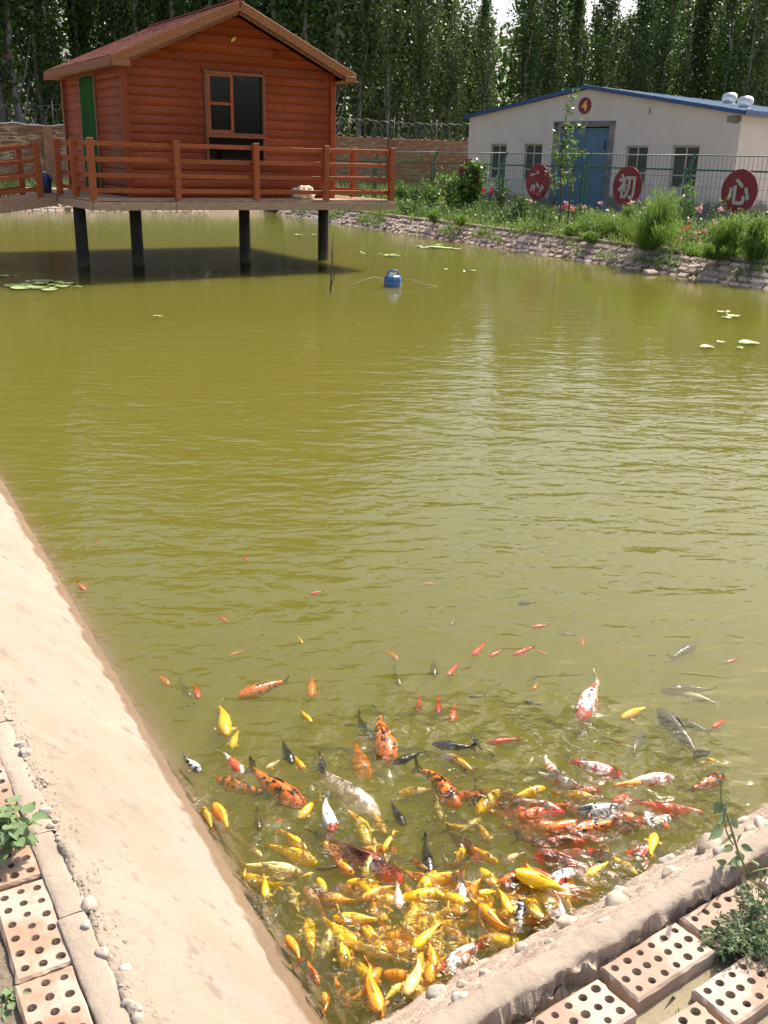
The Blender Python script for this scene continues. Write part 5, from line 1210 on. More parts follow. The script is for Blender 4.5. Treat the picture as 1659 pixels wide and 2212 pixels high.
# ------------------------------------------------------------------ things in the pond
def lily(pads, label, seed):
    rgx = random.Random(seed); c0 = at(pads[0][0], pads[0][1], 0); e = empty('water_lily', c0); tag(e, label, 'water lily', 'water lilies on the pond')
    for (px, py, wpx) in pads:
        p = at(px, py, 0.0); dist = (p - Vector((0, 0, HCAM))).length; r = max(0.045, wpx * dist / FX / 2)
        mb = MB(); n_ = 22; a0 = rgx.uniform(0, 6.28); rim = []
        mb.v.append((0, 0, 0.004))
        for k in range(n_ + 1):
            a = a0 + 0.14 + (2 * math.pi - 0.28) * k / n_; q = r * (1 + 0.05 * math.sin(3 * a + a0)); mb.v.append((math.cos(a) * q * 0.6, math.sin(a) * q * 0.6, 0.006)); 
        for k in range(n_ + 1):
            a = a0 + 0.14 + (2 * math.pi - 0.28) * k / n_; q = r * (1 + 0.05 * math.sin(3 * a + a0)); mb.v.append((math.cos(a) * q, math.sin(a) * q, 0.007 + 0.010 * max(0, math.sin(2 * a + a0 * 3))))
        for k in range(n_): mb.face([0, 1 + k, 2 + k]); mb.face([1 + k, n_ + 2 + k, n_ + 3 + k, 2 + k])
        o = mb.build('lily_pad', m_pad, e); o.location = p - c0 + Vector((0, 0, rgx.uniform(0.0, 0.006)))
z3 = lambda x, y, w_: (x * 0.2688, 223 + 0.2687 * y, w_ * 0.2688)
lily([z3(*q) for q in [(320, 1485, 140), (350, 1430, 160), (240, 1438, 80), (460, 1440, 90), (230, 1458, 110), (330, 1452, 110), (540, 1448, 120), (130, 1468, 160), (430, 1465, 90), (235, 1478, 100), (165, 1487, 150), (490, 1476, 110), (555, 1472, 40), (395, 1500, 120), (430, 1488, 50), (625, 1478, 60)]], 'largest patch of water lily pads floating on the left', 1)
lily([(8, 597, 20), (34, 596, 10)], 'two lily pads at the left frame edge above the largest patch', 2)
lily([(338, 684, 15), (344, 684, 8)], 'single small lily pad below the black piles', 3)
lily([(840, 552, 26), (850, 550, 16), (822, 549, 12), (860, 554, 12)], 'small lily patch just above the blue float', 4)
lily([(940, 534, 40), (918, 536, 20), (965, 536, 26), (985, 538, 22), (905, 533, 18), (950, 529, 18)], 'flat lily patch near the far right bank', 5)
lily([(788, 548, 10), (782, 545, 8)], 'tiny lily sprig beside the bare stick', 6)
lily([(960, 582, 14), (1020, 585, 16), (1005, 587, 10)], 'scattered small pads right of the blue float', 7)
lily([(645, 508, 18), (680, 507, 12)], 'two little pads in front of the platform shadow', 8)
lily([(1558, 674, 18), (1585, 683, 28), (1570, 687, 20), (1575, 674, 12)], 'lily patch near the right frame edge, upper one', 9)
lily([(1617, 741, 40), (1527, 750, 28), (1558, 740, 18), (1597, 752, 12)], 'four separate lily pads at the right, lower group', 10)
# blue float with handle and lines
pp = at(848, 617, 0.0); fl = empty('pump_float', pp, 0.15); tag(fl, 'blue plastic aerator float with carrying handle bobbing in mid pond', 'float')
mb = MB(); mb.lathe((0, 0, -0.06), [(0.10, 0), (0.142, 0.02), (0.147, 0.09), (0.142, 0.14), (0.15, 0.145), (0.152, 0.17), (0.135, 0.215), (0.10, 0.235)], 8, 0, sm=False); mb.build('body', m_pumpblue, fl)
mb = MB(); mb.tube([(-0.085, 0, 0.165), (-0.08, 0, 0.225), (-0.05, 0, 0.247), (0.05, 0, 0.247), (0.08, 0, 0.225), (0.085, 0, 0.165)], 0.016, 8); mb.build('handle', m_pumpblue, fl)
mb = MB(); mb.box((0, -0.04, 0.195), (0.05, 0.004, 0.018), bev=0.003); mb.build('name_plate', m_white, fl)
for k in range(4):
    mb = MB(); mb.box((0.137, -0.052, -0.03 + k * 0.022), (0.012, 0.012, 0.004), bev=0.001); mb.build('stripe', m_white, fl)
rope('tether_line', [pp + Vector(q) for q in ((0.13, 0, 0.10), (0.35, 0.03, 0.10), (0.55, 0.05, 0.03), (0.75, 0.08, 0.004))], 0.004, m_rope, 'thin pale line running right from the blue float', 'line')
rope('tether_line', [pp + Vector(q) for q in ((-0.13, 0, 0.10), (-0.3, -0.02, 0.14), (-0.52, -0.08, 0.08), (-0.72, -0.15, 0.004))], 0.004, m_rope, 'thin pale line running left from the blue float', 'line')
sp_ = at(714, 630, 0.0); st_ = empty('bare_stick', sp_); tag(st_, 'bare forked stick standing upright in the pond near the piles', 'stick')
sx = sp_.y / FX
mb = MB(); mb.tube([(0, 0, -0.3), (0.0, 0, 0.0), (0.01, 0, 0.30), (0.03, 0, 0.55), (0.02, 0.01, 0.72), (0.045, 0.01, 0.92)], [0.014, 0.014, 0.012, 0.009, 0.006, 0.003], 6); mb.build('stem', m_twig, st_)
mb = MB(); mb.tube([(0.005, 0, 0.08), (0.04, 0, 0.18), (0.05, 0.01, 0.28), (0.11, 0.02, 0.38)], [0.010, 0.008, 0.006, 0.003], 6); mb.build('twig', m_twig, st_)
mb = MB(); mb.tube([(0.025, 0, 0.50), (0.0, 0, 0.60), (0.012, 0, 0.66)], [0.006, 0.005, 0.002], 5); mb.build('twig', m_twig, st_)

# ------------------------------------------------------------------ foreground weeds
def broad_leaf(mb, base, d, L, wd, droop, tooth=0.0, mi=0, upn=Vector((0, 0, 1))):
    d = d.normalized(); s = d.cross(upn); s = s.normalized() if s.length > 1e-4 else Vector((1, 0, 0)); n_ = 7; b = len(mb.v); nn = s.cross(d)
    for k in range(n_ + 1):
        q = k / n_; wq = wd * (math.sin(math.pi * min(1, q * 0.93 + 0.07)) ** 0.75) * (1.25 - 0.75 * q) * 0.5 + (tooth * wd if k % 2 else 0) * (1 - q)
        c = base + d * (L * q) + nn * (-droop * L * q * q); cu = nn * (wd * 0.16)
        mb.v += [tuple(c + s * wq + cu), tuple(c), tuple(c - s * wq + cu)]
    for k in range(n_):
        for j in range(2): mb.face([b + 3 * k + j, b + 3 * k + j + 1, b + 3 * k + 4 + j, b + 3 * k + 3 + j], mi, True)
def broad_weed(name, p, n_, rad, L, wd, mat, label, seed, hgt=0.06, sides=(0, 6.28)):
    rg_ = random.Random(seed); e = empty(name, p); tag(e, label, 'weed', 'weeds among the laid bricks')
    mbs = MB()
    for k in range(n_):
        a = rg_.uniform(*sides); el = rg_.uniform(0.0, 0.7); r0 = rad * rg_.uniform(0.1, 1.0)
        b0 = Vector((math.cos(a) * r0, math.sin(a) * r0, hgt * rg_.uniform(0.3, 1.1))); mbs.tube([(0, 0, 0), b0 * 0.6 + Vector((0, 0, 0.01)), b0], [0.0028, 0.0022, 0.0012], 5, cap=False)
        a2 = a + rg_.uniform(-0.6, 0.6); mb = MB(); broad_leaf(mb, b0, Vector((math.cos(a2), math.sin(a2), math.sin(el) * 0.6)), L * rg_.uniform(0.6, 1.25), wd * rg_.uniform(0.7, 1.2), rg_.uniform(0.2, 0.7), 0.09)
        mb.build('leaf', mat, e)
    mbs.build('stem', m_stem, e); return e
broad_weed('broad_leaf_weed', at(22, 1835, 0.5), 62, 0.062, 0.036, 0.029, m_weed2, 'bushy broad-leaved weed growing over the left bricks', 3, 0.075)
broad_weed('broad_leaf_weed', at(14, 2178, 0.47), 16, 0.03, 0.022, 0.016, m_weed2, 'small weed tuft in the lower left corner', 4, 0.03)
def grass_tuft(p, n_, L, label, seed, spread=0.6, wd=0.006):
    rg_ = random.Random(seed); e = empty('grass_tuft', p); tag(e, label, 'grass tuft', 'grass tufts between the right bricks')
    for k in range(n_):
        a = rg_.uniform(0, 6.28); mb = MB(); el = rg_.uniform(0.5, 1.4); d = Vector((math.cos(a) * spread, math.sin(a) * spread, el))
        broad_leaf(mb, Vector((rg_.uniform(-0.012, 0.012), rg_.uniform(-0.012, 0.012), 0)), d, L * rg_.uniform(0.5, 1.2), wd * rg_.uniform(0.7, 1.3), rg_.uniform(0.1, 0.55)); mb.build('blade', m_weed, e)
def c1_(x, y): return ((1976 + x * .6028) / 1.794, (3468 + y * .6028) / 1.794)
grass_tuft(at(*c1_(1065, 720), 0.33), 22, 0.075, 'curly grass tuft at the end of the middle perforated brick', 5, 0.75, 0.007)
grass_tuft(at(*c1_(95, 815), 0.33), 5, 0.10, 'few upright grass blades below the crumbling concrete edge', 6, 0.35, 0.006)
grass_tuft(at(*c1_(1510, 600), 0.34), 6, 0.05, 'short grass blades on the lower right brick', 7, 0.9, 0.007)
grass_tuft(at(*c1_(1290, 500), 0.33), 10, 0.05, 'small grass tuft between the two rows of right bricks', 8, 0.9, 0.006)
def knotweed(p, n_, rad, label, seed, L=0.014, wd=0.0055, hgt=0.05):
    rng = np.random.default_rng(seed); e = empty('knotweed', p); tag(e, label, 'weed', 'weeds among the laid bricks'); mb = MB(); pts = []
    for k in range(n_):
        a = rng.uniform(0, 6.28); r_ = rad * rng.uniform(0.4, 1.0); hh = hgt * rng.uniform(0.3, 1.0)
        c = [Vector((math.cos(a) * r_ * q, math.sin(a) * r_ * q, hh * math.sin(q * 2.2) + 0.004)) for q in (0, 0.25, 0.5, 0.75, 1.0)]
        mb.tube(c, [0.0016, 0.0014, 0.0012, 0.001, 0.0006], 4, cap=False); ca = np.array([tuple(x) for x in c]); m_ = 26
        t = rng.uniform(0.1, 1, m_); i = np.clip((t * 4).astype(int), 0, 3); f = (t * 4 - i)[:, None]; pts.append(ca[i] * (1 - f) + ca[i + 1] * f + rng.normal(size=(m_, 3)) * 0.006)
    mb.build('stem', m_stem, e); q = leaf_quads(np.concatenate(pts), L, rng, 0.3, 0.42); link('foliage', quads_mesh('foliage', q, m_weed), e)
knotweed(at(*c1_(1545, 330), 0.38), 46, 0.105, 'dense grey-green knotweed mat over the right bricks', 9)
knotweed(at(*c1_(1390, 360), 0.36), 16, 0.06, 'small knotweed sprig left of the dense mat', 10)
knotweed(at(*c1_(1590, 120), 0.40), 16, 0.07, 'knotweed trailing across the upper right brick', 11)
knotweed(at(*c1_(1320, 420), 0.35), 12, 0.05, 'knotweed sprig at the end of the upper right brick', 12)
# climbing vine on the right
def zc(x, y): return 1435.9 + 0.1512 * x, 1616.5 + 0.1512 * y
root_p = at(*zc(1190, 1810), 0.40); Yv = root_p.y
vine = empty('bindweed_vine', root_p); tag(vine, 'tall wiry bindweed with arrow-shaped leaves rising over the right concrete edge', 'vine')
def vp(x, y, dy=0.0): return atY(*zc(x, y), Yv + dy) - root_p
mb = MB(); mb.tube([vp(*q) for q in ((1190, 1810), (1120, 1640), (1050, 1480), (1010, 1350), (975, 1230), (930, 1080), (880, 930), (815, 790), (803, 640), (808, 480), (835, 360), (855, 285))], [0.0026] * 8 + [0.002, 0.0018, 0.0014, 0.001], 6); mb.build('stem', m_stem, vine)
mb = MB(); mb.tube([vp(*q) for q in ((985, 1380), (930, 1300), (880, 1180), (855, 1050), (840, 930), (815, 800))], 0.0018, 5); mb.build('stem', m_stem, vine)
mb = MB(); mb.tube([vp(*q) for q in ((805, 655), (740, 640), (690, 660), (645, 690))], 0.0014, 5); mb.build('tendril', m_stem, vine)
mb = MB(); mb.tube([vp(*q) for q in ((805, 650), (850, 660), (900, 700), (940, 745))], 0.0012, 5); mb.build('tendril', m_stem, vine)
mb = MB(); mb.tube([vp(*q) for q in ((1190, 1810), (1300, 1750), (1420, 1730), (1560, 1690))], 0.0022, 5); mb.build('stem', m_stem, vine)
for (bx, by, tx, ty, w_) in ((800, 780, 715, 940, 0.030), (830, 800, 880, 960, 0.018), (870, 970, 760, 1080, 0.024), (940, 990, 1075, 1160, 0.022), (800, 1110, 635, 1320, 0.028), (930, 1220, 835, 1390, 0.028), (1040, 1250, 1060, 1330, 0.026), (950, 1370, 860, 1500, 0.020), (1090, 1390, 1270, 1470, 0.018),
                             (1050, 1600, 920, 1660, 0.024), (1200, 1600, 1350, 1665, 0.026), (870, 1660, 770, 1610, 0.020), (1230, 1860, 1220, 2030, 0.032), (1000, 1850, 870, 1960, 0.024), (860, 300, 765, 370, 0.014), (880, 290, 860, 370, 0.012), (820, 470, 895, 435, 0.012), (1140, 1530, 1020, 1560, 0.02), (700, 1960, 590, 2120, 0.02), (1000, 1480, 1110, 1560, 0.018), (1330, 1770, 1400, 1860, 0.02), (1450, 1730, 1475, 1830, 0.02)):
    a_, b_ = vp(bx, by, random.uniform(-0.02, 0.02)), vp(tx, ty, random.uniform(-0.03, 0.03)); mb = MB(); broad_leaf(mb, a_, b_ - a_, (b_ - a_).length, w_, 0.12, 0, 0, Vector((random.uniform(-0.3, 0.3), -0.75, 0.6))); mb.build('leaf', m_weed, vine)

FISH = [
    (-0.631, 3.770, -135, 0.094, 'orange', 9, 0, 'faint orange koi sunk deep, leftmost of the dim fish in open water'),
    (0.040, 3.803, -55, 0.127, 'orange', 9, 0, 'faint orange koi deep in the green water above the three small red fish'),
    (-0.891, 3.479, -52, 0.117, 'orange', 6, 0, 'dim orange koi heading right beside the sloping concrete bank'),
    (-0.796, 3.430, -57, 0.151, 'black', 7, 0.2, 'dim grey-black koi beside the small bright red fish near the concrete'),
    (-0.715, 3.313, -74, 0.109, 'red', 1.5, -0.2, 'small bright red fish pointing down, nearest red one to the concrete bank'),
    (-0.465, 3.382, -143, 0.230, 'showa', 1.5, 0.1, 'long orange and black koi lying alone with its dark tail to the right'),
    (-0.275, 3.442, -87, 0.155, 'orange', 5, 0, 'blurred orange koi pointing straight down right of the long orange and black koi'),
    (0.064, 3.557, -77, 0.157, 'brown', 6, 0.2, 'brown koi with forked tail above the small white ghost fish'),
    (0.221, 3.587, -88, 0.150, 'brown', 3, 0.2, 'small dark brown fish pointing down beside a slanted small red fish'),
    (0.305, 3.559, -116, 0.116, 'red', 2.5, 0, 'small slanted red fish beside the small dark brown one'),
    (0.155, 3.272, -95, 0.109, 'red', 2, 0, 'left one of three small red fish swimming abreast'),
    (0.231, 3.261, -93, 0.122, 'red', 1.5, 0, 'middle one of three small red fish swimming abreast'),
    (0.290, 3.258, -100, 0.152, 'red', 4, 0, 'right and dimmest one of three small red fish swimming abreast'),
    (-0.570, 3.118, -78, 0.231, 'yellow', 0.5, -0.25, 'bright yellow koi pointing down with fins spread near the concrete bank'),
    (-0.522, 3.009, -93, 0.120, 'yellow', 2.5, 0.1, 'smaller yellow koi right below the yellow koi with spread fins'),
    (-0.274, 3.137, -57, 0.094, 'yellow', 1, 0.1, 'small yellow koi alone left of the slim black fish'),
    (-0.059, 3.111, -68, 0.189, 'black', 2, 0.2, 'slim black fish just left of the orange and black koi swimming head-on'),
    (0.009, 3.054, -78, 0.319, 'showa', 0.3, 0.25, 'orange and black patterned koi swimming head-on with bright orange head'),
    (-0.325, 2.913, -68, 0.158, 'black', 1, 0.15, 'small jet black fish above the big orange-headed koi by the slope'),
    (-0.190, 2.848, -83, 0.127, 'black', 1, -0.25, 'small jet black fish pointing down over the long pale white koi'),
    (-0.067, 2.951, -77, 0.258, 'orange', 4, 0.15, 'blurred orange koi with dark flecks beside the head-on orange and black koi'),
    (0.272, 2.959, 168, 0.159, 'black', 0.3, -0.15, 'largest jet black koi, glinting, head to the left'),
    (0.111, 2.890, -148, 0.143, 'black', 0.7, 0, 'second large black koi just under the largest black one'),
    (-0.455, 2.724, 151, 0.218, 'showa', 2, -0.25, 'orange-headed koi with mottled tail, pointing left near the concrete'),
    (-0.507, 2.836, -53, 0.154, 'kohaku', 0.8, 0.1, 'small red and white koi lying across an orange-headed koi'),
    (-0.353, 2.723, -43, 0.318, 'showa', 0.5, 0.2, 'big koi with orange head and black-netted back left of the white koi'),
    (-0.124, 2.746, -48, 0.381, 'white', 2, 0.1, 'long pale pinkish-white koi with a single orange spot'),
    (-0.164, 2.562, -74, 0.187, 'tancho', -0.4, 0.3, 'white koi with black marks and a bright red head'),
    (-0.642, 2.813, -46, 0.128, 'bekko', 0.2, 0.1, 'small black and white koi nearest the concrete slope'),
    (-0.762, 3.304, -150, 0.079, 'brown', 8, 0, 'very dim brown fish deep beside the concrete, under the small red one'),
    (-0.625, 3.322, -99, 0.119, 'brown', 8, 0.1, 'very dim brown fish left of the yellow koi with spread fins'),
    (-0.361, 2.863, -128, 0.077, 'pale', 3, 0, 'pale yellow koi between two small black fish and the orange-headed one'),
    (-0.274, 2.841, -62, 0.102, 'yellow', 0.8, 0.1, 'short yellow koi left of the small black fish over the white koi'),
    (-0.221, 2.601, -114, 0.129, 'yellow', 1, 0.35, 'curved yellow koi tucked against the red-headed white koi'),
    (0.141, 2.737, -167, 0.145, 'gold', 3, 0, 'blurred golden koi pointing left in open green water'),
    (-0.065, 2.570, -49, 0.125, 'gold', 2, 0.1, 'golden orange koi under the long pale white koi'),
    (0.010, 2.568, -67, 0.124, 'gold', 3, 0, 'golden koi slanting down from the nose of the pale white koi'),
    (0.060, 2.582, -68, 0.141, 'black', 0.8, 0.2, 'plump black koi with raised tail below the golden koi in open water'),
    (0.224, 2.765, -68, 0.273, 'showa', 0.3, -0.5, 'bent koi with orange head and black net pattern, brown tail'),
    (-0.378, 2.553, -79, 0.113, 'brown', 2.5, 0, 'small dark brown fish above the yellow shoal near the slope'),
    (-0.527, 2.523, 115, 0.126, 'gold', 0.4, 0.1, 'slim golden koi at the slope, left of the plump orange one'),
    (-0.481, 2.526, 119, 0.161, 'orangegold', -0.6, 0.15, 'plump orange-gold koi with arched back at the slope'),
    (-0.257, 2.440, -45, 0.136, 'yellow', 0.3, -0.1, 'bright yellow koi slanting down to the right, alone above the shoal'),
    (-0.366, 2.396, -49, 0.080, 'pale', 1.5, -0.1, 'short pale yellow koi at the left edge of the shoal'),
    (-0.255, 2.386, -29, 0.190, 'yellow', 0.6, -0.15, 'long yellow koi lying just above the pale shining one'),
    (-0.309, 2.313, -9, 0.192, 'pale', 0.2, -0.1, "long pale shining yellow koi lying level at the shoal's upper left"),
    (-0.312, 2.217, -82, 0.104, 'yellow', 0.1, 0, 'yellow koi pointing down with both side fins spread wide'),
    (-0.381, 2.293, -90, 0.045, 'gold', 1.5, 0, "tiny golden fish at the water's edge left of the spread-finned yellow koi"),
    (-0.261, 2.245, -178, 0.058, 'yellow', 0.8, 0.2, 'short yellow koi pointing left below the pale shining one'),
    (-0.142, 2.229, 115, 0.096, 'yellow', 0.8, 0.2, 'yellow koi pointing up among the glints below the brown-black fish'),
    (-0.167, 2.206, 122, 0.134, 'peach', 2.5, 0.1, 'peach coloured koi sinking under the yellow shoal'),
    (-0.027, 2.260, -174, 0.108, 'yellow', 0.8, 0.1, 'yellow koi pointing left just under the big red head'),
    (0.007, 2.223, -144, 0.122, 'gold', 0.3, 0.4, 'golden curved koi with upturned tail under the big red head'),
    (-0.083, 2.178, 176, 0.090, 'gold', 0.8, -0.15, 'slim golden koi arching level in the middle of the shoal'),
    (-0.062, 2.384, -32, 0.352, 'redbrown', 0.2, 0.2, 'largest koi, dark red body with a shining red head'),
    (-0.007, 2.353, -106, 0.157, 'olive', 0.3, -0.2, 'slim olive green koi crossing the largest dark red koi'),
    (-0.151, 2.407, 110, 0.086, 'gold', 0.4, -0.3, 'slim golden koi standing upright left of the dark red body'),
    (-0.099, 2.318, -44, 0.101, 'orangegold', 0.2, 0.2, 'orange koi crossing the tail of a brown-black fish'),
    (-0.131, 2.319, -171, 0.084, 'brown', 1, -0.2, 'brown-black fish lying level above the yellow shoal'),
    (0.045, 2.437, -110, 0.115, 'gold', 0.2, -0.1, 'golden koi slanting down beside the olive green one'),
    (-0.042, 2.115, 176, 0.141, 'yellow', 0.3, 0, 'broad yellow koi lying level with golden head to the left'),
    (-0.118, 2.074, -100, 0.174, 'olive', 1.2, 0.2, 'olive yellow koi slanting down in the centre of the shoal'),
    (-0.170, 2.049, 98, 0.157, 'yellow', 1.2, -0.15, 'yellow koi pointing up between the olive koi and the slope'),
    (-0.085, 2.009, -77, 0.143, 'yellow', 0.3, 0.2, 'slim yellow koi pointing down next to the sunken orange one'),
    (-0.201, 1.993, 121, 0.108, 'orangegold', -0.3, 0.3, 'orange-gold curved koi hugging the slope near the bottom'),
    (-0.156, 1.927, -63, 0.093, 'orange', 1, 0.1, 'orange koi behind the curved orange-gold one at the slope'),
    (-0.062, 2.044, -85, 0.132, 'orange', 2.5, 0, 'sunken orange koi between slim yellow and pale curved koi'),
    (0.013, 1.999, 155, 0.110, 'pale', 1.2, -0.3, 'pale yellow koi bending over the big golden one'),
    (-0.004, 1.866, -72, 0.173, 'orangegold', -0.6, 0.35, 'big golden koi thrusting out of the water near the corner'),
    (0.052, 1.865, 52, 0.079, 'lemon', 0.6, 0, 'lemon yellow koi beside the big golden one in the corner'),
    (0.118, 1.904, -114, 0.133, 'pale', -1, -0.45, 'big pale yellow koi with curved scaly back at the stones'),
    (-0.109, 1.824, 102, 0.067, 'orangegold', 0, 0.5, 'small orange koi curled like a hook, lowest by the slope'),
    (0.031, 2.157, -26, 0.053, 'lemon', 0.8, 0, 'short lemon yellow koi left of the pinkish-white one'),
    (0.068, 2.213, -87, 0.110, 'pinkwhite', 1, 0, 'pinkish-white koi pointing down under the big red head'),
    (0.119, 2.198, -73, 0.221, 'gold', 1.6, -0.1, 'long golden koi slanting down right of the pinkish-white one'),
    (0.147, 2.056, -129, 0.135, 'yellow', -0.3, 0.15, 'bright yellow koi with golden head left of the sunken red fish'),
    (0.157, 1.985, -84, 0.100, 'orangegold', -0.2, -0.1, 'orange-yellow koi pointing down beside the red and white one'),
    (0.248, 2.008, -139, 0.200, 'kohaku', 0, 0.1, 'big white koi with orange-red patches near the shore stones'),
    (0.253, 2.245, -88, 0.174, 'pinkwhite', 0.3, 0.1, 'white koi with a small red spot on its pink head'),
    (0.169, 2.220, -38, 0.088, 'lemon', 0.4, 0.15, 'lemon yellow koi nudging the white koi with the red spot'),
    (0.134, 2.334, 132, 0.088, 'gold', 0.8, -0.2, 'golden koi pointing up left of a slender black fish'),
    (0.326, 2.207, -139, 0.081, 'lemon', -0.9, 0.15, 'lemon yellow koi gaping sideways with a red mouth'),
    (0.372, 2.188, -78, 0.107, 'lemon', -0.5, -0.2, 'shining lemon yellow koi pointing down beside the gaping one'),
    (0.323, 2.112, 121, 0.144, 'orangegold', -0.1, -0.6, 'large amber koi curled round in an arc'),
    (0.447, 2.130, -69, 0.082, 'pale', -1, 0, 'pale yellow koi with round open mouth above the water'),
    (0.487, 2.124, 2, 0.045, 'gold', 0, 0, 'small golden koi pointing right at the flat shore stone'),
    (0.413, 2.138, 82, 0.137, 'bekko', 0.2, 0.15, 'slim black and white koi standing upright among yellow ones'),
    (0.527, 2.165, -89, 0.086, 'pinkwhite2', -0.2, 0.1, 'white koi with a red blotch on its nose at the shore stones'),
    (0.503, 2.260, 179, 0.196, 'yellow', 0.8, -0.1, 'long yellow koi lying level above the open-mouthed one'),
    (0.428, 2.299, -155, 0.150, 'showa', 0.2, 0.1, 'orange-headed koi with black back lying behind the long yellow one'),
    (0.570, 2.318, -146, 0.182, 'sanke', 0, 0.1, 'koi blotched red, black and white beside the olive-yellow one'),
    (0.666, 2.330, -141, 0.122, 'lemon', 0.1, -0.1, 'olive-lemon koi right of the red, black and white koi'),
    (0.847, 2.439, 67, 0.138, 'yellow', -0.6, -0.2, 'yellow koi rearing up at the stones on the right'),
    (0.822, 2.423, -123, 0.120, 'sanke', -0.1, 0.1, 'black, white and red koi beside the rearing yellow one'),
    (0.740, 2.628, -166, 0.183, 'bekko', -0.4, 0.1, 'large black and white koi lying level among the glints'),
    (0.612, 2.540, -159, 0.165, 'orange', -0.1, 0.1, 'orange koi with glinting back left of the patchwork koi'),
    (0.714, 2.541, -161, 0.204, 'sanke2', -0.2, 0, 'patchwork orange, black and white koi right under the black and white one'),
    (0.531, 2.610, -159, 0.185, 'orange', 0.4, 0.2, 'orange koi pointing left below two yellow koi'),
    (0.380, 2.687, -123, 0.211, 'yellow', 0.6, 0.35, 'yellow koi bent like a bow in open water'),
    (0.505, 2.699, 31, 0.149, 'yellow', 0.4, 0.1, 'yellow koi pointing up right, middle of three yellow koi in a row'),
    (0.651, 2.704, -6, 0.143, 'yellow', 0.5, -0.15, 'yellow koi with nose to the right under the red and white koi'),
    (0.612, 2.791, -28, 0.171, 'kohaku', 0.8, 0.1, 'red koi with pale back lower of the two big red ones'),
    (0.749, 2.860, -23, 0.208, 'kohaku2', 0, 0.1, 'big red and white koi with vivid red head to the right'),
    (0.603, 2.866, -77, 0.151, 'kohaku', 1, 0.1, 'red and white koi slanting between the two big red ones'),
    (0.844, 2.756, 15, 0.113, 'gold', 0.2, 0, 'small golden koi pointing right under the slim white and red one'),
    (0.928, 2.800, 11, 0.195, 'kohaku3', 0, -0.15, 'slim white koi with red spots and its nose to the right'),
    (1.135, 2.796, 36, 0.200, 'showa', 0.8, 0.1, 'orange and dark koi partly behind the vine stem'),
    (1.159, 2.900, 25, 0.082, 'lemon', 0.1, 0, "tiny lemon yellow fish near the dark brown carp's tail"),
    (1.137, 3.116, 103, 0.344, 'carp', 0.6, 0.15, 'long dark brown carp slanting down to the right'),
    (1.264, 3.469, -175, 0.229, 'carp', 3, 0.1, 'dim grey-brown carp lying level at the right'),
    (1.297, 3.390, 143, 0.151, 'beige', 3, 0, 'dim beige koi under the level grey-brown carp'),
    (1.327, 3.796, 39, 0.204, 'grey', 3, -0.2, 'grey koi with nose up to the right, highest of the larger fish'),
    (1.507, 3.674, -157, 0.076, 'red', 1.5, 0, 'small red fish farthest to the right'),
    (1.287, 3.161, -136, 0.096, 'red', 0.8, 0.2, 'small scarlet fish at the right of the dark brown carp'),
    (0.980, 3.228, -142, 0.150, 'yellow', 0.3, 0.25, 'yellow koi alone between the white head-on koi and the carps'),
    (0.834, 3.345, -111, 0.340, 'sanke3', -0.5, 0.1, 'white, red and black koi swimming head-on with side fins spread'),
    (0.599, 3.276, 164, 0.067, 'black', 0.8, 0.3, 'black fish with a hooked back in open water'),
    (0.459, 3.027, -165, 0.137, 'red', 1.5, 0.05, 'red koi lying level right of the largest black koi'),
    (0.357, 2.982, 110, 0.094, 'black', 0.8, 0, 'small black fish touching the tail of the largest black koi'),
    (0.296, 2.869, 136, 0.147, 'gold', 0.8, 0.25, 'golden koi with nose to the left below the largest black koi'),
    (0.728, 3.960, -162, 0.095, 'red', 1.5, 0, 'red fish under the farthest black fish'),
    (0.701, 4.214, -170, 0.097, 'black', 2, -0.1, 'farthest black fish, lying level in the green water'),
    (0.428, 3.727, -122, 0.124, 'red', 1.5, 0, 'left one of three slanted red fish in a line'),
    (0.502, 3.709, -139, 0.086, 'red', 2.5, 0, 'middle one of three slanted red fish in a line'),
    (0.618, 3.705, -143, 0.127, 'red', 1, 0, 'right and longest one of three slanted red fish in a line'),
    (0.699, 3.752, -43, 0.061, 'orange', 4, 0, 'blurred orange fish trailing the longest slanted red fish'),
    (0.909, 3.893, -100, 0.097, 'red', 5, 0, 'blurred red fish pointing down, right of the slanted red ones'),
    (0.388, 3.331, -177, 0.066, 'brown', 2, 0, 'brown and yellow fish lying level left of the hooked black one'),
    (0.636, 3.501, 56, 0.060, 'black', 3, 0.2, 'tiny black fish over a tiny orange one'),
    (0.640, 3.465, -114, 0.070, 'orange', 4, 0, 'tiny orange fish under the tiny black one'),
    (0.346, 4.129, -110, 0.113, 'grey', 8, 0, 'very dim grey fish in the green water, far left of the farthest black fish'),
    (0.923, 4.167, -99, 0.075, 'grey', 5, 0, 'small dim grey fish right of the farthest black fish'),
    (0.859, 3.993, 171, 0.093, 'brown', 7, 0, 'dim brown fish above the blurred red one'),
    (0.952, 3.075, 60, 0.196, 'grey', 4, -0.3, 'dim grey koi with nose up, left of the dark brown carp'),
    (0.914, 3.042, 158, 0.060, 'pale', 4, 0, 'dim pale koi left of the nose-up grey one'),
    (1.209, 3.192, 133, 0.141, 'carp', 3.5, 0, 'dim grey-brown carp alongside the long dark brown carp'),
    (-1.462, 4.242, -50, 0.104, 'orange', 1, 0.2, 'lone orange fish beside the upper part of the concrete slope'),
    (-0.316, 4.255, -153, 0.071, 'red', 1.5, 0, 'lone red fish in the middle of the pond'),
    (-0.734, 4.003, -52, 0.091, 'red', 4, 0, 'dim red fish above the faint orange koi'),
    (-0.729, 4.673, -60, 0.073, 'red', 2, 0, "tiny red speck of a fish in the pond's left middle"),
    (0.246, 4.475, -167, 0.076, 'orange', 5, 0, "faint orange fish among ripples at the pond's centre"),
    (-0.354, 3.791, -68, 0.067, 'gold', 3, 0, 'tiny golden fish above the long orange and black koi'),
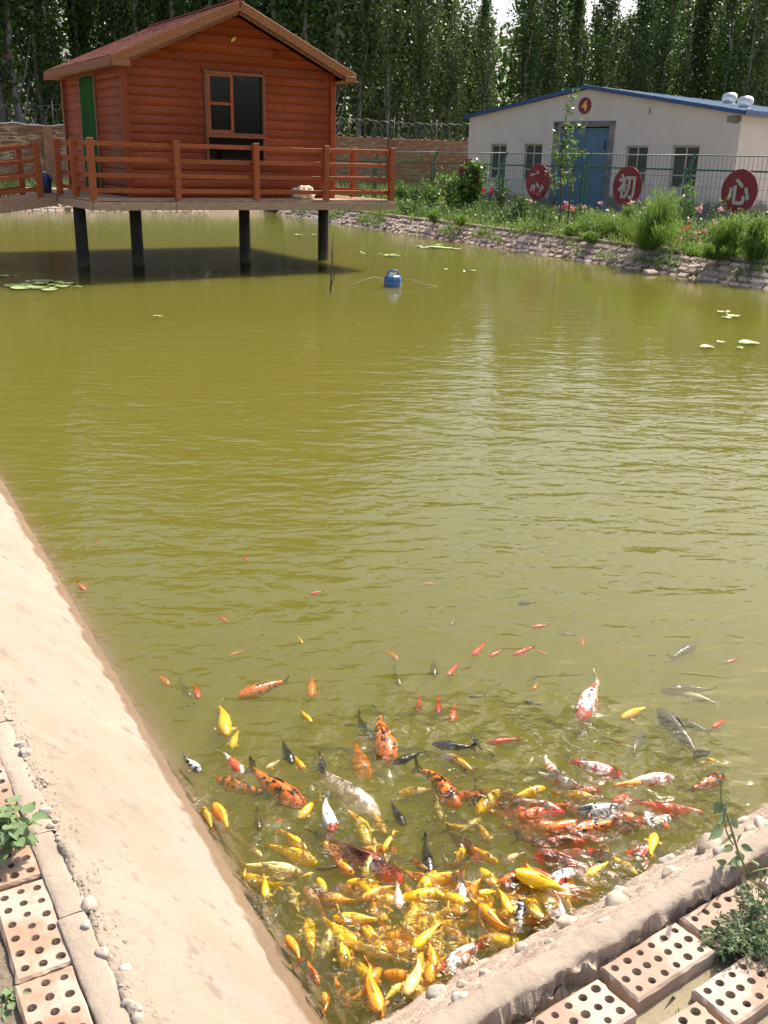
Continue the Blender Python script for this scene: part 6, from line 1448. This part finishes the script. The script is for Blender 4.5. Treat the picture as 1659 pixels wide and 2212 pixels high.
    (-1.557, 4.849, 124, 0.065, 'red', 3, 0, 'tiny dim red fish high beside the concrete slope'),
    (1.410, 5.655, 145, 0.029, 'red', 0.5, 0, 'tiny red speck of a fish among the ripples on the right'),
    (0.298, 2.548, 46, 0.115, 'olive', 2.5, 0.1, 'olive koi sinking below the bow-shaped yellow koi'),
    (0.197, 2.627, -79, 0.136, 'olive', 2, 0.35, 'small olive and dark koi with crooked tail'),
    (0.272, 2.462, -52, 0.195, 'redbrown', 1.8, 0.1, 'dark red koi with a scarlet head above the white spotted one'),
    (0.153, 2.381, -84, 0.179, 'black', 0.5, 0.1, 'slender black fish with raised fin beside the golden koi'),
    (0.209, 2.376, -81, 0.080, 'beige', 1.8, 0.2, 'beige koi right of the slender black fish'),
    (0.424, 2.391, -148, 0.079, 'pale', 0.8, 0.1, 'pale yellow koi glinting right of the scarlet-headed one'),
    (0.613, 2.464, 165, 0.137, 'redbrown', 3, 0, 'sunken dark red koi under the glints on the right'),
    (0.237, 2.150, 167, 0.076, 'redbrown', 3.5, 0, 'sunken deep red koi inside the shoal'),
    (0.387, 2.109, 86, 0.093, 'pale', 1.2, 0, 'pale yellow koi behind the curled amber koi'),
    (-0.225, 2.190, 112, 0.136, 'olive', 1.8, 0.1, 'olive koi pointing up among the glints near the slope'),
    (-0.359, 2.484, -130, 0.062, 'grey', 5, 0, 'dim grey fish under the bright yellow koi by the slope'),
    (-0.067, 1.853, 162, 0.065, 'olive', 2.5, 0, 'sunken olive koi in the lowest corner of the pond'),
    (-0.200, 2.288, 30, 0.044, 'yellow', 1.5, 0, 'stubby yellow koi below the long pale shining one'),
]

# ------------------------------------------------------------------ fish
def koi_mat(name, base, patches=(), head=None, scale=1.0, rough=0.2):
    """base (c1,c2); patches [(colour, noise scale, lo, hi, seed)]; head colour on the front of the body"""
    m, t, b = newmat(name); L = t.links
    vec = rnd_vec(t); tc = N(t, 'ShaderNodeTexCoord')
    n1 = N(t, 'ShaderNodeTexNoise', i_Scale=30.0, i_Detail=4.0); L.new(vec, n1.inputs['Vector']); cr = ramp(t, [(0.35, base[0]), (0.68, base[1])]); L.new(n1.outputs['Fac'], cr.inputs[0]); col = cr.outputs[0]
    for (c, s, lo, hi, sd_) in patches:
        n2 = N(t, 'ShaderNodeTexNoise', i_Scale=s, i_Detail=3.5, i_Roughness=0.62, i_Distortion=0.5); ad = N(t, 'ShaderNodeVectorMath', operation='ADD'); ad.inputs[1].default_value = (sd_, sd_ * 2, 0); L.new(vec, ad.inputs[0]); L.new(ad.outputs[0], n2.inputs['Vector'])
        mr = N(t, 'ShaderNodeMapRange'); mr.inputs[1].default_value = lo; mr.inputs[2].default_value = hi; L.new(n2.outputs['Fac'], mr.inputs[0])
        mx = N(t, 'ShaderNodeMix', data_type='RGBA'); L.new(mr.outputs[0], mx.inputs[0]); L.new(col, mx.inputs[6]); mx.inputs[7].default_value = (*c, 1); col = mx.outputs[2]
    if head:
        sp = N(t, 'ShaderNodeSeparateXYZ'); L.new(tc.outputs['Generated'], sp.inputs[0]); n3 = N(t, 'ShaderNodeTexNoise', i_Scale=22.0, i_Detail=2.0); L.new(vec, n3.inputs['Vector'])
        ma = N(t, 'ShaderNodeMath', operation='MULTIPLY_ADD'); ma.inputs[1].default_value = 0.16; L.new(n3.outputs['Fac'], ma.inputs[0]); L.new(sp.outputs[0], ma.inputs[2])
        mr = N(t, 'ShaderNodeMapRange'); mr.inputs[1].default_value = head[1]; mr.inputs[2].default_value = head[1] + 0.04; L.new(ma.outputs[0], mr.inputs[0])
        mx = N(t, 'ShaderNodeMix', data_type='RGBA'); L.new(mr.outputs[0], mx.inputs[0]); L.new(col, mx.inputs[6]); mx.inputs[7].default_value = (*head[0], 1); col = mx.outputs[2]
    L.new(col, b.inputs['Base Color']); b.inputs['Roughness'].default_value = rough; b.inputs['Specular IOR Level'].default_value = 0.6
    vo = N(t, 'ShaderNodeTexVoronoi', i_Scale=170.0); L.new(vec, vo.inputs['Vector']); bp = N(t, 'ShaderNodeBump', i_Strength=0.35, i_Distance=0.0025); L.new(vo.outputs['Distance'], bp.inputs['Height']); L.new(bp.outputs[0], b.inputs['Normal'])
    return m
BK = (0.010, 0.010, 0.012); OR = (0.80, 0.17, 0.015); RD = (0.72, 0.045, 0.015); WH = (0.78, 0.74, 0.68)
KM = {
 'yellow': koi_mat('yellow_koi_skin', ((0.76, 0.40, 0.010), (0.88, 0.60, 0.03))), 'lemon': koi_mat('lemon_koi_skin', ((0.70, 0.44, 0.02), (0.86, 0.62, 0.07))),
 'gold': koi_mat('golden_koi_skin', ((0.70, 0.31, 0.012), (0.84, 0.47, 0.035))), 'orangegold': koi_mat('amber_koi_skin', ((0.74, 0.24, 0.010), (0.86, 0.38, 0.02))),
 'pale': koi_mat('pale_yellow_koi_skin', ((0.66, 0.50, 0.16), (0.84, 0.70, 0.32))), 'olive': koi_mat('olive_koi_skin', ((0.30, 0.24, 0.04), (0.46, 0.38, 0.09))),
 'orange': koi_mat('orange_koi_skin', ((0.74, 0.13, 0.012), (0.84, 0.24, 0.03))), 'red': koi_mat('red_fish_skin', ((0.70, 0.04, 0.012), (0.82, 0.09, 0.02))),
 'peach': koi_mat('peach_koi_skin', ((0.74, 0.33, 0.14), (0.82, 0.46, 0.24))),
 'showa': koi_mat('orange_black_koi_skin', ((0.78, 0.15, 0.015), (0.84, 0.24, 0.03)), [(BK, 42, 0.50, 0.54, 3)], ((0.82, 0.15, 0.02), 0.93)),
 'redbrown': koi_mat('dark_red_koi_skin', ((0.14, 0.018, 0.008), (0.30, 0.045, 0.015)), [(BK, 40, 0.60, 0.64, 5)], ((0.66, 0.02, 0.012), 0.86)),
 'black': koi_mat('black_koi_skin', ((0.008, 0.008, 0.010), (0.018, 0.018, 0.020))), 'brown': koi_mat('brown_fish_skin', ((0.04, 0.028, 0.015), (0.09, 0.06, 0.03))),
 'carp': koi_mat('carp_skin', ((0.055, 0.042, 0.018), (0.12, 0.09, 0.045))), 'grey': koi_mat('grey_fish_skin', ((0.06, 0.06, 0.055), (0.12, 0.12, 0.11))), 'beige': koi_mat('beige_fish_skin', ((0.42, 0.34, 0.20), (0.56, 0.47, 0.30))),
 'white': koi_mat('white_koi_skin', ((0.74, 0.60, 0.52), (0.84, 0.74, 0.68))), 'pinkwhite': koi_mat('pink_white_koi_skin', ((0.78, 0.58, 0.50), (0.86, 0.72, 0.66)), [(OR, 26, 0.70, 0.74, 2)]),
 'pinkwhite2': koi_mat('white_koi_red_nose_skin', ((0.78, 0.60, 0.53), (0.86, 0.74, 0.68)), (), ((0.70, 0.10, 0.08), 0.95)),
 'tancho': koi_mat('red_headed_white_koi_skin', ((0.76, 0.74, 0.72), (0.84, 0.82, 0.80)), [(BK, 38, 0.63, 0.66, 1)], ((0.78, 0.07, 0.012), 0.90)),
 'bekko': koi_mat('black_white_koi_skin', ((0.66, 0.64, 0.60), (0.80, 0.78, 0.75)), [(BK, 34, 0.47, 0.51, 4)]),
 'kohaku': koi_mat('red_white_koi_skin', ((0.76, 0.68, 0.60), (0.84, 0.78, 0.72)), [((0.76, 0.09, 0.015), 24, 0.50, 0.53, 6)]),
 'kohaku2': koi_mat('red_head_white_koi_skin', ((0.76, 0.68, 0.60), (0.84, 0.78, 0.72)), [(RD, 18, 0.44, 0.48, 7)], ((0.74, 0.03, 0.012), 0.80)),
 'kohaku3': koi_mat('white_red_spot_koi_skin', ((0.76, 0.70, 0.64), (0.84, 0.80, 0.75)), [(RD, 40, 0.55, 0.58, 8)]),
 'sanke': koi_mat('red_white_black_koi_skin', ((0.74, 0.68, 0.62), (0.84, 0.80, 0.76)), [(RD, 24, 0.46, 0.50, 9), (BK, 34, 0.54, 0.57, 12)]),
 'sanke2': koi_mat('patchwork_koi_skin', ((0.74, 0.66, 0.58), (0.84, 0.78, 0.72)), [((0.80, 0.20, 0.02), 26, 0.45, 0.49, 13), (BK, 36, 0.54, 0.57, 14)]),
 'sanke3': koi_mat('red_headed_patchwork_koi_skin', ((0.74, 0.68, 0.62), (0.84, 0.80, 0.76)), [(RD, 28, 0.55, 0.58, 15), (BK, 40, 0.56, 0.59, 16)], ((0.78, 0.10, 0.04), 0.90)),
}
def finmat(name, c, a=0.55):
    m = bpy.data.materials.new(name); m.use_nodes = True; t = m.node_tree; L = t.links; b = t.nodes['Principled BSDF']; vec = rnd_vec(t)
    n1 = N(t, 'ShaderNodeTexNoise', i_Scale=60.0, i_Detail=2.0); L.new(vec, n1.inputs['Vector']); cr = ramp(t, [(0.3, tuple(x * 0.8 for x in c)), (0.7, c)]); L.new(n1.outputs['Fac'], cr.inputs[0]); L.new(cr.outputs[0], b.inputs['Base Color']); b.inputs['Roughness'].default_value = 0.35; b.inputs['Alpha'].default_value = a
    return m
FMD = {'y': finmat('yellow_fin', (0.82, 0.60, 0.14), 0.7), 'o': finmat('orange_fin', (0.78, 0.26, 0.06), 0.7), 'r': finmat('red_fin', (0.72, 0.10, 0.04), 0.7), 'w': finmat('pale_fin', (0.80, 0.72, 0.66), 0.5), 'k': finmat('dark_fin', (0.02, 0.018, 0.018), 0.8), 'b': finmat('brown_fin', (0.09, 0.06, 0.03), 0.7)}
FK = dict(yellow='y', lemon='y', gold='y', orangegold='o', pale='y', olive='y', orange='o', red='r', peach='o', showa='k', redbrown='b', black='k', brown='b', carp='b', grey='k', beige='w', white='w', pinkwhite='w', pinkwhite2='w', tancho='w', bekko='w', kohaku='w', kohaku2='w', kohaku3='w', sanke='w', sanke2='o', sanke3='w')
m_eye = flat('fish_eye', (0.01, 0.01, 0.01), rough=0.15); m_mouth = flat('fish_mouth', (0.42, 0.10, 0.05), rough=0.4)
PROF = [(0.0, 0.018, 0.02), (0.025, 0.042, 0.040), (0.06, 0.062, 0.058), (0.11, 0.080, 0.080), (0.18, 0.094, 0.102), (0.27, 0.102, 0.118), (0.38, 0.100, 0.120), (0.49, 0.088, 0.108), (0.60, 0.069, 0.088), (0.70, 0.049, 0.066), (0.78, 0.034, 0.050), (0.84, 0.026, 0.042), (0.875, 0.021, 0.040)]
def fish_fn(L, bend, slim):
    def spine(s):
        x = L * (0.5 - s); q = s - 0.35
        y = L * bend * (q * abs(q) * 1.6 if q > 0 else q * q * 0.5) + L * 0.10 * bend * math.sin(s * 5)
        return Vector((x, y, 0))
    return spine
def make_fish(x, y, ang, L, kind, dcm, bend, lab):
    slim = {'carp': 0.86, 'black': 0.85, 'red': 0.85, 'brown': 0.85, 'grey': 0.88, 'olive': 0.88, 'gold': 0.92}.get(kind, 1.0) * random.uniform(0.95, 1.08)
    small = L < 0.088; sp = fish_fn(L, bend, slim); hm = 0.118 * L * slim
    name = 'koi' if not small else 'small_fish'; mats = [KM[kind], m_eye, FMD[FK[kind]]]
    mb = MB(); n = 12; b = 0; rings = []
    for (s, wq, hq) in PROF:
        c = sp(s); d = (sp(s + 0.01) - sp(s - 0.01)).normalized(); side = Vector((0, 0, 1)).cross(d); zc_ = -hm + hm * 0.25 * max(0, s - 0.4)
        row = []
        for k in range(n):
            a = 2 * math.pi * k / n; ca, sa = math.cos(a), math.sin(a); up_ = hq * (0.98 if sa > 0 else 1.0)
            ridge = 1.0 + (0.04 if abs(ca) < 0.3 and sa > 0 else 0)
            p = c + side * (wq * 1.2 * L * slim * ca) + Vector((0, 0, zc_ + up_ * L * slim * sa * ridge)); row.append(len(mb.v)); mb.v.append(tuple(p))
        rings.append(row)
    for r0, r1 in zip(rings, rings[1:]):
        for k in range(n): mb.face([r0[k], r1[k], r1[(k + 1) % n], r0[(k + 1) % n]], 0, True)
    mb.face(rings[0]); mb.face(rings[-1][::-1])
    for sgn in (1, -1):       # eyes
        c = sp(0.062); d = (sp(0.07) - sp(0.05)).normalized(); side = Vector((0, 0, 1)).cross(d)
        mb.lathe(c + side * (sgn * 0.052 * L * slim) + Vector((0, 0, -hm + 0.028 * L)), [(0.0115 * L, 0), (0.010 * L, 0.006 * L), (0.004 * L, 0.010 * L)], 7, 1, tuple(side * sgn + Vector((0, 0, 0.35))))
    def fin(name, poly, thick=0.0012):
        f = MB() if not small else mb; b0 = len(f.v); up2 = [Vector(p) for p in poly]; nrm = (up2[1] - up2[0]).cross(up2[2] - up2[0]).normalized() * (thick * L * 4)
        f.v += [tuple(p + nrm) for p in up2] + [tuple(p - nrm) for p in up2]; k_ = len(up2)
        mi_ = 2 if small else 0
        f.face(list(range(b0, b0 + k_)), mi_); f.face([b0 + k_ + i for i in range(k_)][::-1], mi_)
        for i in range(k_): f.face([b0 + i, b0 + k_ + i, b0 + k_ + (i + 1) % k_, b0 + (i + 1) % k_], mi_)
        return None if small else f.build(name, FMD[FK[kind]], body)
    body = None
    pend = []
    tb = sp(0.865); td = (sp(0.87) - sp(0.80)).normalized(); ts_ = Vector((0, 0, 1)).cross(td); tilt = random.choice((-1, 1)) * random.uniform(0.5, 0.9)
    upv = (Vector((0, 0, 1)) * math.cos(tilt) + ts_ * math.sin(tilt)); zt = Vector((0, 0, -hm * 0.82)); sway = ts_ * (L * 0.05 * (1 if bend > 0 else -1))
    tail = [tb + zt + upv * 0.034 * L, tb + zt + td * 0.05 * L + upv * 0.07 * L, tb + zt + td * 0.12 * L + upv * 0.115 * L + sway, tb + zt + td * 0.145 * L + upv * 0.10 * L + sway, tb + zt + td * 0.085 * L + sway * 0.5,
            tb + zt + td * 0.145 * L - upv * 0.09 * L + sway, tb + zt + td * 0.12 * L - upv * 0.105 * L + sway, tb + zt + td * 0.05 * L - upv * 0.06 * L, tb + zt - upv * 0.034 * L]
    pend.append(('tail_fin', tail))
    dorsal = []
    for s, h_ in ((0.33, 0.0), (0.37, 0.050), (0.45, 0.042), (0.55, 0.030), (0.64, 0.022), (0.67, 0.0)):
        c = sp(s); d = (sp(s + 0.01) - sp(s - 0.01)).normalized(); side = Vector((0, 0, 1)).cross(d); hh = np.interp(s, [q[0] for q in PROF], [q[2] for q in PROF])
        dorsal.append(c + Vector((0, 0, -hm + hh * L * slim * 0.93 + h_ * L * 0.45)) + side * (h_ * L * 0.6 * (1 if tilt > 0 else -1)))
    pend.append(('dorsal_fin', dorsal))
    for sgn in (1, -1):
        c = sp(0.22); d = (sp(0.24) - sp(0.20)).normalized(); side = Vector((0, 0, 1)).cross(d) * sgn; z_ = Vector((0, 0, -hm * 1.25)); fl_ = random.uniform(0.75, 1.15)
        base = c + side * (0.075 * L * slim) + z_
        pend.append(('side_fin', [base - d * 0.012 * L, base + side * 0.06 * L * fl_ - d * 0.004 * L, base + side * 0.115 * L * fl_ + d * 0.035 * L, base + side * 0.105 * L * fl_ + d * 0.085 * L, base + side * 0.05 * L * fl_ + d * 0.075 * L, base + d * 0.03 * L]))
    if small:
        for nm, pl in pend: fin(nm, pl)
        body = mb.build(name, mats)
    else:
        body = mb.build(name, mats)
        for nm, pl in pend: fin(nm, pl)
    pitch = 0.0
    if 'mouth' in lab:
        pitch = -R(24)
        mo = MB(); mo.lathe(Vector((L * 0.497, 0, -hm)), [(0.026 * L, -0.008 * L), (0.030 * L, 0.006 * L), (0.024 * L, 0.012 * L), (0.019 * L, 0.006 * L), (0.015 * L, -0.02 * L)], 14, 0, (1, 0, 0.2)); mo.build('mouth', [m_mouth], body)
    body.location = (x, y, -(dcm - (0.5 if dcm <= 1 and not small else 0)) / 100 + (L * 0.10 if pitch else 0)); body.rotation_euler = (R(random.uniform(-7, 7)), pitch + R(random.uniform(-2, 2)), R(ang))
    tag(body, lab, 'koi' if not small else 'fish', 'koi and small fish swimming in the pond')
    return body
for row in FISH: make_fish(*row)
rgf = random.Random(21); nf = 0
while nf < 84:
    x, y = rgf.uniform(-0.35, 1.05), rgf.uniform(1.78, 2.55)
    if nL.x * x + nL.y * y < 0.90 or nRb.x * x + nRb.y * y < 1.50 or rgf.random() > math.exp(-((x - 0.22) ** 2 + (y - 2.06) ** 2) / 0.10): continue
    kd = rgf.choice(['yellow', 'gold', 'yellow', 'lemon', 'yellow', 'orangegold']); wd_ = {'yellow': 'bright yellow', 'gold': 'deep golden', 'lemon': 'lemon yellow', 'orangegold': 'amber orange'}[kd]
    zn = 'by the concrete slope' if nL.x * x + nL.y * y < 1.10 else 'by the shore stones' if nRb.x * x + nRb.y * y < 1.66 else 'in the middle of the shoal'
    o = make_fish(x, y, rgf.uniform(0, 360), rgf.uniform(0.11, 0.19), kd, rgf.uniform(0.2, 3.2), rgf.uniform(-0.7, 0.7), wd_ + ' koi squeezed between its neighbours ' + zn)
    o['group'] = wd_ + ' koi packed ' + zn; nf += 1
nf = 0
while nf < 26:
    x, y = rgf.uniform(0.3, 1.2), rgf.uniform(2.0, 2.75)
    if nRb.x * x + nRb.y * y < 1.53 or rgf.random() > math.exp(-((x - 0.75) ** 2 + (y - 2.4) ** 2) / 0.09): continue
    kd = rgf.choice(['orange', 'redbrown', 'red', 'kohaku2', 'showa']); wd_ = {'orange': 'plain orange', 'redbrown': 'dark red', 'red': 'scarlet', 'kohaku2': 'red-headed white', 'showa': 'orange and black'}[kd]
    o = make_fish(x, y, rgf.uniform(-40, 40) + rgf.choice([0, 180]), rgf.uniform(0.12, 0.24), kd, rgf.uniform(0.6, 3.5), rgf.uniform(-0.5, 0.5), wd_ + ' koi lying among others in the glinting right part of the shoal')
    o['group'] = wd_ + ' koi in the right part of the shoal'; nf += 1

# put every root at the foot of what it carries
def rebase(o, p):
    p = Vector(p); o.location = o.location + p
    for ch in o.children: ch.location = ch.location - p
rebase(deck, H(0, 0, ZD)); rebase(hut, H(TA, BF, ZD)); rebase(rl, H(0, 0, ZD)); rebase(rampo, H(-0.05, 2.42, ZD)); rebase(rr, H(-0.4, 2.42, ZD))
rebase(wallroot, P0 + Vector((0, 0, WB))); rebase(rz, P0 + Vector((0, 0, WT))); rebase(bld, G(0, 0, zg)); rebase(fence, FP(0, zg)); rebase(wz, H(TA + 1.54, BF, 1.87) - H(TA, BF, ZD))
